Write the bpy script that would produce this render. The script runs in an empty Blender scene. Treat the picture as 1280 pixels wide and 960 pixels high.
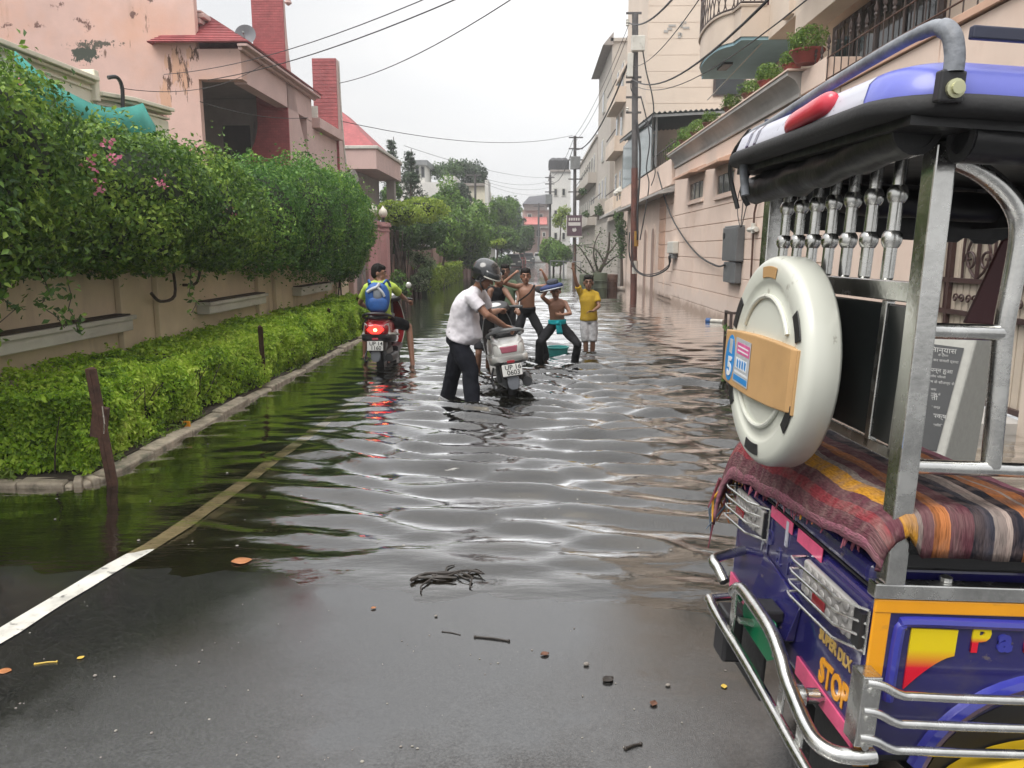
import bpy, bmesh, math, random
import numpy as np
from mathutils import Vector, Matrix, noise

random.seed(7); np.random.seed(7)
R = math.radians
SC = bpy.context.scene
COL = SC.collection

# ------------------------------------------------------------------ camera, sky, sun, exposure
CAM_H, FOC, PITCH, YAW = 1.62, 960.0, R(9.93), R(1.5)
cam_d = bpy.data.cameras.new('camera'); cam = bpy.data.objects.new('camera', cam_d); COL.objects.link(cam)
cam.location = (0, 0, CAM_H); cam.rotation_euler = (R(90) - PITCH, 0, YAW)
cam_d.sensor_width = 36.0; cam_d.lens = 36.0 * FOC / 1280.0
cam_d.clip_start = 0.05; cam_d.clip_end = 2000
SC.camera = cam

SUN_EL, SUN_AZ = 56.0, 222.0            # degrees; azimuth clockwise from +Y
world = bpy.data.worlds.new('World'); SC.world = world; world.use_nodes = True
wn, wl = world.node_tree.nodes, world.node_tree.links
wn.clear()
w_out = wn.new('ShaderNodeOutputWorld'); w_bg = wn.new('ShaderNodeBackground')
sky = wn.new('ShaderNodeTexSky'); sky.sky_type = 'NISHITA'; sky.sun_disc = False
sky.sun_elevation = R(SUN_EL); sky.sun_rotation = R(SUN_AZ); sky.air_density = 1.5; sky.dust_density = 4.0
w_tc = wn.new('ShaderNodeTexCoord'); w_sep = wn.new('ShaderNodeSeparateXYZ'); wl.new(w_tc.outputs['Generated'], w_sep.inputs[0])
w_map = wn.new('ShaderNodeMapping'); w_map.inputs['Scale'].default_value = (1.0, 1.0, 2.6); wl.new(w_tc.outputs['Generated'], w_map.inputs[0])
w_noise = wn.new('ShaderNodeTexNoise'); w_noise.inputs['Scale'].default_value = 2.3; w_noise.inputs['Detail'].default_value = 5; w_noise.inputs['Roughness'].default_value = 0.5
wl.new(w_map.outputs[0], w_noise.inputs['Vector'])
w_ramp = wn.new('ShaderNodeValToRGB')      # cloud tone, near white with faint warm and grey parts
w_ramp.color_ramp.elements[0].position = 0.30; w_ramp.color_ramp.elements[0].color = (0.85, 0.86, 0.885, 1)
w_ramp.color_ramp.elements[1].position = 0.68; w_ramp.color_ramp.elements[1].color = (1.0, 0.985, 0.97, 1)
wl.new(w_noise.outputs[0], w_ramp.inputs[0])
w_abs = wn.new('ShaderNodeMath'); w_abs.operation = 'MAXIMUM'; w_abs.inputs[1].default_value = 0.0; wl.new(w_sep.outputs['Z'], w_abs.inputs[0])
w_pow = wn.new('ShaderNodeMath'); w_pow.operation = 'POWER'; w_pow.inputs[1].default_value = 3.2; wl.new(w_abs.outputs[0], w_pow.inputs[0])
w_mad = wn.new('ShaderNodeMath'); w_mad.operation = 'MULTIPLY_ADD'; w_mad.inputs[1].default_value = 12.0; w_mad.inputs[2].default_value = 4.6   # an overcast sky is brighter overhead
wl.new(w_pow.outputs[0], w_mad.inputs[0])
w_dot = wn.new('ShaderNodeVectorMath'); w_dot.operation = 'DOT_PRODUCT'; w_dot.inputs[1].default_value = Vector((0.06, 0.955, 0.29)).normalized(); wl.new(w_tc.outputs['Generated'], w_dot.inputs[0])
w_dm = wn.new('ShaderNodeMath'); w_dm.operation = 'MAXIMUM'; w_dm.inputs[1].default_value = 0.0; wl.new(w_dot.outputs['Value'], w_dm.inputs[0])
w_dp = wn.new('ShaderNodeMath'); w_dp.operation = 'POWER'; w_dp.inputs[1].default_value = 30.0; wl.new(w_dm.outputs[0], w_dp.inputs[0])
w_gl = wn.new('ShaderNodeMath'); w_gl.operation = 'MULTIPLY_ADD'; w_gl.inputs[1].default_value = 1.8; wl.new(w_dp.outputs[0], w_gl.inputs[0]); wl.new(w_mad.outputs[0], w_gl.inputs[2])   # thinner cloud down the street
w_vm = wn.new('ShaderNodeVectorMath'); w_vm.operation = 'SCALE'; wl.new(w_ramp.outputs[0], w_vm.inputs[0]); wl.new(w_gl.outputs[0], w_vm.inputs['Scale'])
w_mix = wn.new('ShaderNodeMix'); w_mix.data_type = 'RGBA'; w_mix.inputs[0].default_value = 0.93
wl.new(sky.outputs[0], w_mix.inputs[6]); wl.new(w_vm.outputs[0], w_mix.inputs[7])
wl.new(w_mix.outputs[2], w_bg.inputs['Color']); w_bg.inputs['Strength'].default_value = 0.1
wl.new(w_bg.outputs[0], w_out.inputs['Surface'])

sun_d = bpy.data.lights.new('sun', 'SUN'); sun = bpy.data.objects.new('sun', sun_d); COL.objects.link(sun)
sun_d.energy = 1.5; sun_d.angle = R(38); sun_d.color = (1.0, 0.96, 0.9)
sun.rotation_euler = (R(90 - SUN_EL), 0, R(180 - SUN_AZ)); sun.location = (0, 0, 60)
SC.view_settings.view_transform = 'Standard'; SC.view_settings.look = 'None'
SC.view_settings.exposure = 1.02; SC.view_settings.gamma = 1.0; SC.view_settings.use_curve_mapping = False
SC.cycles.max_bounces = 8; SC.cycles.transparent_max_bounces = 12; SC.cycles.use_denoising = True
SC.cycles.caustics_reflective = False; SC.cycles.caustics_refractive = False

# ------------------------------------------------------------------ helpers
_cf = Vector((-math.sin(YAW) * math.cos(PITCH), math.cos(YAW) * math.cos(PITCH), -math.sin(PITCH)))
_cr = Vector((math.cos(YAW), math.sin(YAW), 0)); _cu = _cr.cross(_cf)
def at(px, py, y=None, x=None, z=None):
    """the place on a sight line where it meets a plane of the street (y, x or z in metres)"""
    d = _cf + _cr * ((px - 640) / FOC) + _cu * ((480 - py) / FOC)
    t = y / d.y if y is not None else x / d.x if x is not None else (z - CAM_H) / d.z
    return Vector((d.x * t, d.y * t, CAM_H + d.z * t))

def wmat(o):
    m = Matrix.Identity(4)
    while o is not None:
        m = o.matrix_basis @ m; o = o.parent
    return m

def tag(o, label=None, cat=None, group=None, kind=None):
    if label: o['label'] = label
    if cat: o['category'] = cat
    if group: o['group'] = group
    if kind: o['kind'] = kind
    return o

def thing(name, label, cat, loc=(0, 0, 0), rz=0.0, group=None):
    o = bpy.data.objects.new(name, None); COL.objects.link(o)
    o.location = loc; o.rotation_euler = (0, 0, rz); o.empty_display_size = 0.2
    return tag(o, label, cat, group)

def copy_tree(o, parent=None):
    c = o.copy(); COL.objects.link(c); c.parent = parent
    for ch in list(o.children):
        copy_tree(ch, c)
    return c

class MB:
    def __init__(s): s.v = []; s.f = []
    def add(s, vs, fs):
        b = len(s.v); s.v.extend([tuple(p) for p in vs]); s.f.extend([tuple(i + b for i in f) for f in fs]); return s
    def box(s, c, d, rot=None):
        x, y, z = d[0] / 2, d[1] / 2, d[2] / 2
        vs = [Vector(q) for q in ((-x, -y, -z), (x, -y, -z), (x, y, -z), (-x, y, -z), (-x, -y, z), (x, -y, z), (x, y, z), (-x, y, z))]
        if rot is not None: vs = [rot @ q for q in vs]
        c = Vector(c)
        return s.add([q + c for q in vs], [(0, 3, 2, 1), (4, 5, 6, 7), (0, 1, 5, 4), (1, 2, 6, 5), (2, 3, 7, 6), (3, 0, 4, 7)])
    def box2(s, a, b):
        lo = [min(a[i], b[i]) for i in range(3)]; hi = [max(a[i], b[i]) for i in range(3)]
        return s.box([(lo[i] + hi[i]) / 2 for i in range(3)], [hi[i] - lo[i] for i in range(3)])
    def hexa(s, b, t):      # 4 bottom points, 4 top points, counter-clockwise seen from above
        return s.add(list(b) + list(t), [(0, 3, 2, 1), (4, 5, 6, 7), (0, 1, 5, 4), (1, 2, 6, 5), (2, 3, 7, 6), (3, 0, 4, 7)])
    def loft(s, secs, cap=True, closed=False):
        n = len(secs[0]); vs = [p for q in secs for p in q]; fs = []; m = len(secs)
        for i in range(m if closed else m - 1):
            a, b = i * n, ((i + 1) % m) * n
            for j in range(n):
                k = (j + 1) % n; fs.append((a + j, a + k, b + k, b + j))
        if cap and not closed: fs.append(tuple(range(n - 1, -1, -1))); fs.append(tuple(range((m - 1) * n, m * n)))
        return s.add(vs, fs)
    def sheet(s, rows):     # open grid of points
        n = len(rows[0]); fs = []
        for i in range(len(rows) - 1):
            for j in range(n - 1): fs.append((i * n + j, i * n + j + 1, (i + 1) * n + j + 1, (i + 1) * n + j))
        return s.add([p for q in rows for p in q], fs)
    def tube(s, pts, r, n=8, closed=False, cap=True, flat=None):
        pts = [Vector(p) for p in pts]; m = len(pts); rs = r if isinstance(r, (list, tuple)) else [r] * m
        secs = []; up = None
        for i in range(m):
            a = pts[(i - 1) % m] if (closed or i) else pts[0]; b = pts[(i + 1) % m] if (closed or i < m - 1) else pts[-1]
            t = (b - a)
            t = t.normalized() if t.length > 1e-9 else Vector((0, 0, 1))
            if up is None: up = t.orthogonal().normalized()
            up = up - t * up.dot(t); up = up.normalized() if up.length > 1e-6 else t.orthogonal().normalized()
            w = t.cross(up); secs.append([pts[i] + (up * math.cos(2 * math.pi * k / n) + w * math.sin(2 * math.pi * k / n)) * rs[i] for k in range(n)])
        return s.loft(secs, cap, closed)
    def bar(s, p0, p1, w, h, up=(0, 0, 1)):   # rectangular bar, w across, h along up
        p0, p1, up = Vector(p0), Vector(p1), Vector(up); t = (p1 - p0).normalized(); sd = t.cross(up).normalized(); up = sd.cross(t).normalized()
        q = lambda p: [p - sd * w / 2 - up * h / 2, p + sd * w / 2 - up * h / 2, p + sd * w / 2 + up * h / 2, p - sd * w / 2 + up * h / 2]
        return s.loft([q(p0), q(p1)])
    def lathe(s, prof, o=(0, 0, 0), ax=(0, 0, 1), n=16):
        ax = Vector(ax).normalized(); a = ax.orthogonal().normalized(); b = ax.cross(a); o = Vector(o)
        secs = [[o + ax * h + (a * math.cos(2 * math.pi * k / n) + b * math.sin(2 * math.pi * k / n)) * max(r, 1e-4) for k in range(n)] for r, h in prof]
        return s.loft(secs)
    def ell(s, c, rad, rot=None, nu=14, nv=9):
        c = Vector(c); secs = []
        for i in range(nv + 1):
            th = math.pi * i / nv; st = max(math.sin(th), 1e-3)
            row = []
            for k in range(nu):
                q = Vector((rad[0] * st * math.cos(2 * math.pi * k / nu), rad[1] * st * math.sin(2 * math.pi * k / nu), -rad[2] * math.cos(th)))
                row.append(c + (rot @ q if rot is not None else q))
            secs.append(row)
        return s.loft(secs)
    def prism(s, poly, o, ux, uy, dv):
        o, ux, uy, dv = Vector(o), Vector(ux), Vector(uy), Vector(dv)
        a = [o + ux * p[0] + uy * p[1] for p in poly]; n = len(a)
        fs = [tuple(range(n - 1, -1, -1)), tuple(range(n, 2 * n))] + [(i, (i + 1) % n, n + (i + 1) % n, n + i) for i in range(n)]
        return s.add(a + [p + dv for p in a], fs)
    def limb(s, pts, rs, n=12):
        pts = [Vector(p) for p in pts]
        for i, p in enumerate(pts): s.ell(p, (rs[i],) * 3, None, n, 8)
        for i in range(len(pts) - 1):
            if (pts[i + 1] - pts[i]).length > 1e-4: s.tube([pts[i], pts[i + 1]], [rs[i], rs[i + 1]], n)
        return s
    def build(s, name, m, parent=None, smooth=False, bevel=0.0, world=True, seg=2, kind=None, label=None, recalc=True, angle=None):
        v = np.array(s.v, dtype=np.float64).reshape(-1, 3)
        if world and parent is not None:
            iv = np.array(wmat(parent).inverted()); v = v @ iv[:3, :3].T + iv[:3, 3]
        me = bpy.data.meshes.new(name); me.from_pydata(v.tolist(), [], s.f)
        if recalc:
            bm = bmesh.new(); bm.from_mesh(me); bmesh.ops.recalc_face_normals(bm, faces=bm.faces); bm.to_mesh(me); bm.free()
        o = bpy.data.objects.new(name, me); COL.objects.link(o); o.parent = parent
        if m is not None: me.materials.append(m)
        if smooth:
            me.polygons.foreach_set('use_smooth', [True] * len(me.polygons))
            me.set_sharp_from_angle(angle=R(angle or 40))
        if bevel > 0:
            b = o.modifiers.new('bevel', 'BEVEL'); b.width = bevel; b.segments = seg; b.limit_method = 'ANGLE'; b.angle_limit = R(35); b.harden_normals = False
        if kind: o['kind'] = kind
        if label: o['label'] = label
        return o

def arc(p0, p1, sag, n=14, side=(0, 0, -1)):     # a hanging line between two points
    p0, p1, side = Vector(p0), Vector(p1), Vector(side)
    return [p0.lerp(p1, i / n) + side * sag * 4 * (i / n) * (1 - i / n) for i in range(n + 1)]

def spline(pts, n=6):        # Catmull-Rom through the points
    pts = [Vector(p) for p in pts]; out = []
    for i in range(len(pts) - 1):
        p0 = pts[max(i - 1, 0)]; p1 = pts[i]; p2 = pts[i + 1]; p3 = pts[min(i + 2, len(pts) - 1)]
        for k in range(n):
            t = k / n
            out.append(0.5 * ((2 * p1) + (p2 - p0) * t + (2 * p0 - 5 * p1 + 4 * p2 - p3) * t * t + (3 * p1 - p0 - 3 * p2 + p3) * t ** 3))
    out.append(pts[-1]); return out

# ------------------------------------------------------------------ materials
MATS = {}
def mat(name, col, rough=0.6, metal=0.0, var=0.12, vscale=3.0, bump=0.0, bscale=60.0, stain=None, coat=0.0, emit=None, spec=0.5, rnd=0.0, coords='Object', rvar=0.0):
    if name in MATS: return MATS[name]
    m = bpy.data.materials.new(name); m.use_nodes = True; MATS[name] = m
    N, L = m.node_tree.nodes, m.node_tree.links; p = N['Principled BSDF']
    p.inputs['Roughness'].default_value = rough; p.inputs['Metallic'].default_value = metal
    p.inputs['Specular IOR Level'].default_value = spec; p.inputs['Coat Weight'].default_value = coat; p.inputs['Coat Roughness'].default_value = 0.08
    tc = N.new('ShaderNodeTexCoord'); co = tc.outputs[coords]
    n1 = N.new('ShaderNodeTexNoise'); n1.inputs['Scale'].default_value = vscale; n1.inputs['Detail'].default_value = 6; n1.inputs['Roughness'].default_value = 0.65; L.new(co, n1.inputs['Vector'])
    rp = N.new('ShaderNodeValToRGB'); rp.color_ramp.elements[0].position = 0.32; rp.color_ramp.elements[1].position = 0.68
    c = Vector(col)
    rp.color_ramp.elements[0].color = (*[max(0, x * (1 - var)) for x in c], 1); rp.color_ramp.elements[1].color = (*[min(1, x * (1 + var)) for x in c], 1)
    L.new(n1.outputs[0], rp.inputs[0]); out = rp.outputs[0]
    for st in (stain or []):      # (colour, lo, hi, scale xyz): marks with a shape of their own
        mp = N.new('ShaderNodeMapping'); mp.inputs['Scale'].default_value = st[3]; mp.inputs['Location'].default_value = (st[1] * 37, hi_off(st), 3.1); L.new(co, mp.inputs[0])
        n2 = N.new('ShaderNodeTexNoise'); n2.inputs['Scale'].default_value = 1.0; n2.inputs['Detail'].default_value = 8; n2.inputs['Roughness'].default_value = 0.6; L.new(mp.outputs[0], n2.inputs['Vector'])
        mr = N.new('ShaderNodeMapRange'); mr.inputs[1].default_value = st[1]; mr.inputs[2].default_value = st[2]; mr.inputs[4].default_value = st[4] if len(st) > 4 else 1.0; L.new(n2.outputs[0], mr.inputs[0])
        mx = N.new('ShaderNodeMix'); mx.data_type = 'RGBA'; L.new(mr.outputs[0], mx.inputs[0]); L.new(out, mx.inputs[6]); mx.inputs[7].default_value = (*st[0], 1); out = mx.outputs[2]
    if rnd > 0:
        oi = N.new('ShaderNodeObjectInfo'); mr = N.new('ShaderNodeMapRange'); mr.inputs[3].default_value = 1 - rnd; mr.inputs[4].default_value = 1 + rnd; L.new(oi.outputs['Random'], mr.inputs[0])
        vm = N.new('ShaderNodeVectorMath'); vm.operation = 'SCALE'; L.new(out, vm.inputs[0]); L.new(mr.outputs[0], vm.inputs['Scale']); out = vm.outputs[0]
    L.new(out, p.inputs['Base Color'])
    if rvar > 0:
        mr = N.new('ShaderNodeMapRange'); mr.inputs[1].default_value = 0.3; mr.inputs[2].default_value = 0.7; mr.inputs[3].default_value = max(0.02, rough - rvar); mr.inputs[4].default_value = min(1, rough + rvar); L.new(n1.outputs[0], mr.inputs[0]); L.new(mr.outputs[0], p.inputs['Roughness'])
    if bump > 0:
        n3 = N.new('ShaderNodeTexNoise'); n3.inputs['Scale'].default_value = bscale; n3.inputs['Detail'].default_value = 5; L.new(co, n3.inputs['Vector'])
        bp = N.new('ShaderNodeBump'); bp.inputs['Strength'].default_value = bump; bp.inputs['Distance'].default_value = 0.01; L.new(n3.outputs[0], bp.inputs['Height']); L.new(bp.outputs[0], p.inputs['Normal'])
    if emit:
        p.inputs['Emission Color'].default_value = (*emit[0], 1); p.inputs['Emission Strength'].default_value = emit[1]
    return m
def hi_off(st): return st[2] * 11.7 + st[3][0]

def leaf_mat(name, cols, trans=0.25, rough=0.45):
    if name in MATS: return MATS[name]
    m = bpy.data.materials.new(name); m.use_nodes = True; MATS[name] = m
    N, L = m.node_tree.nodes, m.node_tree.links; p = N['Principled BSDF']; p.inputs['Roughness'].default_value = rough; p.inputs['Specular IOR Level'].default_value = 0.35
    g = N.new('ShaderNodeNewGeometry'); rp = N.new('ShaderNodeValToRGB'); rp.color_ramp.interpolation = 'LINEAR'
    els = rp.color_ramp.elements; els[0].color = (*cols[0], 1); els[1].color = (*cols[-1], 1)
    for i, c in enumerate(cols[1:-1]): els.new((i + 1) / (len(cols) - 1)).color = (*c, 1)
    # leaf by leaf, and in patches of younger and older growth
    tc = N.new('ShaderNodeTexCoord'); nz = N.new('ShaderNodeTexNoise'); nz.inputs['Scale'].default_value = 1.6; nz.inputs['Detail'].default_value = 3; L.new(tc.outputs['Object'], nz.inputs['Vector'])
    ma = N.new('ShaderNodeMath'); ma.operation = 'MULTIPLY_ADD'; ma.inputs[1].default_value = 1.6; ma.inputs[2].default_value = -0.55; L.new(nz.outputs[0], ma.inputs[0])
    mm = N.new('ShaderNodeMath'); mm.operation = 'MULTIPLY_ADD'; mm.inputs[1].default_value = 0.6; L.new(g.outputs['Random Per Island'], mm.inputs[0]); L.new(ma.outputs[0], mm.inputs[2])
    L.new(mm.outputs[0], rp.inputs[0])
    L.new(rp.outputs[0], p.inputs['Base Color'])
    t = N.new('ShaderNodeBsdfTranslucent'); L.new(rp.outputs[0], t.inputs['Color']); mx = N.new('ShaderNodeMixShader'); mx.inputs[0].default_value = trans
    L.new(p.outputs[0], mx.inputs[1]); L.new(t.outputs[0], mx.inputs[2]); L.new(mx.outputs[0], N['Material Output'].inputs['Surface'])
    return m

def leaves(name, P, Nn, size, m, parent, aspect=0.55, kind=None, world=True, droop=0.25, jitter=0.7, label=None):
    """many small pointed leaves, each two folded faces, as one mesh; P positions, Nn outward directions"""
    P = np.asarray(P, float); Nn = np.asarray(Nn, float); n = len(P)
    Nn = Nn + np.random.normal(0, jitter, (n, 3)); Nn /= np.linalg.norm(Nn, axis=1)[:, None] + 1e-9
    a = np.random.normal(0, 1, (n, 3)); a[:, 2] -= droop * 2; a -= (a * Nn).sum(1)[:, None] * Nn; a /= np.linalg.norm(a, axis=1)[:, None] + 1e-9
    b = np.cross(Nn, a); sz = size * np.random.uniform(0.6, 1.25, n)[:, None]; w = sz * aspect * 0.5
    v = np.empty((n, 4, 3)); v[:, 0] = P - a * sz * 0.5; v[:, 1] = P + b * w + Nn * w * 0.35; v[:, 2] = P + a * sz * 0.5 - Nn * sz * 0.12; v[:, 3] = P - b * w + Nn * w * 0.35
    v = v.reshape(-1, 3)
    if world and parent is not None:
        iv = np.array(wmat(parent).inverted()); v = v @ iv[:3, :3].T + iv[:3, 3]
    me = bpy.data.meshes.new(name); me.vertices.add(n * 4); me.vertices.foreach_set('co', v.ravel())
    base = np.arange(n)[:, None] * 4
    idx = np.concatenate([base + [0, 1, 2], base + [0, 2, 3]], 1).ravel()
    me.loops.add(n * 6); me.loops.foreach_set('vertex_index', idx.astype(np.int32))
    me.polygons.add(n * 2); me.polygons.foreach_set('loop_start', np.arange(0, n * 6, 3, dtype=np.int32)); me.polygons.foreach_set('loop_total', np.full(n * 2, 3, dtype=np.int32))
    me.update(calc_edges=True); me.materials.append(m)
    o = bpy.data.objects.new(name, me); COL.objects.link(o); o.parent = parent
    o['kind'] = kind or 'stuff'
    if label: o['label'] = label
    return o

def blob_points(blobs, dens, inner=0.35, seed=1, lump=0.18, lfreq=2.2):
    """points in the outer shell of lumpy ellipsoids (centre, radii), none deep inside a neighbour"""
    rg = np.random.default_rng(seed); PP = []; NN = []
    for i, (c, r) in enumerate(blobs):
        c = np.array(c, float); r = np.array(r, float); area = 4 * math.pi * ((r[0] * r[1]) ** 1.6 / 3 + (r[0] * r[2]) ** 1.6 / 3 + (r[1] * r[2]) ** 1.6 / 3) ** (1 / 1.6)
        n = max(8, int(area * dens)); d = rg.normal(0, 1, (n, 3)); d /= np.linalg.norm(d, axis=1)[:, None]
        lf = np.array([noise.noise(Vector((q * r + c) * lfreq) + Vector((i * 3.1, 0, 0))) for q in d])
        lf2 = np.array([noise.noise(Vector((q * r + c) * lfreq * 2.9)) for q in d])
        rad = (1 + lump * lf * 1.6 + lump * 0.7 * lf2) * (1 - inner * rg.random(n) ** 2.2)
        p = c + d * r * rad[:, None]; nn = d / r; nn /= np.linalg.norm(nn, axis=1)[:, None]
        keep = np.ones(n, bool)
        for j, (c2, r2) in enumerate(blobs):
            if j != i: keep &= (((p - np.array(c2)) / np.array(r2)) ** 2).sum(1) > 0.55
        PP.append(p[keep]); NN.append(nn[keep])
    return np.concatenate(PP), np.concatenate(NN)

STEEL = mat('stainless_steel', (0.62, 0.62, 0.60), rough=0.24, metal=1.0, var=0.18, vscale=14, rvar=0.10, bump=0.05, bscale=90)
BARK = mat('bark', (0.07, 0.052, 0.04), rough=0.9, var=0.4, vscale=18, bump=0.8, bscale=40)
RUST = mat('rusty_iron', (0.09, 0.045, 0.03), rough=0.8, var=0.5, vscale=12, bump=0.4, bscale=70)
BLACKP = mat('black_plastic', (0.018, 0.018, 0.02), rough=0.42, var=0.25, bump=0.04, bscale=120)
RUBBER = mat('black_rubber', (0.02, 0.02, 0.021), rough=0.75, var=0.3, bump=0.2, bscale=80)
WIRE = mat('black_cable', (0.03, 0.03, 0.032), rough=0.6)
GREYM = mat('grey_painted_metal', (0.2, 0.21, 0.215), rough=0.5, var=0.2, bump=0.05)
DARKGLASS = mat('dark_window_glass', (0.02, 0.024, 0.026), rough=0.08, var=0.3, vscale=1.5, spec=0.6)
SKIN = mat('brown_skin', (0.23, 0.115, 0.07), rough=0.5, var=0.10, vscale=9, bump=0.03, bscale=200)
# ------------------------------------------------------------------ road, water, kerb
def road_z(x, y):
    y = np.asarray(y, float); x = np.asarray(x, float)
    s = 0.05 * np.sin(x * 1.3 + 0.4) + 0.12 * np.sin(x * 0.62 + 1.0)
    z = -0.027 * (y - 3.55 + s * 1.6)
    z = np.where(z > 0, z * 0.7, z)
    z = np.maximum(z, -0.20 - 0.0 * y); z = np.minimum(z, 0.05)
    z = np.where(y > 100, np.minimum(-0.20 + (y - 100) * 0.005, 0.4), z)
    return z + 0.0016 * np.sin(x * 7.1 + y * 3.3) * np.cos(y * 6.2 - x * 2.2) + 0.001 * np.sin(x * 17.0 - y * 13.0)

def grid_mesh(name, xs, ys, zf, m, kind):
    X, Y = np.meshgrid(xs, ys); Z = zf(X, Y); v = np.stack([X, Y, Z], -1).reshape(-1, 3); nx, ny = len(xs), len(ys)
    i = (np.arange(ny - 1)[:, None] * nx + np.arange(nx - 1)[None]).ravel()
    f = np.stack([i, i + 1, i + nx + 1, i + nx], 1).astype(np.int32); k = len(f)
    me = bpy.data.meshes.new(name); me.vertices.add(len(v)); me.vertices.foreach_set('co', v.ravel())
    me.loops.add(k * 4); me.loops.foreach_set('vertex_index', f.ravel()); me.polygons.add(k)
    me.polygons.foreach_set('loop_start', np.arange(0, k * 4, 4, dtype=np.int32)); me.polygons.foreach_set('loop_total', np.full(k, 4, dtype=np.int32))
    me.update(calc_edges=True); me.polygons.foreach_set('use_smooth', [True] * k); me.materials.append(m)
    o = bpy.data.objects.new(name, me); COL.objects.link(o); o['kind'] = kind; return o, v

def asphalt():
    m = bpy.data.materials.new('wet_asphalt'); m.use_nodes = True; N, L = m.node_tree.nodes, m.node_tree.links; p = N['Principled BSDF']
    tc = N.new('ShaderNodeTexCoord')
    big = N.new('ShaderNodeTexNoise'); big.inputs['Scale'].default_value = 0.9; big.inputs['Detail'].default_value = 7; big.inputs['Roughness'].default_value = 0.62; L.new(tc.outputs['Object'], big.inputs[0])
    fine = N.new('ShaderNodeTexNoise'); fine.inputs['Scale'].default_value = 170; fine.inputs['Detail'].default_value = 6; fine.inputs['Roughness'].default_value = 0.75; L.new(tc.outputs['Object'], fine.inputs[0])
    vor = N.new('ShaderNodeTexVoronoi'); vor.inputs['Scale'].default_value = 150; L.new(tc.outputs['Object'], vor.inputs[0])
    rc = N.new('ShaderNodeValToRGB'); rc.color_ramp.elements[0].color = (0.006, 0.006, 0.0065, 1); rc.color_ramp.elements[1].color = (0.034, 0.034, 0.033, 1)
    L.new(vor.outputs['Color'], rc.inputs[0])
    # pale grit here and there
    grit = N.new('ShaderNodeTexVoronoi'); grit.inputs['Scale'].default_value = 38; L.new(tc.outputs['Object'], grit.inputs[0])
    gm = N.new('ShaderNodeMapRange'); gm.inputs[1].default_value = 0.09; gm.inputs[2].default_value = 0.05; L.new(grit.outputs['Distance'], gm.inputs[0])
    sp = N.new('ShaderNodeSeparateColor'); L.new(grit.outputs['Color'], sp.inputs[0])
    gt = N.new('ShaderNodeMath'); gt.operation = 'GREATER_THAN'; gt.inputs[1].default_value = 0.955; L.new(sp.outputs[0], gt.inputs[0])
    gmul = N.new('ShaderNodeMath'); gmul.operation = 'MULTIPLY'; L.new(gm.outputs[0], gmul.inputs[0]); L.new(gt.outputs[0], gmul.inputs[1])
    mx = N.new('ShaderNodeMix'); mx.data_type = 'RGBA'; L.new(gmul.outputs[0], mx.inputs[0]); L.new(rc.outputs[0], mx.inputs[6]); mx.inputs[7].default_value = (0.15, 0.135, 0.115, 1)
    L.new(mx.outputs[2], p.inputs['Base Color'])
    rr = N.new('ShaderNodeMapRange'); rr.inputs[1].default_value = 0.40; rr.inputs[2].default_value = 0.60; rr.inputs[3].default_value = 0.05; rr.inputs[4].default_value = 0.30; L.new(big.outputs[0], rr.inputs[0])
    sx = N.new('ShaderNodeSeparateXYZ'); L.new(tc.outputs['Object'], sx.inputs[0]); wt = N.new('ShaderNodeMath'); wt.operation = 'MULTIPLY_ADD'; wt.inputs[1].default_value = 1.5; L.new(big.outputs[0], wt.inputs[0]); L.new(sx.outputs['Y'], wt.inputs[2])
    wr = N.new('ShaderNodeMapRange'); wr.interpolation_type = 'SMOOTHSTEP'; wr.inputs[1].default_value = 2.5; wr.inputs[2].default_value = 3.9; wr.inputs[3].default_value = 1.0; wr.inputs[4].default_value = 0.13; L.new(wt.outputs[0], wr.inputs[0])   # a film of water lies towards the flood's edge
    rm = N.new('ShaderNodeMath'); rm.operation = 'MULTIPLY'; L.new(rr.outputs[0], rm.inputs[0]); L.new(wr.outputs[0], rm.inputs[1]); L.new(rm.outputs[0], p.inputs['Roughness'])
    p.inputs['IOR'].default_value = 2.35
    # stones standing out of the film shine less than the film; under the flood there is no film at all
    gn = N.new('ShaderNodeTexNoise'); gn.inputs['Scale'].default_value = 85; gn.inputs['Detail'].default_value = 6; gn.inputs['Roughness'].default_value = 0.8; L.new(tc.outputs['Object'], gn.inputs[0])
    gr_ = N.new('ShaderNodeMapRange'); gr_.inputs[1].default_value = 0.44; gr_.inputs[2].default_value = 0.56; gr_.inputs[3].default_value = 0.13; gr_.inputs[4].default_value = 0.66; L.new(gn.outputs[0], gr_.inputs[0])
    pb = N.new('ShaderNodeMapRange'); pb.inputs[1].default_value = 0.40; pb.inputs[2].default_value = 0.60; pb.inputs[3].default_value = 0.12; pb.inputs[4].default_value = 0.9; L.new(big.outputs[0], pb.inputs[0])
    pw_ = N.new('ShaderNodeMath'); pw_.operation = 'MULTIPLY'; L.new(pb.outputs[0], pw_.inputs[0]); L.new(wr.outputs[0], pw_.inputs[1])
    sm_ = N.new('ShaderNodeMix'); sm_.data_type = 'FLOAT'; sm_.inputs[2].default_value = 0.5; L.new(pw_.outputs[0], sm_.inputs[0]); L.new(gr_.outputs[0], sm_.inputs[3])
    uw = N.new('ShaderNodeMapRange'); uw.inputs[1].default_value = 3.9; uw.inputs[2].default_value = 5.0; uw.inputs[3].default_value = 1.0; uw.inputs[4].default_value = 0.04; L.new(sx.outputs['Y'], uw.inputs[0])
    sf_ = N.new('ShaderNodeMath'); sf_.operation = 'MULTIPLY'; L.new(sm_.outputs[0], sf_.inputs[0]); L.new(uw.outputs[0], sf_.inputs[1]); L.new(sf_.outputs[0], p.inputs['Specular IOR Level'])
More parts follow.
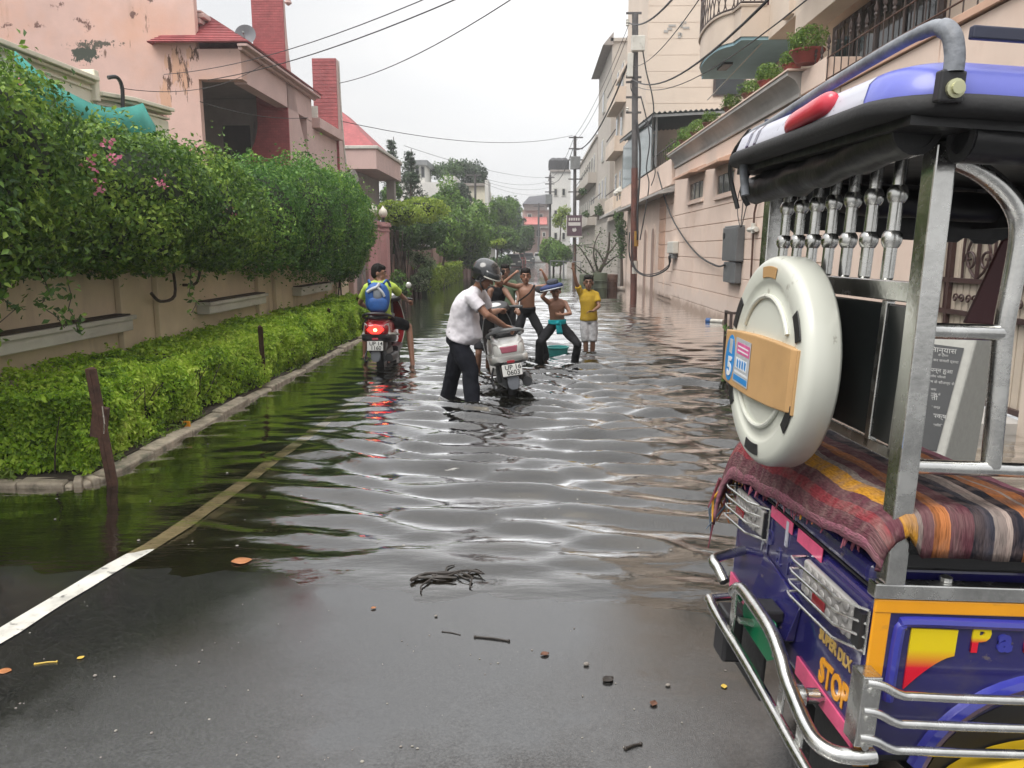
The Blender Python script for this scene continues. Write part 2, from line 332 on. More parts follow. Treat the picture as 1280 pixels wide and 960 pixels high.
    bs = N.new('ShaderNodeMapRange'); bs.inputs[1].default_value = 0.40; bs.inputs[2].default_value = 0.60; bs.inputs[3].default_value = 0.12; bs.inputs[4].default_value = 1.0; L.new(big.outputs[0], bs.inputs[0])
    bp = N.new('ShaderNodeBump'); bp.inputs['Distance'].default_value = 0.004; bm_ = N.new('ShaderNodeMath'); bm_.operation = 'MULTIPLY'; L.new(bs.outputs[0], bm_.inputs[0]); L.new(wr.outputs[0], bm_.inputs[1]); L.new(bm_.outputs[0], bp.inputs['Strength']); L.new(fine.outputs[0], bp.inputs['Height']); L.new(bp.outputs[0], p.inputs['Normal'])
    return m
ASPH = asphalt()
xs = np.concatenate([np.linspace(-60, -9, 18), np.linspace(-8.9, 8.9, 120), np.linspace(9, 60, 18)])
ys = np.concatenate([np.linspace(-12, 0, 20), np.linspace(0.08, 12, 150), np.linspace(12.4, 130, 120), np.linspace(140, 900, 12)])
grid_mesh('road', xs, ys, road_z, ASPH, 'structure')

# flood water: an uneven, rippled sheet over the dip in the road
W_T = []
rg = np.random.default_rng(11)
for i in range(58):
    lam = 0.13 * (8.0 ** (i / 57.0)); th = rg.normal(0, 0.30 if lam > 0.25 else 0.55); W_T.append((2 * math.pi / lam * math.sin(th), 2 * math.pi / lam * math.cos(th), rg.random() * 6.28, lam, rg.uniform(0.5, 1.3)))
def wave(X, Y, dy):
    Z = np.zeros_like(X)
    # gentle bending of the crests
    xb = X + 0.25 * np.sin(Y * 0.7 + 0.6 * X); yb = Y + 0.22 * np.sin(X * 0.9 + 0.5) + 0.10 * np.sin(X * 2.1 - Y * 0.6)
    for kx, ky, ph, lam, a in W_T:
        amp = a * 0.0092 * (lam / 0.30) ** 0.8 if lam < 0.30 else a * 0.0092 * (0.30 / lam) ** 0.85
        Z += amp * np.clip((lam / dy - 3.0) / 3.0, 0, 1) * np.sin(kx * xb + ky * yb + ph)
    env = 0.62 + 0.55 * np.sin(X * 0.55 + 1.1 + 0.3 * Y) * np.sin(Y * 0.47 - 0.8)
    side = np.clip(1 - (np.abs(X - 0.55) / 3.1) ** 2, 0.10, 1)           # calm along the kerb, lively in the middle of the road
    dep = np.clip(-road_z(X, Y) / 0.05, 0.0, 1) ** 0.8
    Z = Z * (0.75 + 0.35 * np.clip(env, 0, 1.3)) * side * dep
    for cx, cy, aa in ((-0.72, 8.25, 0.003), (-0.2, 8.5, 0.003), (-2.0, 10.9, 0.005), (0.15, 11.2, 0.004), (0.64, 11.5, 0.004), (0.91, 12.3, 0.004)):   # rings round legs and wheels
        r = np.hypot(X - cx, (Y - cy)); Z += aa * np.sin(r * 17.0) * np.exp(-r * 1.7) * np.clip((0.36 / dy - 3) / 3, 0, 1)
    D = 0.004 + 0.85 * np.maximum(-road_z(X, Y), 0); return D * np.tanh(Z / D)
def water_mat():
    m = bpy.data.materials.new('flood_water'); m.use_nodes = True; N, L = m.node_tree.nodes, m.node_tree.links; N.remove(N['Principled BSDF']); out = N['Material Output']
    tc = N.new('ShaderNodeTexCoord')
    at_ = N.new('ShaderNodeAttribute'); at_.attribute_name = 'depth'
    ex = N.new('ShaderNodeMath'); ex.operation = 'MULTIPLY'; ex.inputs[1].default_value = -4.5; L.new(at_.outputs['Fac'], ex.inputs[0])
    ep = N.new('ShaderNodeMath'); ep.operation = 'EXPONENT'; L.new(ex.outputs[0], ep.inputs[0])
    tr = N.new('ShaderNodeBsdfTransparent'); tr.inputs['Color'].default_value = (0.76, 0.68, 0.52, 1)
    df = N.new('ShaderNodeBsdfDiffuse'); df.inputs['Color'].default_value = (0.010, 0.0098, 0.0075, 1)
    m1 = N.new('ShaderNodeMixShader'); L.new(ep.outputs[0], m1.inputs[0]); L.new(df.outputs[0], m1.inputs[1]); L.new(tr.outputs[0], m1.inputs[2])
    nz = N.new('ShaderNodeTexNoise'); nz.inputs['Scale'].default_value = 13; nz.inputs['Detail'].default_value = 4; mp = N.new('ShaderNodeMapping'); mp.inputs['Scale'].default_value = (0.5, 1.5, 1); L.new(tc.outputs['Object'], mp.inputs[0]); L.new(mp.outputs[0], nz.inputs[0])
    bp = N.new('ShaderNodeBump'); bp.inputs['Strength'].default_value = 0.26; bp.inputs['Distance'].default_value = 0.012; L.new(nz.outputs[0], bp.inputs['Height'])
    fr = N.new('ShaderNodeFresnel'); fr.inputs['IOR'].default_value = 1.37; L.new(bp.outputs[0], fr.inputs['Normal'])
    fm = N.new('ShaderNodeMath'); fm.operation = 'MULTIPLY'; fm.inputs[1].default_value = 3.3; fm.use_clamp = True; fp = N.new('ShaderNodeMath'); fp.operation = 'POWER'; fp.inputs[1].default_value = 1.12; L.new(fr.outputs[0], fp.inputs[0]); L.new(fp.outputs[0], fm.inputs[0])
    gl = N.new('ShaderNodeBsdfGlossy'); gl.inputs['Roughness'].default_value = 0.025; gl.inputs['Color'].default_value = (1, 1, 1, 1); L.new(bp.outputs[0], gl.inputs['Normal'])
    m2 = N.new('ShaderNodeMixShader'); L.new(fm.outputs[0], m2.inputs[0]); L.new(m1.outputs[0], m2.inputs[1]); L.new(gl.outputs[0], m2.inputs[2]); L.new(m2.outputs[0], out.inputs['Surface'])
    return m
wys = [2.0]
while wys[-1] < 128: wys.append(wys[-1] + max(0.035, 0.0048 * wys[-1]))
wys = np.array(wys); wxs = np.arange(-9.0, 5.3, 0.055); dyv = np.maximum(0.05, 0.0048 * wys)[:, None]
wo, wv = grid_mesh('water', wxs, wys, lambda X, Y: wave(X, Y, np.broadcast_to(dyv, X.shape)), water_mat(), 'structure')
da = wo.data.attributes.new('depth', 'FLOAT', 'POINT'); da.data.foreach_set('value', np.clip(-road_z(wv[:, 0], wv[:, 1]), 0, 1).astype(np.float32))

# worn white edge line painted on the road
LINE_W = mat('road_paint', (0.56, 0.55, 0.50), rough=0.5, var=0.14, vscale=9, stain=[((0.16, 0.155, 0.145), 0.50, 0.70, (4, 4, 4), 0.7), ((0.06, 0.06, 0.06), 0.60, 0.66, (22, 22, 22), 0.8)], bump=0.15, bscale=120)
rows = []
for y in np.linspace(0.6, 60, 400):
    xc = -2.08 - 0.20 * max(0, (4.6 - y) / 2.0) ** 1.3 + 0.006 * math.sin(y * 5)
    rows.append([(xc + o, y, float(road_z(xc + o, y)) + 0.006) for o in (-0.055 - 0.004 * math.sin(y * 9), 0.0, 0.055 + 0.004 * math.sin(y * 13 + 1))])
lm = MB().sheet(rows).build('road_marking', LINE_W, kind='structure', smooth=True, recalc=False)

# planting bed along the left wall: soil and a kerb of cast blocks
KERB = mat('weathered_concrete', (0.37, 0.315, 0.24), rough=0.8, var=0.4, vscale=7, bump=0.5, bscale=35, stain=[((0.07, 0.085, 0.05), 0.52, 0.66, (6, 6, 9), 0.7)])
SOIL = mat('soil', (0.055, 0.042, 0.03), rough=0.95, var=0.4, vscale=12, bump=0.8, bscale=30)
MB().box2((-4.4, 5.08, -0.2), (-3.16, 16.4, 0.045)).build('planting_bed', SOIL, kind='structure')
kt = thing('kerb', 'low weathered concrete kerb round the foot of the clipped hedge', 'kerb', (-3.08, 9, 0))
kp = [(-4.35, 4.99), (-3.55, 4.99), (-3.22, 5.0)] + [(-3.22 + 0.2 * math.sin(a), 5.2 - 0.2 * math.cos(a)) for a in np.linspace(0.3, 1.57, 5)] + [(-3.02 - 0.006 * (y - 5.2), y) for y in np.arange(5.9, 16.6, 0.72)]
for i in range(len(kp) - 1):
    a, b = Vector((*kp[i], 0)), Vector((*kp[i + 1], 0)); t = (b - a).normalized(); nn = Vector((-t.y, t.x, 0))
    a = a + t * 0.004; b = b - t * 0.004; h = 0.034 + 0.014 * math.sin(i * 2.7); h2 = h + 0.006 * math.sin(i * 5.1)
    MB().hexa([a + Vector((0, 0, -0.2)), b + Vector((0, 0, -0.2)), b + nn * 0.13 + Vector((0, 0, -0.2)), a + nn * 0.13 + Vector((0, 0, -0.2))],
              [a + Vector((0, 0, h)), b + Vector((0, 0, h2)), b + nn * 0.13 + Vector((0, 0, h2 + 0.01)), a + nn * 0.13 + Vector((0, 0, h + 0.01))]).build('kerb_stone', KERB, kt, bevel=0.014)

# blades of grass and low weeds over the near kerb
_rg = np.random.default_rng(44); _n = 900; _t = _rg.random(_n); _gx = np.where(_t < .5, -4.3 + 1.2 * _t * 2, -3.12 - .06 * _rg.random(_n)); _gy = np.where(_t < .5, 5.03 + .08 * _rg.random(_n), 5.1 + 7 * ((_t - .5) * 2) ** 1.6)
KGRASS = leaf_mat('kerb_grass', [(.07, .12, .02), (.16, .25, .04), (.28, .36, .07)], .3)
_keep = np.array([noise.noise(Vector((a * 3, b * 2.2, .5))) > -.05 for a, b in zip(_gx, _gy)])
leaves('grass', np.stack([_gx, _gy, .05 + .05 * _rg.random(_n)], 1)[_keep], np.tile([.5, -.6, .3], (int(_keep.sum()), 1)), .07, KGRASS, None, aspect=.22)
# ------------------------------------------------------------------ left side of the street
CREAM = mat('cream_plaster', (0.71, 0.60, 0.43), rough=0.85, var=0.10, vscale=1.6, bump=0.12, bscale=60, stain=[((0.22, 0.17, 0.12), 0.56, 0.80, (2.5, 2.5, 0.5), 0.55)])
CREAM2 = mat('pale_cream_plaster', (0.72, 0.68, 0.56), rough=0.85, var=0.08, vscale=1.2, bump=0.1, stain=[((0.28, 0.25, 0.19), 0.58, 0.8, (2, 2, 0.6), 0.5)])
LEDGE = mat('grey_white_paint', (0.56, 0.55, 0.50), rough=0.7, var=0.10, vscale=3, stain=[((0.25, 0.23, 0.2), 0.55, 0.75, (6, 2, 8), 0.6)], bump=0.1)
PINKW = mat('weathered_pink_plaster', (0.63, 0.43, 0.375), rough=0.88, var=0.13, vscale=0.7, bump=0.2, bscale=30,
            stain=[((0.66, 0.36, 0.24), 0.50, 0.70, (0.5, 0.5, 0.5), 0.75), ((0.34, 0.21, 0.16), 0.60, 0.74, (1.1, 1.1, 0.35), 0.6), ((0.12, 0.06, 0.04), 0.655, 0.70, (3.5, 3.5, 0.9), 0.9)])
PINKW2 = mat('pink_plaster', (0.56, 0.40, 0.37), rough=0.85, var=0.10, vscale=1.0, bump=0.15, bscale=40, stain=[((0.3, 0.22, 0.2), 0.58, 0.8, (1.4, 1.4, 0.5), 0.5)])
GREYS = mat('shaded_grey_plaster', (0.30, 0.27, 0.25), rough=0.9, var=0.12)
MOSS = mat('dark_moss', (0.05, 0.06, 0.04), rough=0.95, var=0.4, vscale=20, bump=0.6)
def tile_mat(name, col, sc):
    m = mat(name, col, rough=0.7, var=0.2, vscale=2.5, bump=0.0); N, L = m.node_tree.nodes, m.node_tree.links; p = N['Principled BSDF']
    src = p.inputs['Base Color'].links[0].from_socket
    tc = N.new('ShaderNodeTexCoord'); g = N.new('ShaderNodeSeparateXYZ'); L.new(tc.outputs['Object'], g.inputs[0]); ad = N.new('ShaderNodeMath'); ad.operation = 'ADD'; L.new(g.outputs[0], ad.inputs[0]); L.new(g.outputs[1], ad.inputs[1])
    cb = N.new('ShaderNodeCombineXYZ'); L.new(ad.outputs[0], cb.inputs[0]); L.new(g.outputs[2], cb.inputs[1])
    b = N.new('ShaderNodeTexBrick'); b.inputs['Scale'].default_value = sc; b.inputs['Mortar Size'].default_value = 0.035; b.inputs['Mortar Smooth'].default_value = 0.3; b.inputs['Brick Width'].default_value = 0.62; b.inputs['Row Height'].default_value = 0.3
    b.inputs['Color1'].default_value = (1.08, 1.05, 1.05, 1); b.inputs['Color2'].default_value = (0.86, 0.86, 0.86, 1); b.inputs['Mortar'].default_value = (0.80, 0.79, 0.79, 1); L.new(cb.outputs[0], b.inputs['Vector'])
    mx = N.new('ShaderNodeMix'); mx.data_type = 'RGBA'; mx.blend_type = 'MULTIPLY'; mx.inputs[0].default_value = 1; L.new(src, mx.inputs[6]); L.new(b.outputs['Color'], mx.inputs[7]); L.new(mx.outputs[2], p.inputs['Base Color'])
    bp = N.new('ShaderNodeBump'); bp.inputs['Strength'].default_value = 0.35; bp.inputs['Distance'].default_value = 0.01; bp.invert = True; L.new(b.outputs['Fac'], bp.inputs['Height']); L.new(bp.outputs[0], p.inputs['Normal'])
    return m
TILE = tile_mat('red_roof_tile', (0.34, 0.085, 0.09), 5.0)

# boundary wall with pilasters and planter ledges
lw = thing('boundary_wall', 'cream plastered boundary wall with pale planter ledges behind the hedge', 'wall', (-4.3, 11.5, 0))
MB().box2((-4.3, 4.4, -0.3), (-4.55, 18.9, 1.5)).build('wall_body', CREAM, lw)
MB().box2((-4.24, 4.38, 1.5), (-4.6, 18.92, 1.6)).build('coping', CREAM, lw, bevel=0.015)
for y0, w in ((4.9, .45), (7.95, .24), (8.85, .45), (11.98, .24), (12.9, .45), (16.0, .24), (16.9, .45)):
    MB().box2((-4.235, y0 - w / 2, -0.3), (-4.297, y0 + w / 2, 1.498)).build('pilaster', CREAM, lw, bevel=0.008)
for y0, y1 in ((5.72, 7.84), (9.75, 11.88), (13.73, 15.86)):
    l = MB().box2((-4.13, y0, 0.80), (-4.298, y1, 0.91)).box2((-4.10, y0 - 0.03, 0.91), (-4.298, y1 + 0.03, 0.955)).build('planter_ledge', LEDGE, lw, bevel=0.008)
    MB().box2((-4.13, y0 + 0.04, 0.957), (-4.29, y1 - 0.04, 0.972)).build('soil', SOIL, l)
MB().box2((-4.18, 18.05, -0.3), (-4.52, 18.4, 1.75)).build('end_pillar', PINKW2, lw, bevel=0.02)

# clipped hedge
HEDGE = leaf_mat('hedge_leaf', [(0.06, 0.12, 0.018), (0.22, 0.39, 0.03), (0.43, 0.63, 0.055), (0.66, 0.80, 0.14)], 0.40)
CORE = mat('leaf_gap_shade', (0.022, 0.036, 0.014), rough=0.9, var=0.5, vscale=14, bump=1.0, bscale=25)  # near-black green: shade between leaves put into the colour of solid cores
hg = thing('clipped_hedge', 'long low clipped hedge with bright yellow green leaves beside the flooded road', 'hedge', (-3.7, 10.5, 0.05))
rg = np.random.default_rng(3)
def hedge_pts(n, x0, x1, y0, y1, z0, z1, rg, nf=0.5):
    k = int(n * nf); t = n - k
    # street face
    y = y0 + (y1 - y0) * rg.random(k) ** 1.25; z = z0 + (z1 - z0) * rg.random(k) ** 0.8
    bump = np.array([noise.noise(Vector((2.1, a * 1.7, b * 2.3))) * 0.13 + noise.noise(Vector((7.1, a * 4.7, b * 5.3))) * 0.07 for a, b in zip(y, z)])
    x = x1 + bump - 0.10 * rg.random(k) ** 2 - 0.10 * np.clip((z - z1 + 0.25) / 0.25, 0, 1) ** 2 - 0.10 * np.clip(0.22 - z, 0, 1)
    P1 = np.stack([x, y, z], 1); N1 = np.tile([1, 0, 0.45], (k, 1))
    y = y0 + (y1 - y0) * rg.random(t) ** 1.25; x = x0 + (x1 - x0) * rg.random(t)
    bump = np.array([noise.noise(Vector((a * 2.0, b * 1.4, 4.4))) * 0.10 + noise.noise(Vector((a * 5.0, b * 4.6, 1.4))) * 0.06 for a, b in zip(x, y)])
    z = z1 + bump - 0.09 * rg.random(t) ** 2 - 0.07 * np.clip((x - x1 + 0.2) / 0.2, 0, 1) ** 2 + 0.06 * (rg.random(t) > 0.985) * rg.random(t)
    P2 = np.stack([x, y, z], 1); N2 = np.tile([0.1, 0, 1], (t, 1))
    return np.concatenate([P1, P2]), np.concatenate([N1, N2])
P, Nn = hedge_pts(70000, -4.22, -3.16, 5.12, 16.3, 0.06, 0.63, rg, 0.52)
ke = 7000      # near end face
xe = -4.3 + 1.12 * rg.random(ke); ze = 0.06 + 0.57 * rg.random(ke); ye = 5.15 + np.array([noise.noise(Vector((a * 2, b * 2.2, 9.0))) * 0.14 for a, b in zip(xe, ze)]) + 0.1 * rg.random(ke) ** 2
P = np.concatenate([P, np.stack([xe, ye, ze], 1)]); Nn = np.concatenate([Nn, np.tile([0, -1, 0.4], (ke, 1))])
# ragged young shoots standing out of the clipped faces
_k = rg.integers(0, len(P), 420); _sh = [P]; _sn = [Nn]
for q in _k:
    m_ = rg.integers(5, 14); h_ = rg.uniform(.03, .11) * (1.0 if Nn[q][2] > .8 else .6); d_ = Nn[q] / np.linalg.norm(Nn[q]) + rg.normal(0, .25, 3)
    _sh.append(P[q] + d_ * (np.linspace(0, 1, m_) * h_)[:, None] + rg.normal(0, .010, (m_, 3))); _sn.append(np.tile(Nn[q], (m_, 1)))
P = np.concatenate(_sh); Nn = np.concatenate(_sn)
near = P[:, 1] < 9
_b = rg.random(int(near.sum())) < .35; leaves('foliage', P[near][_b], Nn[near][_b], 0.054, HEDGE, hg, aspect=0.55); leaves('foliage', P[near][~_b], Nn[near][~_b], 0.036, HEDGE, hg, aspect=0.62)
leaves('foliage', P[~near], Nn[~near], 0.052, HEDGE, hg, aspect=0.6)
MB().box2((-4.2, 5.34, 0.05), (-3.36, 16.2, 0.5)).build('shade_core', CORE, hg, bevel=0.08)  # added solid block, its dark colour stands for shade inside the hedge
tw = MB()
for i in range(60):
    y = random.uniform(5.2, 9.5); tw.tube([(-3.4, y, 0.04), (-3.3 + random.uniform(-.05, .1), y + random.uniform(-.1, .1), 0.25), (-3.2 + random.uniform(-.05, .08), y + random.uniform(-.2, .2), 0.5)], [0.007, 0.005, 0.003], 5)
tw.build('stem', BARK, hg, kind='stuff')

# rusty posts along the kerb, a yellow marker
POSTL = ['tall leaning rusty post at the near corner of the hedge', 'second rusty post from the near corner against the hedge', 'third rusty post from the near corner half hidden in the hedge', 'thin far rusty post near the red scooter at the hedge end']
for i, (a, b, w) in enumerate(((at(140, 607, z=-0.03), at(112, 460, y=5.12), .072), (at(330, 488, z=-0.05), at(324, 408, y=8.6), .055), (at(414, 437, z=-0.05), at(410, 386, y=12.1), .05), (at(449, 412, z=-0.05), at(446, 372, y=15.4), .05))):
    p = thing('hedge_post', POSTL[i], 'post', a, group='rusty posts along the hedge')
    m = a.lerp(b, 0.55)
    MB().bar(a, b, w, w * 0.45, (1, 0, 0)).bar(a + Vector((w * .4, -w * .3, 0)), b + Vector((w * .4, -w * .3, 0)), w * .25, w * .8, (1, 0, 0)).build('angle_iron', RUST, p, bevel=0.004)
    if i == 0: MB().box(m, (0.10, 0.05, 0.22), Matrix.Rotation(0.2, 3, 'Y')).build('gusset_plate', RUST, p, bevel=0.004); MB().tube([m + Vector((.05, -.04, .12)), m + Vector((.06, -.05, 0)), m + Vector((.05, -.05, -.07))], 0.004, 5).build('tie_wire', STEEL, p)
YEL = mat('amber_plastic', (0.75, 0.30, 0.02), rough=0.35, var=0.1)
mk = thing('kerb_marker', 'small square amber marker on a peg at the hedge foot', 'marker', at(233, 541, z=0.04))
c = at(233, 532, y=6.75); MB().box(c, (0.075, 0.02, 0.085)).build('reflector', YEL, mk, bevel=0.008); MB().bar((c.x, c.y + .015, 0.0), (c.x, c.y + .015, c.z), .015, .015, (0, 1, 0)).build('peg', RUST, mk)

# bougainvillea spilling over the wall
BOUG = leaf_mat('bougainvillea_leaf', [(0.022, 0.058, 0.016), (0.065, 0.145, 0.026), (0.16, 0.285, 0.04), (0.38, 0.52, 0.09)], 0.33)
BOUG2 = leaf_mat('clipped_creeper_leaf', [(0.025, 0.07, 0.018), (0.06, 0.16, 0.03), (0.12, 0.265, 0.045), (0.28, 0.45, 0.08)], 0.33)
PETAL = leaf_mat('pink_bract', [(0.55, 0.10, 0.22), (0.65, 0.20, 0.30), (0.70, 0.32, 0.38)], 0.35)
def creeper(label, blobs, dens, size, m, seed, flowers=(), stems=(), vines=()):
    c0 = Vector(blobs[0][0]); t = thing('bougainvillea', label, 'climbing plant', (c0.x, c0.y, 1.5), group='flowering creepers grown over the left wall')
    P, Nn = blob_points(blobs, dens, 0.22, seed, 0.20, 2.3)
    P2, N2 = blob_points([(c, [q * 1.03 for q in r]) for c, r in blobs], dens * 0.10, 0.05, seed + 5, 0.34, 3.4)      # stray shoots
    P = np.concatenate([P, P2]); Nn = np.concatenate([Nn, N2]); k = P[:, 0] > -5.1
    leaves('foliage', P[k], Nn[k], size, m, t)
    co = MB()
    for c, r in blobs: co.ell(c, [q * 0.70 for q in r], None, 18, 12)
    co.build('shade_core', CORE, t, smooth=True, angle=180)  # added lumps behind the leaves, coloured dark as the shade in the gaps
    st = MB()
    for q in stems: MB().tube(spline(q, 4), 0.018, 6).build('stem', BARK, t, smooth=True)
    for q in vines:
        p = Vector(q); pts = [p + Vector((0.02 * math.sin(i * 1.3 + p.y), 0.05 * i * random.uniform(-.5, 1), -0.09 * i)) for i in range(6)]; st.tube(pts, 0.004, 5)
        L = np.array([list(a + Vector((random.gauss(0, .03), random.gauss(0, .03), random.gauss(0, .03)))) for a in pts for _ in range(7)]); leaves('hanging_shoot', L, np.tile([1, -0.5, 0.3], (len(L), 1)), size * 1.1, m, t)
    if st.v: st.build('trailing_stem', BARK, t, smooth=True, kind='stuff')
    for f in flowers:
        n = 15; L = np.array([list(f + Vector((random.gauss(0, .035), random.gauss(0, .035), random.gauss(0, .03)))) for _ in range(n)]); leaves('flower_cluster', L, np.tile([0.7, -0.7, 0.4], (n, 1)), 0.036, PETAL, t, aspect=0.8, kind='stuff')
    return t
fl = lambda pts: [at(px, py, x=x) for px, py, x in pts]
creeper('dark leafy creeper at the left edge trailing shoots down the cream wall', [((-4.0, 4.5, 2.26), (.62, 1.1, .82)), ((-3.85, 5.4, 2.30), (.6, .72, .66)), ((-3.95, 6.0, 1.95), (.55, .6, .55)), ((-4.5, 5.2, 2.34), (.5, 1.0, .36)), ((-3.85, 4.9, 1.8), (.6, .95, .5)), ((-4.2, 6.5, 2.28), (.5, .8, .32))],
        1500, 0.056, BOUG, 21, fl([(113, 207, -3.3), (120, 232, -3.35), (25, 105, -3.9)]), [[(-4.25, 5.4, .3), (-4.2, 5.6, .9), (-4.1, 5.5, 1.5)]], [(-3.45, 5.35, 1.5), (-3.5, 5.75, 1.45), (-3.45, 4.9, 1.5)])
creeper('broad middle creeper with scattered pink flowers above the planter ledges', [((-3.85, 7.4, 2.10), (.66, 1.0, .66)), ((-3.75, 8.5, 2.05), (.68, 1.0, .66)), ((-3.9, 9.6, 1.95), (.62, .95, .60)), ((-4.3, 7.2, 2.38), (.6, 1.0, .36)), ((-4.25, 8.6, 2.28), (.6, 1.0, .36)), ((-4.25, 9.9, 2.2), (.6, .8, .35)), ((-3.75, 7.2, 1.78), (.5, .7, .40))],
        1500, 0.056, BOUG, 31, fl([(145, 197, -3.3), (278, 257, -3.3), (286, 268, -3.3), (281, 278, -3.35), (250, 190, -3.9), (135, 178, -3.5), (200, 230, -3.2)]), [[(-4.2, 8.4, 1.15), (-4.15, 8.5, 1.05), (-4.1, 8.75, 1.1), (-4.12, 8.8, 1.4)], [(-4.2, 9.2, 1.2), (-4.12, 9.4, 1.22), (-4.1, 9.55, 1.5)]], [(-3.4, 7.6, 1.45)])
creeper('smooth rounded dense creeper nearest the pink gate pillars', [((-3.95, 11.3, 2.1), (.62, 1.2, .80)), ((-3.8, 12.8, 2.15), (.66, 1.4, .92)), ((-3.85, 14.4, 2.15), (.66, 1.5, .98)), ((-3.9, 15.9, 2.1), (.62, 1.2, .95)), ((-4.4, 12.2, 2.42), (.7, 1.8, .45)), ((-4.4, 14.8, 2.6), (.7, 1.5, .5)), ((-4.0, 17.0, 2.0), (.5, .8, .85)), ((-4.1, 16.6, 1.35), (.38, .5, .45))],
        1050, 0.058, BOUG2, 41, fl([(246, 187, -4.2), (262, 192, -4.1)]), [[(-4.2, 16.5, .4), (-4.15, 16.6, 1.0), (-4.1, 16.5, 1.5)], [(-4.2, 16.9, .4), (-4.2, 16.8, 1.3)]], [])

# teal shade net strung behind the creepers
TEAL = mat('teal_shade_net', (0.04, 0.28, 0.235), rough=0.8, var=0.12, vscale=2.5, bump=0.15, bscale=150)
sn = MB(); rows = []
for px, py, py2 in ((18, 64, 100), (50, 92, 130), (80, 113, 150), (110, 128, 160), (130, 134, 165), (150, 135, 170), (165, 133, 172), (178, 129, 176), (186, 145, 180), (194, 158, 184)):
    rows.append([at(px, py, x=-5.02), at(px, (py + py2) / 2, x=-4.95), at(px, py2 + 14, x=-5.0)])
sn.sheet(rows); so = sn.build('shade_net', TEAL, smooth=True); m = so.modifiers.new('thick', 'SOLIDIFY'); m.thickness = 0.008
tag(so, 'teal shade net strung up between the creepers and the cream house', 'shade net')

# low cream house next to the wall
ch = thing('cream_house', 'low cream house with moulded parapet stepping down behind the creepers', 'house', (-6.5, 7.0, 0))
def parapet(pts, t=0.3):
    for i in range(len(pts) - 1):
        (y0, z0), (y1, z1) = pts[i], pts[i + 1]
        for dz, ex, hh in ((0.0, .10, .05), (-.055, .055, .035), (-.13, .02, .03)):
            MB().hexa([(-5.2 + ex, y0, z0 + dz - hh), (-5.2 + ex, y1, z1 + dz - hh), (-5.2 - t, y1, z1 + dz - hh), (-5.2 - t, y0, z0 + dz - hh)], [(-5.2 + ex, y0, z0 + dz), (-5.2 + ex, y1, z1 + dz), (-5.2 - t, y1, z1 + dz), (-5.2 - t, y0, z0 + dz)]).build('moulding', CREAM2, ch, bevel=0.008)
MB().box2((-5.2, 2.0, 0), (-9.5, 9.42, 3.53)).build('wall', CREAM2, ch)
MB().box2((-5.2, 9.425, 0), (-9.5, 11.3, 3.42)).build('wall', CREAM2, ch)
parapet([(2.0, 3.62), (9.4, 3.62)]); parapet([(9.44, 3.47), (10.25, 3.55)]); parapet([(10.26, 3.55), (11.32, 3.60)])
MB().box2((-5.14, 9.36, 3.35), (-5.5, 9.46, 3.7)).build('step_cap', CREAM2, ch, bevel=0.01)
MB().tube(spline([(-5.12, 9.62, 3.66), (-5.06, 9.72, 3.68), (-5.04, 9.78, 3.55), (-5.06, 9.76, 3.2)], 4), 0.025, 8).build('drain_pipe', BLACKP, ch, smooth=True)
MB().box2((-5.55, 2.0, 3.54), (-9.4, 9.3, 3.58)).build('roof', GREYS, ch)

# pink house with the tiled fins
ph = thing('pink_house', 'weathered pink house with red tiled hip roof and two tall red fins', 'house', (-9.0, 19.0, 0))
YF = 16.8
MB().box2((-15.5, YF, 0), (-7.02, YF + 0.16, 9.4)).build('front_wall', PINKW, ph)
MB().box2((-7.019, YF, 5.14), (-6.1, YF + 0.3, 5.74)).build('porch_beam', PINKW, ph)
MB().box2((-6.38, YF + 0.305, 5.10), (-6.1, 22.0, 5.74)).build('side_beam', PINKW2, ph)
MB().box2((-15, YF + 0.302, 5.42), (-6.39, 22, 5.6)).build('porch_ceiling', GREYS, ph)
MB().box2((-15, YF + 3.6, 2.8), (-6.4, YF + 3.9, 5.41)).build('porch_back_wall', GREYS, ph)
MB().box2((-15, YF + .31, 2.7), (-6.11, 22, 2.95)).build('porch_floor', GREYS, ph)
dr = MB().box2((-7.95, YF + 3.52, 2.96), (-7.25, YF + 3.59, 4.75)).build('door', mat('dark_wood', (0.035, 0.025, 0.02), rough=0.6, var=0.3), ph); MB().box2((-8.03, YF + 3.54, 2.96), (-7.17, YF + 3.597, 4.84)).build('door_frame', GREYS, dr)
MB().box2((-6.75, 21.5, 0), (-6.11, 22.0, 5.09)).build('porch_pillar', PINKW2, ph)
MB().box2((-6.6, 22.01, 0), (-6.15, 25.2, 4.95)).build('side_wall', PINKW2, ph)
# roof over the porch: hip with courses of tiles
def slope_tiles(a0, a1, b0, b1, n, name):       # a: eave edge, b: upper edge; a stepped tile plane
    a0, a1, b0, b1 = map(Vector, (a0, a1, b0, b1)); mb = MB(); nn = (a1 - a0).cross(b0 - a0).normalized(); nn = nn if nn.z > 0 else -nn
    for i in range(n):
        s0, s1 = i / n, (i + 1) / n; p = a0.lerp(b0, s0); q = a1.lerp(b1, s0); r = a1.lerp(b1, s1); s = a0.lerp(b0, s1)
        mb.add([p - nn * .02, q - nn * .02, r - nn * .02, s - nn * .02, p + nn * .020, q + nn * .020, r + nn * .004, s + nn * .004], [(0, 3, 2, 1), (4, 5, 6, 7), (0, 1, 5, 4), (1, 2, 6, 5), (2, 3, 7, 6), (3, 0, 4, 7)])
    return mb.build(name, TILE, ph, kind='stuff', recalc=False)
EX, EZ = -5.86, 5.83
slope_tiles((-7.95, YF - .22, EZ), (EX, YF - .22, EZ), (-7.06, YF + .75, 6.60), (-7.04, YF + .75, 6.60), 16, 'tile_courses')
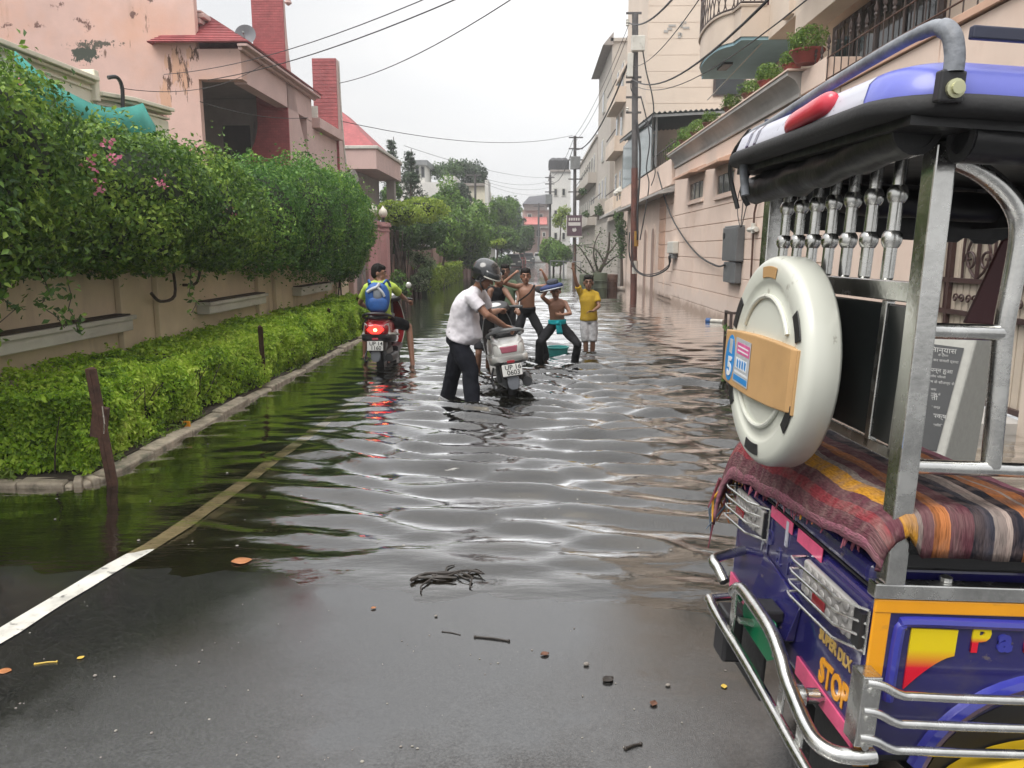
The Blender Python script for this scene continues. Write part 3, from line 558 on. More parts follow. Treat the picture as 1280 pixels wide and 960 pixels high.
slope_tiles((EX, YF - .22, EZ), (EX, 22.2, EZ), (-7.04, YF + .75, 6.60), (-7.04, 22.2, 6.60), 16, 'tile_courses')
slope_tiles((-7.95, 22.2, EZ), (-7.95, YF - .22, EZ), (-7.06, 22.2, 6.6), (-7.06, YF + .75, 6.60), 16, 'tile_courses')
MB().box2((EX - .02, YF - .2, 5.745), (-6.09, 22.2, 5.80)).box2((EX - .14, YF - .16, 5.68), (-6.09, 22.15, 5.742)).build('eave', PINKW2, ph, bevel=0.01)
MB().box2((-7.3, YF + .2, 6.30), (-6.98, 18.15, 6.40)).box2((-7.3, YF + .2, 6.41), (-6.90, 18.2, 6.5)).box2((-7.3, YF + .2, 6.51), (-6.95, 18.18, 6.56)).build('upper_cornice', PINKW2, ph, bevel=0.02)
MB().box2((-6.3, 22.25, 4.98), (-5.95, 24.9, 5.25)).build('parapet', PINKW2, ph, bevel=0.01)
dish = MB().prism([(-6.32, 5.62), (-6.1, 5.62), (-6.1, 5.3), (-6.32, 5.3)], (0, 22.6, 0), (1, 0, 0), (0, 0, 1), (0, .05, 0)).build('vent_frame', LEDGE, ph)
def fin(y, x0, x1, ztop, zbot, d0, d1, flare):
    out = [(y, zbot), (y, ztop), (y + d0, ztop)] + [(y + d0 + (d1 - d0) * s ** 2.2, ztop + (zbot - ztop) * s) for s in np.linspace(0.08, 1, 12)]
    f = MB().prism([(a, b) for a, b in out], (x0, 0, 0), (0, 1, 0), (0, 0, 1), (x1 - x0, 0, 0)).build('fin', PINKW2, ph, bevel=0.0)
    xl = lambda z: x0 - flare * max(0, (4.75 - z)) ** 2
    rows = [[(xl(z), y - .05, z), (x1, y - .05, z)] for z in np.linspace(ztop, zbot, 70)]
    b = [[(p[0], p[1] + .048, p[2]) for p in r] for r in rows]
    mb = MB()
    for i in range(69):      # one course per step, lower edge proud
        (a, bb), (c, d) = rows[i], rows[i + 1]
        mb.add([a, bb, (d[0], d[1] - .007, d[2]), (c[0], c[1] - .007, c[2]), b[i][0], b[i][1], b[i + 1][1], b[i + 1][0]], [(0, 1, 2, 3), (4, 7, 6, 5), (0, 4, 5, 1), (3, 2, 6, 7), (1, 5, 6, 2), (0, 3, 7, 4)])
    mb.build('tile_face', TILE, f, kind='stuff')
    return f
f1 = fin(19.9, -6.88, -6.1, 7.62, 3.7, 0.12, 2.0, 0.45)
f2 = fin(24.9, -6.82, -6.08, 7.42, 0.0, 0.25, 3.4, 0.0)
ar = [(25.9, 0.2), (25.9, 3.3)] + [(26.8 - .9 * math.cos(a), 3.6 + .7 * math.sin(a)) for a in np.linspace(0.2, math.pi * .8, 8)] + [(27.4, 0.2)]
MB().prism(ar, (-6.085, 0, 0), (0, 1, 0), (0, 0, 1), (0.02, 0, 0)).build('arch_recess', GREYS, f2)
MB().tube([(-6.08, 25.17, 7.4)] + [(-6.07, 24.9 + 0.25 + 3.15 * s ** 2.2, 7.42 - 7.4 * s) for s in np.linspace(0.05, 0.9, 14)], 0.035, 5).build('white_edge', LEDGE, f2)
MB().lathe([(0.02, 0), (0.09, .06), (0.05, .15), (.11, .2), (0.03, .4), (0.005, .5)], (-6.1, 20.3, 7.6), n=10).build('finial', PINKW2, f1, smooth=True)
# moss and streaks of bare render where the plaster has come away: marks with their own shape on the front wall
def wall_marks(m, base, marks):
    N, L = m.node_tree.nodes, m.node_tree.links; p = N['Principled BSDF']; out = p.inputs['Base Color'].links[0].from_socket
    tc = N.new('ShaderNodeTexCoord')
    for (wx, wz, rx, rz, col, sx, sz, lo) in marks:
        mp = N.new('ShaderNodeMapping'); mp.inputs['Location'].default_value = (-(wx - base[0]) / rx, 0, -(wz - base[2]) / rz); mp.inputs['Scale'].default_value = (1 / rx, 0.0, 1 / rz); L.new(tc.outputs['Object'], mp.inputs[0])
        ln = N.new('ShaderNodeVectorMath'); ln.operation = 'LENGTH'; L.new(mp.outputs[0], ln.inputs[0])
        m2 = N.new('ShaderNodeMapping'); m2.inputs['Scale'].default_value = (sx, 1, sz); L.new(tc.outputs['Object'], m2.inputs[0])
        nz = N.new('ShaderNodeTexNoise'); nz.inputs['Scale'].default_value = 1; nz.inputs['Detail'].default_value = 7; nz.inputs['Roughness'].default_value = 0.7; L.new(m2.outputs[0], nz.inputs[0])
        ma = N.new('ShaderNodeMath'); ma.operation = 'MULTIPLY_ADD'; ma.inputs[1].default_value = -0.34; L.new(ln.outputs[1], ma.inputs[0]); L.new(nz.outputs[0], ma.inputs[2])
        mr = N.new('ShaderNodeMapRange'); mr.inputs[1].default_value = lo; mr.inputs[2].default_value = lo + 0.05; L.new(ma.outputs[0], mr.inputs[0])
        mx = N.new('ShaderNodeMix'); mx.data_type = 'RGBA'; L.new(mr.outputs[0], mx.inputs[0]); L.new(out, mx.inputs[6]); mx.inputs[7].default_value = (*col, 1); out = mx.outputs[2]
    L.new(out, p.inputs['Base Color'])
mk_ = []
c = at(106, 66, y=YF); mk_.append((c.x, c.z, .42, .30, (.055, .065, .05), 9, 9, .27)); c = at(120, 55, y=YF); mk_.append((c.x, c.z, .8, .12, (.10, .09, .07), 10, 10, .33))
for px, py, rx, rz in ((224, 85, .42, .75), (232, 100, .2, .7), (208, 120, .24, .8), (212, 80, .12, .35), (204, 150, .15, .3), (240, 66, .2, .25)):
    c = at(px, py, y=YF); mk_.append((c.x, c.z, rx, rz, (.10, .05, .035), 14, 2.6, .34)); mk_.append((c.x - .05, c.z, rx * 1.2, rz, (.60, .36, .25), 9, 1.8, .37))
for px, py in ((100, 26), (8, 32), (70, 6), (168, 18), (112, 33), (45, 30), (190, 0)):
    c = at(px, py, y=YF); mk_.append((c.x, c.z, .3, .18, (.17, .09, .075), 9, 7, .40))
wall_marks(PINKW, (-9.0, 19.0, 0), mk_)

# satellite dish on the roof edge
dc = at(307, 44, x=-6.0); sd = thing('satellite_dish', 'round grey satellite dish on the roof edge of the pink house', 'satellite dish', (dc.x, dc.y, 5.85))
dn = Vector((0.15, -1, 0.25)).normalized()
MB().lathe([(0.0, -.05), (.10, -.045), (.17, -.02), (.20, .01), (.215, .03), (.2, .028), (.1, -.02), (0.0, -.03)], dc, dn, 22).build('reflector', mat('dark_grey_mesh', (0.13, 0.135, 0.15), rough=0.6, var=0.1), sd, smooth=True)
MB().tube([dc - dn * .04, dc + Vector((0, .1, -.12)), (dc.x, dc.y + .1, 5.84)], 0.016, 6).build('mast', RUST, sd)
MB().tube([dc + Vector((0, 0, -.2)), dc + dn * .24 + Vector((0, 0, -.06))], 0.008, 5).lathe([(.02, 0), (.02, .06)], dc + dn * .2 + Vector((0, 0, -.06)), dn, 8).build('feed_arm', GREYM, sd)

# next house: red hip roof on a deep slab
h2 = thing('porch_house', 'pale pink house with red hip roof and deep porch slab behind the fins', 'house', (-7.5, 32, 0))
a, b = at(470, 186, y=30), at(470, 211, y=30); x1 = a.x
MB().box2((-10, 30, b.z), (x1, 35.5, a.z)).build('roof_slab', PINKW2, h2)
MB().box2((-10, 29.94, a.z), (x1 + .08, 35.56, a.z + .12)).build('slab_edge', LEDGE, h2, bevel=.02)
MB().box2((-10, 31.0, 0), (x1 - .9, 35, b.z - .01)).build('wall', GREYS, h2)
MB().box2((x1 - .5, 34.6, 0), (x1 - .15, 35, b.z - .01)).build('porch_pillar', GREYS, h2)
ap = at(428, 140, y=32); e = a.z + .125
MB().add([(-9.5, 30.1, e), (x1 - .1, 30.1, e), (x1 - .1, 35, e), (-9.5, 35, e), (ap.x, 32, ap.z), (ap.x, 33.5, ap.z)], [(0, 1, 4), (1, 2, 5, 4), (2, 3, 5), (3, 0, 4, 5), (3, 2, 1, 0)]).build('hip_roof', TILE, h2)
wd = MB().box2((x1 - .9, 32.2, 1.2), (x1 - .86, 33.4, 2.6)).build('window', GREYM, h2); MB().box2((x1 - .88, 32.3, 1.3), (x1 - .84, 33.3, 2.5)).build('pane', DARKGLASS, wd)

# pink gate pillars with lamp globes
PINKP = mat('dusky_pink_stone', (0.44, 0.23, 0.225), rough=0.8, var=0.12, vscale=4, bump=0.2, stain=[((0.2, 0.11, 0.1), 0.56, 0.75, (4, 4, 1), 0.6)])
GLOBE = mat('frosted_glass', (0.72, 0.68, 0.58), rough=0.3, var=0.06)
PL = ['nearer dusky pink gate pillar beside the rounded creeper', 'farther dusky pink gate pillar beside the yellow green vine']
LL = ['small lamp globe on the nearer pink gate pillar', 'small lamp globe on the farther pink gate pillar']
for i, (p0, p1, yy) in enumerate(((459.5, 471.5, 20.5), (472.5, 483.5, 21.6))):
    a, b = at(p0, 300, y=yy), at(p1, 300, y=yy); zt = at(470, 276 + i * 2, y=yy).z; cx = (a.x + b.x) / 2; w = b.x - a.x
    p = thing('gate_pillar', PL[i], 'pillar', (cx, yy + .2, 0), group='pink gate pillars')
    MB().box2((a.x, yy, -.2), (b.x, yy + .45, zt - .12)).build('shaft', PINKP, p, bevel=.01)
    MB().box2((a.x - .05, yy - .05, zt - .12), (b.x + .05, yy + .5, zt - .05)).box2((a.x - .02, yy - .02, zt - .25), (b.x + .02, yy + .47, zt - .2)).box2((a.x - .03, yy - .03, zt - .048), (b.x + .03, yy + .48, zt)).build('cap', PINKP, p, bevel=.012)
    MB().box2((a.x + w * .25, yy - .018, .5), (b.x - w * .25, yy - .002, zt - .45)).build('raised_panel', PINKP, p, bevel=.008)
    l = thing('pillar_lamp', LL[i], 'lamp', (cx, yy + .2, zt), group='lamps on the gate pillars')
    MB().lathe([(.06, 0), (.06, .03), (.025, .05), (.025, .12), (.07, .14)], (cx, yy + .2, zt), n=10).build('base', BLACKP, l, smooth=True)
    MB().lathe([(.05, .14), (.10, .18), (.125, .26), (.10, .35), (.045, .40), (.02, .44), (.0, .47)], (cx, yy + .2, zt), n=12).build('globe', GLOBE, l, smooth=True)
# ------------------------------------------------------------------ right side of the street
PEACH = mat('peach_plaster', (0.75, 0.60, 0.51), rough=0.85, var=0.07, vscale=0.9, bump=0.12, bscale=45, stain=[((0.64, 0.45, 0.35), 0.54, 0.75, (0.8, 0.8, 0.8), 0.6), ((0.40, 0.30, 0.25), 0.60, 0.8, (1.5, 1.5, 0.5), 0.5)])
PEACH2 = mat('orange_washed_plaster', (0.58, 0.37, 0.27), rough=0.85, var=0.12, vscale=2, bump=0.1)
BEIGE = mat('beige_plaster', (0.65, 0.55, 0.46), rough=0.85, var=0.07, vscale=0.6, bump=0.1, stain=[((0.38, 0.29, 0.23), 0.56, 0.8, (0.5, 0.5, 0.25), 0.5)])
SOFFIT = mat('teal_paint', (0.25, 0.41, 0.47), rough=0.7, var=0.08)
CORN = mat('grey_cement', (0.40, 0.385, 0.365), rough=0.75, var=0.15, vscale=2, bump=0.15, stain=[((0.16, 0.155, 0.15), 0.55, 0.75, (1.2, 0.5, 5), 0.7)])
def damp_foot(m, base_z, dark, pale):      # tide marks and efflorescence above the ground
    N, L = m.node_tree.nodes, m.node_tree.links; p = N['Principled BSDF']; out = p.inputs['Base Color'].links[0].from_socket
    tc = N.new('ShaderNodeTexCoord'); sp = N.new('ShaderNodeSeparateXYZ'); L.new(tc.outputs['Object'], sp.inputs[0])
    for col, h, amp, sc, k in ((pale, .55, 1.1, 1.7, .55), (dark, .20, .55, 2.6, .75)):
        nz = N.new('ShaderNodeTexNoise'); nz.inputs['Scale'].default_value = sc; nz.inputs['Detail'].default_value = 7; nz.inputs['Roughness'].default_value = .68; L.new(tc.outputs['Object'], nz.inputs[0])
        ma = N.new('ShaderNodeMath'); ma.operation = 'MULTIPLY_ADD'; ma.inputs[1].default_value = -amp; L.new(nz.outputs[0], ma.inputs[0]); L.new(sp.outputs['Z'], ma.inputs[2])
        mr = N.new('ShaderNodeMapRange'); mr.inputs[1].default_value = base_z + h - amp * .5 + .06; mr.inputs[2].default_value = base_z + h - amp * .5 - .12; mr.inputs[4].default_value = k; L.new(ma.outputs[0], mr.inputs[0])
        mx = N.new('ShaderNodeMix'); mx.data_type = 'RGBA'; L.new(mr.outputs[0], mx.inputs[0]); L.new(out, mx.inputs[6]); mx.inputs[7].default_value = (*col, 1); out = mx.outputs[2]
    L.new(out, p.inputs['Base Color'])
damp_foot(PEACH, 0.0, (.33, .235, .18), (.66, .56, .50))
IRON = mat('dark_wrought_iron', (0.055, 0.038, 0.034), rough=0.55, var=0.3)
WX = 4.3
rw = thing('street_wall', 'peach plastered street wall scored into blocks with two hooded windows', 'wall', (WX + .15, 19, 0))
MB().box2((WX + .03, 11.4, -.3), (WX + .34, 24.05, 4.05)).build('wall_body', PEACH, rw)
# raised plaster blocks leave the scored lines between them; vertical joints split the wall into bays
W1 = (20.02, 21.8, 2.88, 3.42); W2 = (17.0, 18.62, 2.82, 3.36)
bays = [11.45, 12.95, 14.5, 15.85, 17.1, 19.55, 20.9, 22.2, 23.45, 24.05]; zz = [-.3, .22, .62, 1.02, 1.42, 1.82, 2.22, 2.62]
for i in range(len(bays) - 1):
    for j in range(len(zz) - 1):
        g = 0.010
        MB().box2((WX, bays[i] + g, zz[j] + g * .8), (WX + .03, bays[i + 1] - g, zz[j + 1] - g * .8)).build('plaster_block', PEACH, rw, bevel=0.006)
def face_with_holes(y0, y1, z0, z1, holes):
    ys_ = sorted({y0, y1} | {q for h in holes for q in h[:2]}); zs_ = sorted({z0, z1} | {q for h in holes for q in h[2:]})
    for a, b in zip(ys_, ys_[1:]):
        run = None
        for c, d in zip(zs_, zs_[1:]):
            if any(h[0] <= (a + b) / 2 <= h[1] and h[2] <= (c + d) / 2 <= h[3] for h in holes): continue
            MB().box2((WX - .002, a + .0005, c + .0005), (WX + .03, b - .0005, d - .0005)).build('plaster_face', PEACH, rw)
face_with_holes(11.45, 24.05, 2.63, 4.0, [W1, W2])
for (y0, y1, z0, z1), lb in ((W1, None), (W2, None)):
    w = MB()
    for a, b in (((y0, z0), (y0 + .07, z1)), ((y1 - .07, z0), (y1, z1)), ((y0 + .07, z1 - .06), (y1 - .07, z1)), ((y0 + .07, z0), (y1 - .07, z0 + .06))): w.box2((WX + .002, a[0], a[1]), (WX + .028, b[0], b[1]))
    f = w.build('window', PEACH, rw)
    MB().box2((WX + .0255, y0 + .07, z0 + .06), (WX + .0295, y1 - .07, z1 - .06)).build('pane', DARKGLASS, f)
    for q in (0.33, 0.66): MB().box2((WX + .012, y0 + (y1 - y0) * q - .02, z0 + .06), (WX + .025, y0 + (y1 - y0) * q + .02, z1 - .06)).build('bar', GREYM, f)
    MB().box2((WX - .06, y0 - .06, z0 - .07), (WX + .02, y1 + .06, z0 - .005)).build('sill', PEACH, f, bevel=.008)
    MB().hexa([(WX - .42, y0 - .2, z1 + .08), (WX, y0 - .2, z1 + .14), (WX, y1 + .2, z1 + .14), (WX - .42, y1 + .2, z1 + .08)][::-1], [(WX - .42, y0 - .2, z1 + .14), (WX, y0 - .2, z1 + .3), (WX, y1 + .2, z1 + .3), (WX - .42, y1 + .2, z1 + .14)][::-1]).build('window_hood', PEACH2, rw, bevel=.01)
# cove cornice along the top
prof = [(0.0, 4.03), (-.04, 4.03), (-.04, 4.09), (-.02, 4.10), (-.05, 4.2), (-.12, 4.29), (-.22, 4.35), (-.24, 4.36), (-.24, 4.42), (.5, 4.42), (.5, 4.03)]
MB().prism([(a, b) for a, b in prof], (WX, 13.05, 0), (1, 0, 0), (0, 0, 1), (0, 11.05, 0)).build('cornice', CORN, rw, smooth=True, angle=25)
MB().box2((WX - .26, 13.0, 4.423), (WX + .55, 24.15, 4.455)).build('cornice_slab', PEACH, rw, bevel=.006)
MB().box2((WX - .02, 12.0, 4.05), (WX + .5, 13.04, 4.40)).build('parapet_end', PEACH, rw, bevel=.01)
MB().box2((WX - .04, 7.0, 3.86), (WX + .34, 12.9, 3.94)).build('ledge', PEACH2, rw, bevel=.006)
MB().box2((WX, 8.75, -.3), (WX + .3, 11.39, 3.85)).build('gate_side_pier', PEACH, rw)

# cable, meters, pipe on the wall
METER = mat('dark_grey_meter_paint', (.11, .115, .12), rough=.5, var=.2, bump=.05)
mb_ = thing('meter_box', 'grey double electric meter box on the peach wall', 'meter box', (4.12, 16.45, .95))
MB().box2((4.13, 15.95, 1.38), (WX, 17.1, 2.08)).build('upper_box', METER, mb_, bevel=.02); MB().box2((4.15, 16.05, .93), (WX, 17.0, 1.36)).build('lower_box', METER, mb_, bevel=.02)
MB().box2((4.118, 16.9, 1.85), (4.129, 17.05, 1.97)).build('window', BLACKP, mb_); MB().box2((4.14, 16.0, 2.082), (WX, 17.0, 2.11)).build('lid', GREYM, mb_, bevel=.006)
jb = thing('junction_box', 'small pale junction box fed by a looping cable on the peach wall', 'junction box', (4.2, 23.5, 1.4))
MB().box2((4.12, 23.05, 1.5), (WX, 24.0, 1.86)).build('case', LEDGE, jb, bevel=.03); MB().box2((4.15, 23.2, 1.36), (WX, 23.85, 1.498)).build('gland', GREYM, jb, bevel=.02)
wp = thing('water_pipe', 'thin rusty water pipe with pale valve beside the meter box', 'pipe', (4.22, 15.2, .2))
MB().tube([(4.24, 15.15, .2), (4.24, 15.15, 2.3), (4.24, 15.0, 2.55), (4.28, 14.9, 2.6)], .02, 6).build('pipe', RUST, wp, smooth=True)
MB().tube([(4.24, 15.45, 2.0), (4.24, 14.95, 2.0)], .05, 8).tube([(4.24, 15.15, 1.93), (4.24, 15.15, 2.12)], .045, 8).build('valve', LEDGE, wp, smooth=True)
bc = thing('blue_cap_pipe', 'pale drain pipe with a blue cap lying at the foot of the peach wall', 'pipe', (4.1, 17.6, 0))
BLUEP = mat('blue_plastic', (0.03, 0.09, 0.24), rough=0.4, var=0.15)
MB().tube([(4.28, 17.3, .03), (4.05, 17.5, .03)], .05, 10).build('pipe', LEDGE, bc, smooth=True); MB().tube([(4.05, 17.5, .03), (3.97, 17.57, .03)], .065, 10).build('cap', BLUEP, bc, smooth=True)

# flower pots on the cornice
POTM = mat('terracotta', (0.28, 0.06, 0.05), rough=0.6, var=0.15, vscale=8, bump=0.1)
POTM2 = mat('dark_terracotta', (0.16, 0.07, 0.05), rough=0.75, var=0.25, vscale=8)
POTLEAF = leaf_mat('pot_plant_leaf', [(0.04, 0.09, 0.02), (0.10, 0.19, 0.03), (0.22, 0.34, 0.07), (0.34, 0.45, 0.14)], 0.3)
pots = [(858, 166, .26, .20, 'potted fern at the far end of the cornice, darkest and fullest', 0), (872, 157, .24, .18, 'second potted fern from the far end of the cornice', 0), (888, 150, .22, .18, 'third potted fern from the far end, beside the glass canopy', 0), (915, 131, .22, .18, 'low bright green potted plant on the cornice under the balcony window', 0), (939, 117, .21, .18, 'pale tufted potted plant below the teal balcony underside', 0), (961, 101, .24, .19, 'round dark green plant in a red pot third from the cornice end', 0), (990, 82, .19, .15, 'yellow green plant tucked behind the big red bowl pot', 0), (1008, 76, .29, .25, 'largest leafy plant in a broad red bowl pot at the near cornice end', 1)]
for i, (px, py, rr, pr, lb, bowl) in enumerate(pots):
    c = at(px, py + 6, x=WX - .06); c.z = 4.456
    t = thing('potted_plant', lb, 'potted plant', c, group='pots in a row on the cornice')
    s = rr / .24; h = .20 if bowl else .15
    MB().lathe([(pr * .62, 0), (pr * .8, h * .4), (pr, h * .85), (pr * 1.08, h * .88), (pr * 1.08, h), (pr * .9, h), (pr * .85, h * .8)], c, n=16).build('pot', POTM if bowl or i in (5, 6) else POTM2, t, smooth=True)
    bl = [((c.x, c.y, c.z + h + rr * .45), (rr, rr, rr * .75)), ((c.x, c.y + rr * .6, c.z + h + rr * .3), (rr * .7, rr * .7, rr * .5)), ((c.x - rr * .3, c.y - rr * .5, c.z + h + rr * .35), (rr * .7, rr * .7, rr * .6))]
    P, Nn = blob_points(bl, 1500, .6, 60 + i, .3, 5); leaves('leaves', P, Nn, .055, POTLEAF if i not in (0,) else BOUG, t, aspect=.42)

# spear fence on the ledge, and the upper house
fn = thing('spear_fence', 'rusty spear topped iron fence on the wall ledge above the rickshaw roof', 'fence', (WX, 10.5, 3.94))
for k in range(2): MB().tube([(WX, 7.2, 4.08 + k * .30), (WX, 12.6, 4.08 + k * .30)], .012, 5).build('rail', RUST, fn)
for y in np.arange(7.3, 12.6, .26):
    hh = .58 if int(y * 4) % 3 else .50
    b = MB().tube([(WX, y, 3.94), (WX, y, 3.94 + hh)], .009, 5); b.lathe([(.009, 0), (.024, .03), (.012, .06), (.03, .09), (.002, .2)], (WX, y, 3.94 + hh - .02), n=6); b.tube([(WX, y - .05, 3.94 + hh - .03), (WX, y + .05, 3.94 + hh - .03)], .007, 4)
    b.build('spear', IRON, fn, smooth=True)

uh = thing('balcony_house', 'peach house over the wall with a rounded balcony and deep teal soffit', 'house', (6.0, 12.5, 0))
MB().box2((5.26, 3.0, 3.0), (9.5, 19.3, 9.2)).build('wall', BEIGE, uh)
MB().box2((WX, 5.2, -.3), (WX + .4, 6.75, 3.85)).build('gate_pier', BEIGE, rw)
MB().box2((WX + .01, 6.76, 2.75), (WX + .3, 8.74, 3.84)).build('gate_lintel', PEACH, rw)
MB().box2((WX + .35, 4.0, 3.6), (5.34, 17, 3.72)).build('terrace_floor', CORN, uh)
bw = MB().box2((5.22, 10.6, 4.2), (5.259, 14.4, 5.42)).build('window', IRON, uh); MB().box2((5.205, 10.75, 4.28), (5.219, 14.25, 5.32)).build('pane', DARKGLASS, bw)
for q in (11.6, 12.5, 13.4): MB().box2((5.19, q - .04, 4.28), (5.204, q + .04, 5.32)).build('bar', IRON, bw)
for y in np.arange(10.85, 14.2, .17): MB().tube([(5.17, y, 4.22), (5.17, y, 5.36)], .007, 4).build('grille_bar', IRON, bw)
SLZ = 5.6      # underside of the balcony floor
bow = [(5.25, 19.3), (3.99, 19.3), (3.97, 19.05), (3.90, 18.8), (3.78, 18.45), (3.71, 18.0), (3.68, 17.6), (3.68, 17.15), (3.72, 16.75), (3.82, 16.45), (3.97, 16.25), (4.01, 15.85), (4.50, 15.85), (5.25, 15.85)]
bow = [bow[0]] + [tuple(p)[:2] for p in spline([(x, y, 0) for x, y in bow[1:11]], 3)] + bow[11:]
MB().prism(bow, (0, 0, SLZ), (1, 0, 0), (0, 1, 0), (0, 0, .06)).build('soffit', SOFFIT, uh)
bl2 = [(x - (.025 if x < 4.6 else 0), y - (.02 if y < 16 else 0)) for x, y in bow]
MB().prism(bl2, (0, 0, SLZ + .062), (1, 0, 0), (0, 1, 0), (0, 0, .56)).build('balcony_apron', BEIGE, uh)
MB().tube([(x - .02, y, SLZ + .63) for x, y in bl2[1:-1]], .03, 5).build('apron_coping', BEIGE, uh)
MB().prism([(4.3, 17.6), (4.3, 18.2), (4.1, 18.2), (4.1, 17.6)], (0, 0, SLZ - .05), (1, 0, 0), (0, 1, 0), (0, 0, .045)).build('soffit_lamp', BLACKP, uh)
MB().box2((4.52, 3.0, SLZ), (5.6, 15.82, SLZ + 3.6)).build('upper_storey', BEIGE, uh)
MB().box2((4.50, 10.0, SLZ - .32), (4.85, 14.2, SLZ - .003)).build('slab_beam', BEIGE, uh, bevel=.01)
MB().box2((4.42, 14.35, SLZ + .05), (4.53, 14.75, SLZ + .32)).build('bracket', BEIGE, uh, bevel=.01)
MB().box2((3.9, 10.0, SLZ + .7), (4.515, 13.6, SLZ + .95)).build('upper_ledge', BEIGE, uh, bevel=.01)
MB().box2((4.44, 15.86, SLZ + .1), (4.51, 15.93, SLZ + 2.6)).build('drain_pipe', mat('maroon_paint', (.10, .03, .035), rough=.5), uh)
MB().tube([(4.55, 15.7, SLZ + .1), (4.0, 18.6, SLZ - .6)], .012, 4).build('stay_wire', LEDGE, uh)
rl = MB()
rp = [(x - .01, y) for x, y in bl2[1:-1]]
for k, z in enumerate((SLZ + .68, SLZ + 1.5)): MB().tube([(x, y, z) for x, y in rp], .022, 6).build('railing_rail', IRON, uh, smooth=True)
cum = [0]
for i in range(1, len(rp)): cum.append(cum[-1] + math.dist(rp[i], rp[i - 1]))
k = 0; d = .06
while d < cum[-1]:
    i = next(i for i in range(1, len(cum)) if cum[i] >= d); t = (d - cum[i - 1]) / (cum[i] - cum[i - 1] + 1e-9); x = rp[i - 1][0] + (rp[i][0] - rp[i - 1][0]) * t; y = rp[i - 1][1] + (rp[i][1] - rp[i - 1][1]) * t
    tx, ty = (rp[i][0] - rp[i - 1][0]) / (cum[i] - cum[i - 1] + 1e-9), (rp[i][1] - rp[i - 1][1]) / (cum[i] - cum[i - 1] + 1e-9)
    b = MB(); sg = 1 if k % 2 else -1
    b.tube([(x + tx * .055 * sg * math.sin(q * 9.4), y + ty * .055 * sg * math.sin(q * 9.4), SLZ + .68 + q * .86) for q in np.linspace(0, 1, 12)], .013, 4).build('railing_scroll', IRON, uh, smooth=True)
    k += 1; d += .105
# beige building beyond with corrugated canopy and glass
bb = thing('beige_building', 'tall plain beige building behind the glass canopy', 'building', (7, 29, 0))
MB().box2((4.6, 33, 3.0), (12, 40, 18)).build('wall', BEIGE, bb)
MB().box2((6.4, 19.4, 3.0), (9.5, 32.9, 5.6)).build('rear_wing', BEIGE, bb)
for z in np.arange(4.4, 17, .62): MB().box2((4.63, 32.985, z), (11.9, 32.998, z + .60)).build('wall_course', BEIGE, bb)
w = MB().box2((7.3, 32.94, 7.75), (8.6, 32.984, 8.6)).build('window', IRON, bb); MB().box2((7.4, 32.92, 7.83), (8.5, 32.939, 8.52)).build('pane', DARKGLASS, bb if False else w)
for q in range(11):
    MB().box((6.1 + random.uniform(-.8, .8), 32.97, 10.3 + random.uniform(-.3, .3)), (random.uniform(.06, .3), .02, random.uniform(.03, .12))).build('spalled_patch', CORN, bb)
# lower wall further along, with arched niches, under the canopy terrace
tw_ = thing('terrace_wall', 'peach lower wall with three arched niches and glazed terrace above', 'wall', (4.45, 29, 0))
MB().box2((WX + .05, 24.1, -.3), (WX + .4, 37.5, 3.55)).build('wall_body', PEACH, tw_)
def arch(y, w, z0, z1): return [(y - w, z0)] + [(y - w * math.cos(a), z1 + w * .9 * math.sin(a)) for a in np.linspace(0, math.pi, 9)] + [(y + w, z0)]
for y, w in ((28.2, .42), (30.1, .42), (32.7, .42)):
    MB().prism(arch(y, w, -.1, 2.15), (WX + .048, 0, 0), (0, 1, 0), (0, 0, 1), (-.02, 0, 0)).build('niche_frame', PEACH, tw_)
    MB().prism(arch(y, w * .72, -.1, 2.1), (WX + .026, 0, 0), (0, 1, 0), (0, 0, 1), (-.012, 0, 0)).build('niche', mat('niche_shade_paint', (.33, .23, .19), rough=.9), tw_)
for z in np.arange(.1, 3.3, .42): MB().box2((WX + .022, 25.7, z), (WX + .048, 26.9, z + .40)).build('quoin', PEACH2 if z > .9 else PEACH, tw_, bevel=.008)
for z in np.arange(.1, 3.3, .42): MB().box2((WX + .022, 24.15, z), (WX + .048, 25.6, z + .40)).build('plaster_block', PEACH, tw_, bevel=.008)
MB().hexa([(WX - .5, 24.1, 3.28), (WX + .04, 24.1, 3.36), (WX + .04, 36, 3.36), (WX - .5, 36, 3.28)][::-1], [(WX - .5, 24.1, 3.36), (WX + .04, 24.1, 3.56), (WX + .04, 36, 3.56), (WX - .5, 36, 3.36)][::-1]).build('chajja', CORN, tw_, bevel=.01)
MB().box2((WX - .1, 24.1, 3.57), (WX + .4, 37.5, 4.35)).build('parapet', PEACH, tw_, bevel=.01)
for y in np.arange(24.3, 34, .42): MB().tube([(WX, y, 4.35), (WX, y, 4.85)], .012, 4).build('baluster', IRON, tw_)
MB().tube([(WX, 24.2, 4.85), (WX, 34, 4.85)], .025, 5).build('rail', IRON, tw_)
GREENG = mat('green_tinted_glass', (0.10, 0.17, 0.175), rough=0.12, var=0.25, vscale=0.9, spec=0.6)
cp = thing('glass_canopy', 'green glass terrace room under a dark corrugated canopy', 'terrace room', (5, 29, 4.4))
for y0, y1 in ((28.3, 31.0), (31.05, 33.9), (33.95, 37.0)): MB().box2((4.18, y0, 4.4), (4.21, y1, 6.1 + (y0 - 27) * .03)).build('glass_panel', GREENG, cp)
MB().box2((4.25, 32.3, 4.4), (4.9, 32.33, 6.2)).build('glass_panel', GREENG, cp)
for y in (27.3, 28.2, 37.05): MB().box2((4.17, y, 4.4), (4.23, y + .06, 6.15)).build('post', GREYM, cp)
rows = []
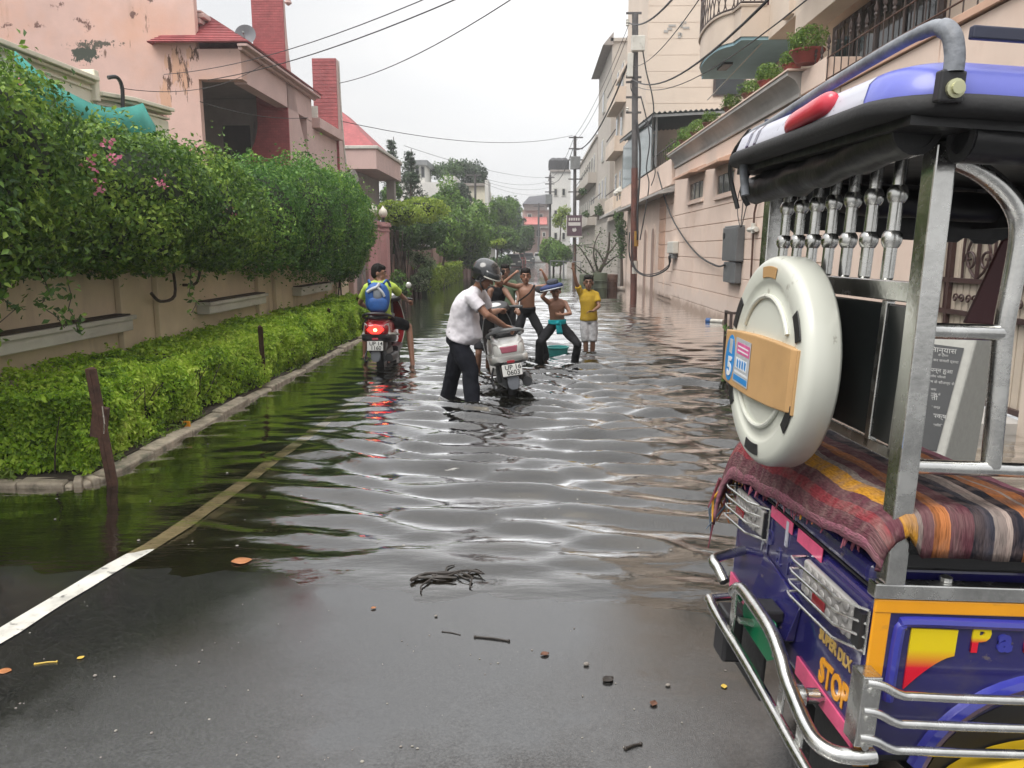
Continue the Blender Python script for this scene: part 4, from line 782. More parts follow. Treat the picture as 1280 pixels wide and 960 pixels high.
for k in range(61):
    x = 4.0 + k * (2.6 / 60); rows.append([(x, 26.9, 6.12 + .035 * math.sin(k * 1.57) + (x - 4) * .05), (x, 37.3, 6.62 + .035 * math.sin(k * 1.57) + (x - 4) * .05)])
co_ = MB().sheet(rows).build('corrugated_roof', mat('dark_green_sheet', (.045, .06, .06), rough=.5, var=.3), cp); co_.modifiers.new('t', 'SOLIDIFY').thickness = .02
MB().bar((4.05, 26.95, 6.03), (4.05, 37.2, 6.53), .05, .08).build('eave_beam', GREYM, cp); MB().bar((4.08, 26.95, 6.02), (6.5, 26.95, 6.14), .05, .08).build('eave_beam', GREYM, cp)
P, Nn = blob_points([((4.9, 26.0, 4.75), (.3, .9, .45)), ((4.9, 27.6, 4.7), (.3, .7, .5))], 300, .5, 77, .4, 4)
pp = thing('terrace_plants', 'dark potted shrubs behind the terrace railing', 'plants', (4.9, 26.8, 4.35)); leaves('foliage', P, Nn, .12, BOUG, pp)
tl = [(4.1, 37.2, 4.6), (4.1, 39.0, 4.7)]
# ------------------------------------------------------------------ farther down the street
def tree(name, label, cat, blobs, dens, size, m, trunk, limbs=(), seed=0, group=None, inner=.35, lump=.25, tr=.09, aspect=.55, core=.62, lf=1.6):
    base = Vector(trunk[0]); t = thing(name, label, cat, base, group=group)
    P, Nn = blob_points(blobs, dens, inner, seed, lump, lf); leaves('crown', P, Nn, size, m, t, aspect=aspect)
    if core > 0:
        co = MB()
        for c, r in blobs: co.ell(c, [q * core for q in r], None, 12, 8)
        co.build('shade_core', CORE, t, smooth=True, angle=180, kind='stuff')  # added crown filler with shade painted in, closes gaps between leaves
    n = len(trunk); k = MB().tube(spline(trunk, 3), [tr * (1 - .6 * i / (3 * (n - 1))) for i in range(3 * (n - 1) + 1)], 7); k.build('trunk', BARK, t, smooth=True)
    for q in limbs: MB().tube(spline(q, 3), tr * .4, 5).build('limb', BARK, t, smooth=True)
    return t
GR1 = leaf_mat('bright_green_leaf', [(0.04, 0.10, 0.022), (0.08, 0.17, 0.03), (0.14, 0.26, 0.045), (0.24, 0.36, 0.07)], .3)
GR2 = leaf_mat('deep_green_leaf', [(0.02, 0.05, 0.018), (0.04, 0.09, 0.026), (0.07, 0.14, 0.035), (0.12, 0.20, 0.05)], .25)
GR3 = leaf_mat('yellow_green_leaf', [(0.09, 0.15, 0.02), (0.18, 0.27, 0.035), (0.28, 0.38, 0.05), (0.38, 0.46, 0.09)], .35)
GR4 = leaf_mat('blue_grey_needle', [(0.03, 0.055, 0.035), (0.05, 0.085, 0.05), (0.08, 0.12, 0.07), (0.12, 0.16, 0.09)], .15)
GR5 = leaf_mat('variegated_leaf', [(0.06, 0.12, 0.04), (0.12, 0.21, 0.07), (0.28, 0.36, 0.20), (0.5, 0.53, 0.40)], .3)
def blob(px, py, y, rx, rz, ry=None):
    c = at(px, py, y=y); s = y / FOC; return ((c.x, c.y, c.z), (rx * s, (ry or rx) * s, rz * s))
def g(px, y): c = at(px, 320, y=y); return (c.x, y, -.1)

# second garden wall
BROWNW = mat('brown_pink_plaster', (0.34, 0.22, 0.19), rough=.9, var=.15, vscale=1.5, bump=.1)
w2 = thing('garden_wall', 'low brown pink garden wall under the dark clipped creeper', 'wall', (-4.5, 35, 0))
MB().box2((-4.6, 22.7, -.3), (-4.9, 70, 1.75)).build('wall_body', BROWNW, w2)
for y in np.arange(23, 69, 3.1): MB().box2((-4.52, y, -.3), (-4.597, y + .5, 1.9)).build('pier', BROWNW, w2, bevel=.01)
# vine tangle on the wall: dark stems and clipped top
t = tree('creeper_arch', 'yellow green vine arching over the wall behind the gate pillars', 'climbing plant', [blob(500, 268, 24, 30, 16, 20), blob(525, 262, 26, 30, 15, 24), blob(487, 262, 24, 18, 10, 14)], 420, .10, GR3, [(-4.75, 24, 0), (-4.7, 24, 1.5), (-4.6, 24, 2.6)], seed=101, inner=.25)
for i in range(16):
    x = -4.45 + random.uniform(-.1, .25); y = random.uniform(23.2, 26.4)
    MB().tube(spline([(x, y, -.1), (x + random.uniform(-.1, .15), y + random.uniform(-.3, .3), 1.0), (x + random.uniform(-.2, .2), y + random.uniform(-.6, .6), 2.2)], 4), random.uniform(.018, .04), 5).build('stem', BARK, t, smooth=True)
tree('clipped_creeper', 'dark square clipped creeper hanging over the garden wall', 'climbing plant', [blob(503, 293, 25.5, 22, 20, 22), blob(525, 292, 27.5, 24, 20, 24), blob(542, 290, 30, 16, 19, 20), blob(490, 300, 24.5, 12, 18, 16)], 480, .10, GR2, [(-4.4, 29, 0), (-4.35, 29, 1.2), (-4.4, 29.5, 2.2)], [[(-4.4, 29, 1.0), (-4.2, 28.4, 1.7), (-4.1, 28, 2.2)]], seed=102, inner=.2, lump=.12)
tree('round_tree', 'small rounded bright tree beside the dark clipped creeper', 'tree', [blob(560, 290, 34, 15, 16), blob(565, 312, 34, 14, 14), blob(555, 308, 33, 10, 12)], 330, .13, GR1, [g(553, 33), (at(553, 340, y=33)), at(556, 315, y=33.5)], seed=103)
tree('leafy_tree', 'tall bright cone of foliage rising in front of the white house', 'tree', [blob(560, 245, 44, 14, 18), blob(563, 262, 44, 24, 18), blob(575, 285, 43, 30, 22), blob(545, 270, 42, 16, 14), blob(590, 300, 45, 26, 24), blob(600, 270, 47, 16, 18)], 170, .19, GR1, [g(575, 43), at(575, 330, y=43), at(570, 270, y=43)], [[at(575, 315, y=43), at(590, 300, y=43)]], seed=104, inner=.45, lump=.35)
tree('garden_shrub', 'loose green shrub with pale leaf tips above the vine', 'shrub', [blob(530, 258, 36, 13, 10), blob(545, 252, 37, 12, 9), blob(515, 255, 35, 10, 8)], 220, .14, GR1, [g(530, 36), at(530, 300, y=36), at(530, 262, y=36)], seed=105, core=.5)
v = tree('variegated_shrub', 'variegated pale leaved shrub standing in the flood by the garden wall', 'shrub', [blob(524, 324, 28, 16, 11), blob(512, 318, 28, 9, 7), blob(535, 330, 28, 12, 9), blob(522, 352, 27, 14, 12), blob(530, 342, 27, 10, 10)], 300, .11, GR5, [g(524, 27.5), at(523, 350, y=27.5), at(524, 325, y=28)], seed=106, inner=.5, aspect=.35, core=.5)
hb = thing('low_hedge', 'short yellow green hedge running along the garden wall into the distance', 'hedge', (-4.1, 34, 0))
rgx = np.random.default_rng(8); P, Nn = hedge_pts(9000, -4.5, -3.75, 29, 42, 0, .95, rgx); leaves('foliage', P, Nn, .1, GR3, hb, aspect=.6); MB().box2((-4.45, 29.2, -.1), (-3.9, 41.9, .8)).build('shade_core', CORE, hb, bevel=.1)
tree('wall_shrub', 'bright green shrub just beyond the end of the clipped hedge', 'shrub', [blob(497, 352, 21, 10, 14), blob(487, 362, 20.5, 12, 12), blob(505, 364, 20.5, 9, 10)], 420, .08, GR1, [g(495, 20.8), at(495, 365, y=20.8), at(497, 350, y=21)], seed=107, core=.55)
# white house with roof garden
WHITE = mat('white_plaster', (.62, .61, .58), rough=.85, var=.06, vscale=.5, stain=[((.42, .41, .38), .55, .8, (.6, .6, .25), .5)])
wh = thing('white_house', 'white flat roofed house behind the garden trees', 'house', (-8, 62, 0))
def wbox(p0, p1, y, d, nm, m, par, z0=0):
    a, b = at(*p0, y=y), at(*p1, y=y); MB().box2((a.x, y, z0 if z0 is not None else b.z), (b.x, y + d, a.z)).build(nm, m, par)
wbox((500, 228), (556, 330), 60, 8, 'wall', WHITE, wh); wbox((554, 220), (570, 330), 59.8, 5, 'stair_tower', WHITE, wh); wbox((570.5, 232), (608, 330), 61, 8, 'wall', CREAM2, wh); wbox((606, 225), (611, 330), 60.5, 3, 'wall', WHITE, wh); wbox((488, 250), (500, 330), 57, 5, 'wall', WHITE, wh)
wbox((513, 205), (531, 232), 62, 4, 'roof_room', WHITE, wh, z0=None); wbox((510, 200), (534, 206), 61.5, 5, 'roof_slab', GREYM, wh, z0=None); wbox((571, 229), (606, 232), 60.7, 8, 'parapet', GREYS, wh, z0=None)
for p in ((519, 208), (526, 208)):
    f = MB(); a, b = at(p[0], p[1], y=61.95), at(p[0] + 5, p[1] + 14, y=61.95); f.box2((a.x, 61.95, b.z), (b.x, 61.99, a.z)); f = f.build('window', GREYM, wh); MB().box2((a.x + .06, 61.92, b.z + .06), (b.x - .06, 61.945, a.z - .06)).build('pane', DARKGLASS, f)
tree('roof_tree', 'leafy dark tree on the roof terrace left of the tall one', 'tree', [blob(560, 213, 66, 16, 9), blob(548, 215, 66, 10, 7), blob(572, 210, 67, 12, 9)], 110, .26, GR2, [at(560, 232, y=66), at(560, 225, y=66), at(560, 215, y=66)], seed=111, inner=.8, core=0, lump=.45)
tree('roof_tree', 'taller spreading grey green tree on the white house roof', 'tree', [blob(588, 213, 68, 14, 11), blob(600, 220, 68, 10, 12), blob(578, 210, 67, 10, 8), blob(592, 228, 68, 16, 9)], 110, .26, GR4, [at(590, 240, y=68), at(590, 228, y=68), at(590, 215, y=68)], [[at(590, 228, y=68), at(580, 212, y=68)], [at(590, 228, y=68), at(600, 216, y=68)]], seed=112, inner=.8, core=0, lump=.45)
tree('dark_bush', 'dark rounded bush in front of the pale wall beside the stair tower', 'bush', [blob(576, 240, 56, 11, 11), blob(581, 250, 56, 9, 9)], 120, .22, GR4, [g(577, 56), at(577, 270, y=56), at(577, 245, y=56)], seed=113, core=.6)
# norfolk pines: whorled branches on a straight mast
def pine(label, px, py0, py1, y, w, seed):
    a, b = at(px, py1, y=y), at(px, py0, y=y); t = thing('norfolk_pine', label, 'tree', (a.x, y, a.z), group='slim pines above the porch slab'); rr = random.Random(seed)
    MB().tube([a, b], [.09, .02], 6).build('trunk', BARK, t); n = 11; PP = []; NN = []
    br = MB()
    for i in range(n):
        z = a.z + (b.z - a.z) * (.38 + .6 * i / n); L = w * (1 - i / n * .85) * rr.uniform(.75, 1.1); ph = rr.random() * 6
        for k in range(6):
            an = ph + k * 1.047; e = Vector((a.x + math.cos(an) * L, y + math.sin(an) * L, z + L * .35)); br.tube([(a.x, y, z), e], .015, 4)
            for q in np.linspace(.2, 1, 12): p = Vector((a.x, y, z)).lerp(e, q); PP += [list(p + Vector((rr.gauss(0, .06), rr.gauss(0, .06), rr.gauss(0.05, .06)))) for _ in range(2)]; NN += [[0, 0, 1]] * 2
    br.build('branch', BARK, t, kind='stuff'); leaves('needles', np.array(PP), np.array(NN), .22, GR4, t, aspect=.25)
pine('taller slim pine against the sky behind the porch slab', 492, 171, 290, 44, .8, 1); pine('shorter pine right of the taller one with bushy crown', 514, 186, 300, 40, .9, 2)
tree('ornamental_tree', 'small dark ball topped tree standing before the white wall', 'tree', [blob(513, 222, 39, 9, 7), blob(518, 226, 39, 7, 5)], 300, .14, GR4, [at(514, 300, y=39), at(514, 255, y=39), at(513, 225, y=39)], [[at(514, 245, y=39), at(520, 232, y=39)], [at(514, 248, y=39), at(507, 236, y=39)]], seed=114, tr=.05)
tree('garden_tree', 'thin olive green tree between the porch and the white wall', 'tree', [blob(492, 228, 37, 7, 10), blob(497, 240, 37, 7, 8), blob(484, 245, 37, 7, 11)], 260, .14, GR1, [g(492, 37), at(492, 260, y=37), at(492, 230, y=37)], seed=115, inner=.7, core=.4)
tree('garden_tree', 'dark blue green conifer low beside the porch pillar', 'tree', [blob(482, 250, 39, 8, 14), blob(482, 262, 39, 10, 10)], 260, .14, GR4, [g(482, 39), at(482, 280, y=39), at(482, 250, y=39)], seed=116, core=.5)
# greenery on the left, deeper
tree('feathery_tree', 'feathery palm like tree left of the dark weeping tree', 'tree', [blob(620, 262, 66, 16, 14), blob(610, 275, 64, 12, 12), blob(633, 270, 68, 14, 20), blob(640, 258, 70, 8, 10)], 90, .32, GR1, [g(622, 66), at(622, 300, y=66), at(622, 265, y=66)], seed=121, inner=.6, aspect=.3, core=.5, lump=.4)
tree('weeping_tree', 'large dark grey green weeping tree closing the left side of the street', 'tree', [blob(634, 268, 84, 17, 20), blob(640, 290, 84, 18, 22), blob(628, 295, 83, 13, 20)], 70, .42, GR4, [g(635, 84), at(635, 310, y=84), at(635, 270, y=84)], seed=122, inner=.3, aspect=.35, core=.7)
tree('street_tree', 'round fresh green street tree in front of the weeping tree', 'tree', [blob(626, 294, 62, 15, 12), blob(636, 300, 62, 13, 12), blob(618, 300, 61, 10, 9)], 120, .24, GR1, [g(627, 62), at(627, 325, y=62), at(627, 297, y=62)], seed=123)
tree('street_tree', 'dark street tree farther on by the parked cars', 'tree', [blob(656, 298, 78, 11, 14), blob(650, 306, 76, 9, 10), blob(660, 290, 80, 8, 8)], 90, .30, GR2, [g(655, 78), at(655, 320, y=78), at(655, 300, y=78)], seed=124)
tree('umbrella_shrub', 'flat topped yellow green shrub by the low white wall', 'shrub', [blob(620, 305, 52, 11, 5), blob(626, 303, 52, 7, 4)], 200, .17, GR3, [g(621, 52), at(621, 320, y=52), at(621, 306, y=52)], seed=125, tr=.05)
tree('verge_shrub', 'small dark shrub at the waterline left of the far cars', 'shrub', [blob(630, 327, 56, 10, 8), blob(618, 330, 54, 9, 8)], 160, .17, GR2, [g(627, 56), at(627, 332, y=56), at(627, 325, y=56)], seed=126)
tree('bank_foliage', 'mixed green bushes massed behind the garden wall', 'bushes', [blob(588, 320, 50, 16, 16), blob(600, 312, 52, 12, 14), blob(578, 318, 47, 12, 14), blob(612, 290, 56, 12, 16)], 130, .2, GR2, [g(590, 50), at(590, 335, y=50), at(590, 315, y=50)], seed=127, inner=.4)
lw2 = thing('white_gate_wall', 'short white wall beside the flat topped shrub', 'wall', (-3, 58, 0)); a, b = at(604, 310, y=57), at(619, 334, y=57); MB().box2((a.x, 57, -.2), (b.x, 57.3, a.z)).build('wall_body', WHITE, lw2); MB().box2((a.x - .05, 56.95, a.z), (b.x + .05, 57.35, a.z + .08)).build('coping', WHITE, lw2)
# far end: brick house with red awning
BRICKF = mat('dusty_brick', (.34, .24, .21), rough=.9, var=.12, vscale=.4); AWN = mat('red_awning', (.42, .13, .115), rough=.7, var=.1); DKROOF = mat('dark_slate_roof', (.06, .06, .07), rough=.7)
fb = thing('brick_house', 'distant brick house with dark roof and red awning at the street end', 'house', (1, 125, 0))
wbox((653, 262), (690, 325), 124, 10, 'wall', BRICKF, fb); wbox((655, 255), (684, 263), 123.6, 10, 'parapet', GREYS, fb, z0=None)
a, b = at(653, 255, y=123), at(690, 247, y=126); MB().add([(a.x, 123, a.z), (b.x, 123, a.z), (b.x, 133, a.z), (a.x, 133, a.z), (a.x + 1, 128, b.z + .3), (b.x - .6, 128, b.z + .6)], [(0, 1, 5, 4), (1, 2, 5), (2, 3, 4, 5), (3, 0, 4), (3, 2, 1, 0)]).build('roof', DKROOF, fb)
a, b, c = at(655, 281, y=120), at(684, 281, y=120), at(655, 275, y=123.9); MB().hexa([(a.x, 120, a.z), (b.x, 120, a.z), (b.x, 123.95, c.z + .4), (a.x, 123.95, c.z + .4)], [(a.x, 120, a.z + .1), (b.x, 120, a.z + .1), (b.x, 123.95, c.z + .5), (a.x, 123.95, c.z + .5)]).build('awning', AWN, fb)
for p in ((659, 267, 665, 274), (672, 267, 679, 274), (658, 287, 664, 294), (670, 287, 680, 296)):
    a, b = at(p[0], p[1], y=123.9), at(p[2], p[3], y=123.9); f = MB().box2((a.x, 123.85, b.z), (b.x, 123.97, a.z)).build('window', LEDGE, fb); MB().box2((a.x + .1, 123.8, b.z + .1), (b.x - .1, 123.84, a.z - .1)).build('pane', DARKGLASS, f)
for i, (p0, p1, y, lb) in enumerate((((641, 300), (652, 325), 112, 'low pale house partly hidden by the far street trees'), ((676, 285), (690, 325), 116, 'narrow pink house beyond the third utility pole'))):
    h = thing('far_house', lb, 'house', (at(p0[0], 320, y=y).x, y, 0)); wbox(p0, p1, y, 8, 'wall', (CREAM2, BRICKF)[i], h); a, b = at(p0[0] + 2, p0[1] + 5, y=y), at(p0[0] + 6, p0[1] + 11, y=y); f = MB().box2((a.x, y - .08, b.z), (b.x, y - .003, a.z)).build('window', LEDGE, h); MB().box2((a.x + .08, y - .1, b.z + .08), (b.x - .08, y - .081, a.z - .08)).build('pane', DARKGLASS, f); wbox((p0[0] - 1, p0[1] - 2), (p1[0], p0[1]), y - .3, 8.6, 'roof_slab', GREYS, h, z0=None)
# right, white tower with a black water tank
ft = thing('white_tower_block', 'pale narrow block with dark water tanks on its roof', 'building', (4.5, 92, 0))
wbox((689, 214), (712, 330), 92, 12, 'wall', WHITE, ft); wbox((688, 212), (713, 214.5), 91.8, 12.4, 'parapet', GREYS, ft, z0=None)
for q in (692, 698.5, 705): a = at(q, 213, y=94); MB().lathe([(.62, 0), (.66, .5), (.62, 1.1), (.3, 1.4), (.05, 1.45)], a, n=12).build('water_tank', BLACKP, ft, smooth=True)
for py in (235, 262, 290):
    for q in (692, 702): a, b = at(q, py, y=91.95), at(q + 5, py + 10, y=91.95); f = MB().box2((a.x, 91.92, b.z), (b.x, 91.99, a.z)).build('window', LEDGE, ft); MB().box2((a.x + .1, 91.88, b.z + .1), (b.x - .1, 91.91, a.z - .1)).build('pane', DARKGLASS, f)
# row of grey beige houses on the right between the poles
GB = mat('grey_beige_plaster', (.46, .42, .375), rough=.88, var=.08, vscale=.5, bump=.08, stain=[((.26, .24, .22), .55, .8, (.7, .7, .22), .6)])
def rows_house(y0, y1, x, z, nm, lb, m, floors, proj=.7):
    h = thing(nm, lb, 'building', (x + 2, (y0 + y1) / 2, 0)); MB().box2((x, y0, -.3), (x + 8, y1, z)).build('wall', m, h); MB().box2((x - .12, y0 - .1, z), (x + 8, y1, z + .18)).build('parapet', m, h)
    for i, zf in enumerate(floors):
        yb0, yb1 = y0 + .6, y1 - .4
        b = MB().box2((x - proj, yb0, zf), (x - .002, yb1, zf + .14)).build('balcony_slab', m, h); MB().box2((x - proj, yb0, zf + .142), (x - proj + .1, yb1, zf + .75)).build('balcony_apron', m, h, bevel=.02); MB().box2((x - proj + .105, yb0, zf + .142), (x - .003, yb0 + .1, zf + .75)).build('balcony_end', m, h)
        for y in np.arange(yb0 + .9, yb1 - .8, 2.2):
            w = MB().box2((x - .05, y, zf + .2), (x - .003, y + 1.0, zf + 2.2)).build('window', LEDGE, h); MB().box2((x - .07, y + .1, zf + .3), (x - .051, y + .9, zf + 2.1)).build('pane', DARKGLASS, w)
        MB().tube([(x - proj + .05, yb0, zf + 1.05), (x - proj + .05, yb1, zf + 1.05)], .03, 5).build('rail', IRON, h)
    return h
r1 = rows_house(40.3, 46, 4.7, 10.6, 'balcony_block', 'beige block with stacked street balconies beyond the glass canopy', BEIGE, (3.6, 6.6, 9.0), .55)
r2 = rows_house(47, 56, 4.55, 13.4, 'grey_block', 'tall plain grey beige block with sloping tiled eave', GB, (3.9,), .5)
MB().hexa([(4.0, 46.9, 13.2), (4.6, 46.9, 13.2), (4.6, 56, 13.2), (4.0, 56, 13.2)], [(4.3, 46.9, 13.55), (4.6, 46.9, 13.9), (4.6, 56, 13.9), (4.3, 56, 13.55)]).build('tiled_eave', GREYS, r2)
for z in (7.2, 10.2): w = MB().box2((4.49, 51, z), (4.547, 52.2, z + 1.4)).build('window', LEDGE, r2); MB().box2((4.47, 51.1, z + .1), (4.489, 52.1, z + 1.3)).build('pane', DARKGLASS, w)
r3 = rows_house(57, 78, 4.6, 9.5, 'far_block', 'receding grey block with balconies behind the second utility pole', GB, (3.4, 6.4), .6)
MB().hexa([(3.75, 39.0, 3.3), (4.65, 39.0, 3.5), (4.65, 45, 3.5), (3.75, 45, 3.3)], [(3.75, 39.0, 3.4), (4.65, 39.0, 3.9), (4.65, 45, 3.9), (3.75, 45, 3.4)]).build('sloping_chajja', CORN, r1)
gw = thing('grey_garden_wall', 'stained grey wall with an arched niche behind the dead tree', 'wall', (4.5, 43, 0))
MB().box2((4.3, 37.6, -.3), (4.6, 52, 3.2)).build('wall_body', GB, gw); MB().prism(arch(39.2, .5, .3, 2.6), (4.298, 0, 0), (0, 1, 0), (0, 0, 1), (-.02, 0, 0)).build('niche', GREYS, gw)
for z in np.arange(.2, 1.9, .28):
    for y in np.arange(37.7, 44, .7): MB().box2((4.27, y + (.3 if int(z * 10) % 2 else 0), z), (4.298, y + (.3 if int(z * 10) % 2 else 0) + .66, z + .26)).build('stone', GB, gw, bevel=.01)
for i, q in enumerate(((4.2, 38.2, 4.0), (4.2, 39.3, 4.0))):
    l = thing('terrace_lamp', ('nearer shaded white lamp on the terrace corner', 'farther shaded white lamp on the terrace corner')[i], 'lamp', q); MB().tube([q, (q[0], q[1], q[2] + .35)], .03, 6).build('post', GREYM, l); MB().lathe([(.02, .62), (.2, .42), (.22, .36), (.05, .35)], q, n=10).build('shade', LEDGE, l, smooth=True); MB().ell((q[0], q[1], q[2] + .33), (.09, .09, .1)).build('globe', GLOBE, l, smooth=True)
# greenery on the right
tree('round_bush', 'big round bright bush at the water edge on the right', 'bush', [blob(690, 311, 58, 14, 11), blob(703, 316, 57, 14, 10), blob(682, 320, 58, 9, 8), blob(696, 324, 57, 12, 8)], 150, .2, GR1, [g(692, 58), at(692, 328, y=58), at(692, 315, y=58)], seed=131)
tree('roadside_palm', 'shaggy yellowish tree beside the white tower block', 'tree', [blob(704, 268, 72, 9, 10), blob(697, 276, 72, 7, 8), blob(710, 280, 70, 6, 8)], 80, .34, GR3, [g(701, 72), at(700, 300, y=72), at(702, 272, y=72)], seed=132, inner=.7, aspect=.3, core=.4, lump=.45)
tree('wall_vine', 'dark ivy hanging down the corner of the grey wall', 'climbing plant', [blob(776, 290, 36, 7, 18), blob(773, 270, 37, 6, 8), blob(778, 310, 36, 5, 12)], 260, .12, GR2, [g(778, 36), at(777, 330, y=36), at(776, 300, y=36)], seed=133, inner=.6, core=.5)
tree('balcony_plant', 'wispy plant sprouting from the grey wall top', 'plant', [blob(748, 262, 44, 5, 7), blob(733, 268, 46, 5, 4), blob(728, 240, 48, 5, 4)], 160, .16, GR2, [at(748, 275, y=44), at(748, 268, y=44), at(748, 262, y=44)], seed=134, inner=.8, core=0, tr=.03)
# leaning half bare tree with drums at its foot
dt = thing('leaning_tree', 'leaning half bare tree with sparse leaves rising from the green drum', 'tree', at(742, 350, y=38))
paths = [[(741, 352), (752, 335), (760, 315), (762, 290)], [(745, 345), (735, 325), (725, 310), (716, 302)], [(748, 340), (742, 318), (745, 300), (752, 288)], [(752, 335), (768, 322), (780, 318)], [(755, 328), (745, 312), (730, 308)], [(743, 348), (728, 338), (718, 330)], [(757, 322), (770, 305), (775, 296)]]
for i, q in enumerate(paths):
    pts = spline([at(px, py, y=38 + i * .15) for px, py in q], 4); n = len(pts); MB().tube(pts, [(.11 if i == 0 else .05) * (1 - .7 * k / n) for k in range(n)], 6).build('limb' if i else 'trunk', BARK, dt, smooth=True)
PP = []
for q in paths:
    for _ in range(70): k = random.randrange(len(q) - 1); a, b = q[k], q[k + 1]; s = random.random(); PP.append(list(at(a[0] + (b[0] - a[0]) * s + random.gauss(0, 6), a[1] + (b[1] - a[1]) * s + random.gauss(0, 6), y=38 + random.uniform(-.4, .4))))
leaves('leaves', np.array(PP), np.tile([0, 0, 1], (len(PP), 1)), .16, GR2, dt, aspect=.4)
DRUMG = mat('olive_drum', (.07, .085, .05), rough=.6, var=.25)
for i, (px, lb, m) in enumerate(((733, 'darker olive drum left of the leaning tree foot', DRUMG), (750, 'taller olive drum right of the leaning tree foot', DRUMG), (763, 'rusty brown drum beside the olive drums', RUST))):
    c = at(px, 366, y=29.5 + i * .5); t = thing('drum', lb, 'drum', (c.x, c.y, -.15), group='drums by the leaning tree'); z1 = at(px, 343 - (2 if i == 1 else 0), y=c.y).z + .15
    MB().lathe([(.26, 0), (.28, .03), (.27, z1 * .33), (.285, z1 * .35), (.27, z1 * .37), (.27, z1 * .64), (.285, z1 * .66), (.27, z1 * .68), (.28, z1 - .02), (.27, z1), (.24, z1 - .02)], (c.x, c.y, -.15), n=16).build('shell', m, t, smooth=True)
STONE = mat('pale_rubble', (.36, .32, .28), rough=.9, var=.2, bump=.3)
for i, (px, lb) in enumerate(((771, 'pale stone lump at the wall foot right of the drums'), (777, 'second smaller pale lump by the peach wall corner'))):
    c = at(px, 361, y=31); tag(MB().ell((c.x, c.y, .03), (.2 - i * .05, .2, .15), None, 8, 6).build('rubble_lump', STONE, smooth=True), lb, 'stone')
fr = thing('street_barrier', 'grey rectangular iron frame railing standing in the flood on the right', 'railing', at(716, 352, y=38))
for (a, b) in (((688, 326), (688, 352)), ((704, 327), (704, 352)), ((726, 327), (726, 352)), ((688, 326), (726, 327)), ((705, 329), (705, 350))): MB().tube([at(*a, y=40), at(*b, y=40)], .022, 5).build('bar', GREYM, fr)
# parked cars at the far end of the water
def far_car(px, y, col, lb):
    c = at(px, 320, y=y); t = thing('parked_car', lb, 'car', (c.x, y, float(road_z(0, y))), group='cars parked at the far end'); z = float(road_z(0, y)); m = mat('car_paint_' + lb.split()[0], col, rough=.3, coat=.5)
    q = [(-.82, .25), (-.85, .6), (-.8, .85), (-.68, 1.0), (-.58, 1.42), (.58, 1.42), (.68, 1.0), (.8, .85), (.85, .6), (.82, .25)]
    MB().prism(q, (c.x, y, z), (1, 0, 0), (0, 0, 1), (0, 3.8, 0)).build('body', m, t, bevel=.06); MB().prism([(-.6, 1.02), (-.53, 1.36), (.53, 1.36), (.6, 1.02)], (c.x, y - .004, z), (1, 0, 0), (0, 0, 1), (0, -.02, 0)).build('windscreen', DARKGLASS, t)
    for s in (-1, 1): MB().box((c.x + s * .6, y - .012, z + .72), (.26, .02, .12)).build('headlight', LEDGE, t); MB().tube([(c.x + s * .68, y + .5, z + .3), (c.x + s * .84, y + .5, z + .3)], .3, 12).build('wheel', RUBBER, t)
    MB().box((c.x, y - .012, z + .5), (.5, .02, .12)).build('number_plate', LEDGE, t)
far_car(648, 84, (.28, .06, .06), 'maroon parked car farthest left at the flood end'); far_car(660, 96, (.05, .055, .06), 'dark parked car in the middle of the flood end'); far_car(641, 72, (.03, .03, .032), 'black parked car half hidden by the verge shrub'); far_car(674, 100, (.6, .6, .6), 'white parked car at the right of the flood end')
# low walls of the far right so that the row closes
fw = thing('compound_wall', 'long pale compound wall on the far right behind the round bush', 'wall', (3.9, 70, 0)); MB().box2((4.0, 52.2, -.3), (4.25, 90, 2.0)).build('wall_body', GB, fw); MB().box2((3.95, 52.2, 2.0), (4.3, 90, 2.1)).build('coping', GB, fw)

# ------------------------------------------------------------------ poles and overhead wires
POLEM = mat('weathered_pole_iron', (.085, .08, .08), rough=.65, var=.35, vscale=3, bump=.1)
pl = thing('utility_pole', 'nearest rusty utility pole with meter box and coiled cables beside the peach wall', 'utility pole', at(793, 369, z=0))
P0 = Vector((3.55, 26.6, -.2)); Pz = lambda py: at(793, py, y=26.6).z
px_ = lambda py: at(793 - (py - 370) * .002, py, y=26.6).x
PX = at(793, 330, y=26.6).x; PXT = at(794, 20, y=26.6).x
polex = lambda z: PX + (PXT - PX) * (z - 1.1) / (Pz(20) - 1.1)
MB().tube([(PX, 26.6, -.2), (polex(4.3), 26.6, 4.3)], .115, 10).build('rusty_base', mat('rust_red_paint', (.10, .035, .025), rough=.7, var=.4, vscale=4, bump=.15), pl, smooth=True)
MB().tube([(polex(4.3), 26.6, 4.3), (polex(Pz(16)), 26.6, Pz(16))], .105, 10).build('shaft', POLEM, pl, smooth=True)
MB().tube([(PX, 26.6, Pz(342)), (PX, 26.6, Pz(326))], .125, 10).build('painted_band', LEDGE, pl, smooth=True); MB().tube([(PX, 26.6, Pz(308)), (PX, 26.6, Pz(289))], .125, 10).build('painted_band', mat('ochre_paint', (.35, .19, .03), rough=.7, var=.3), pl, smooth=True)
MB().box2((polex(8) - .15, 26.3, Pz(66)), (polex(8) + .28, 26.5, Pz(47))).build('meter_box', LEDGE, pl, bevel=.02); MB().box2((polex(7) - .28, 26.35, Pz(98)), (polex(7) - .10, 26.5, Pz(68))).build('side_box', LEDGE, pl, bevel=.02)
for py in (17, 97, 103, 122, 141): MB().bar((polex(Pz(py)) - .3, 26.55, Pz(py)), (polex(Pz(py)) + .2, 26.55, Pz(py)), .06, .06).build('cross_arm', POLEM, pl)
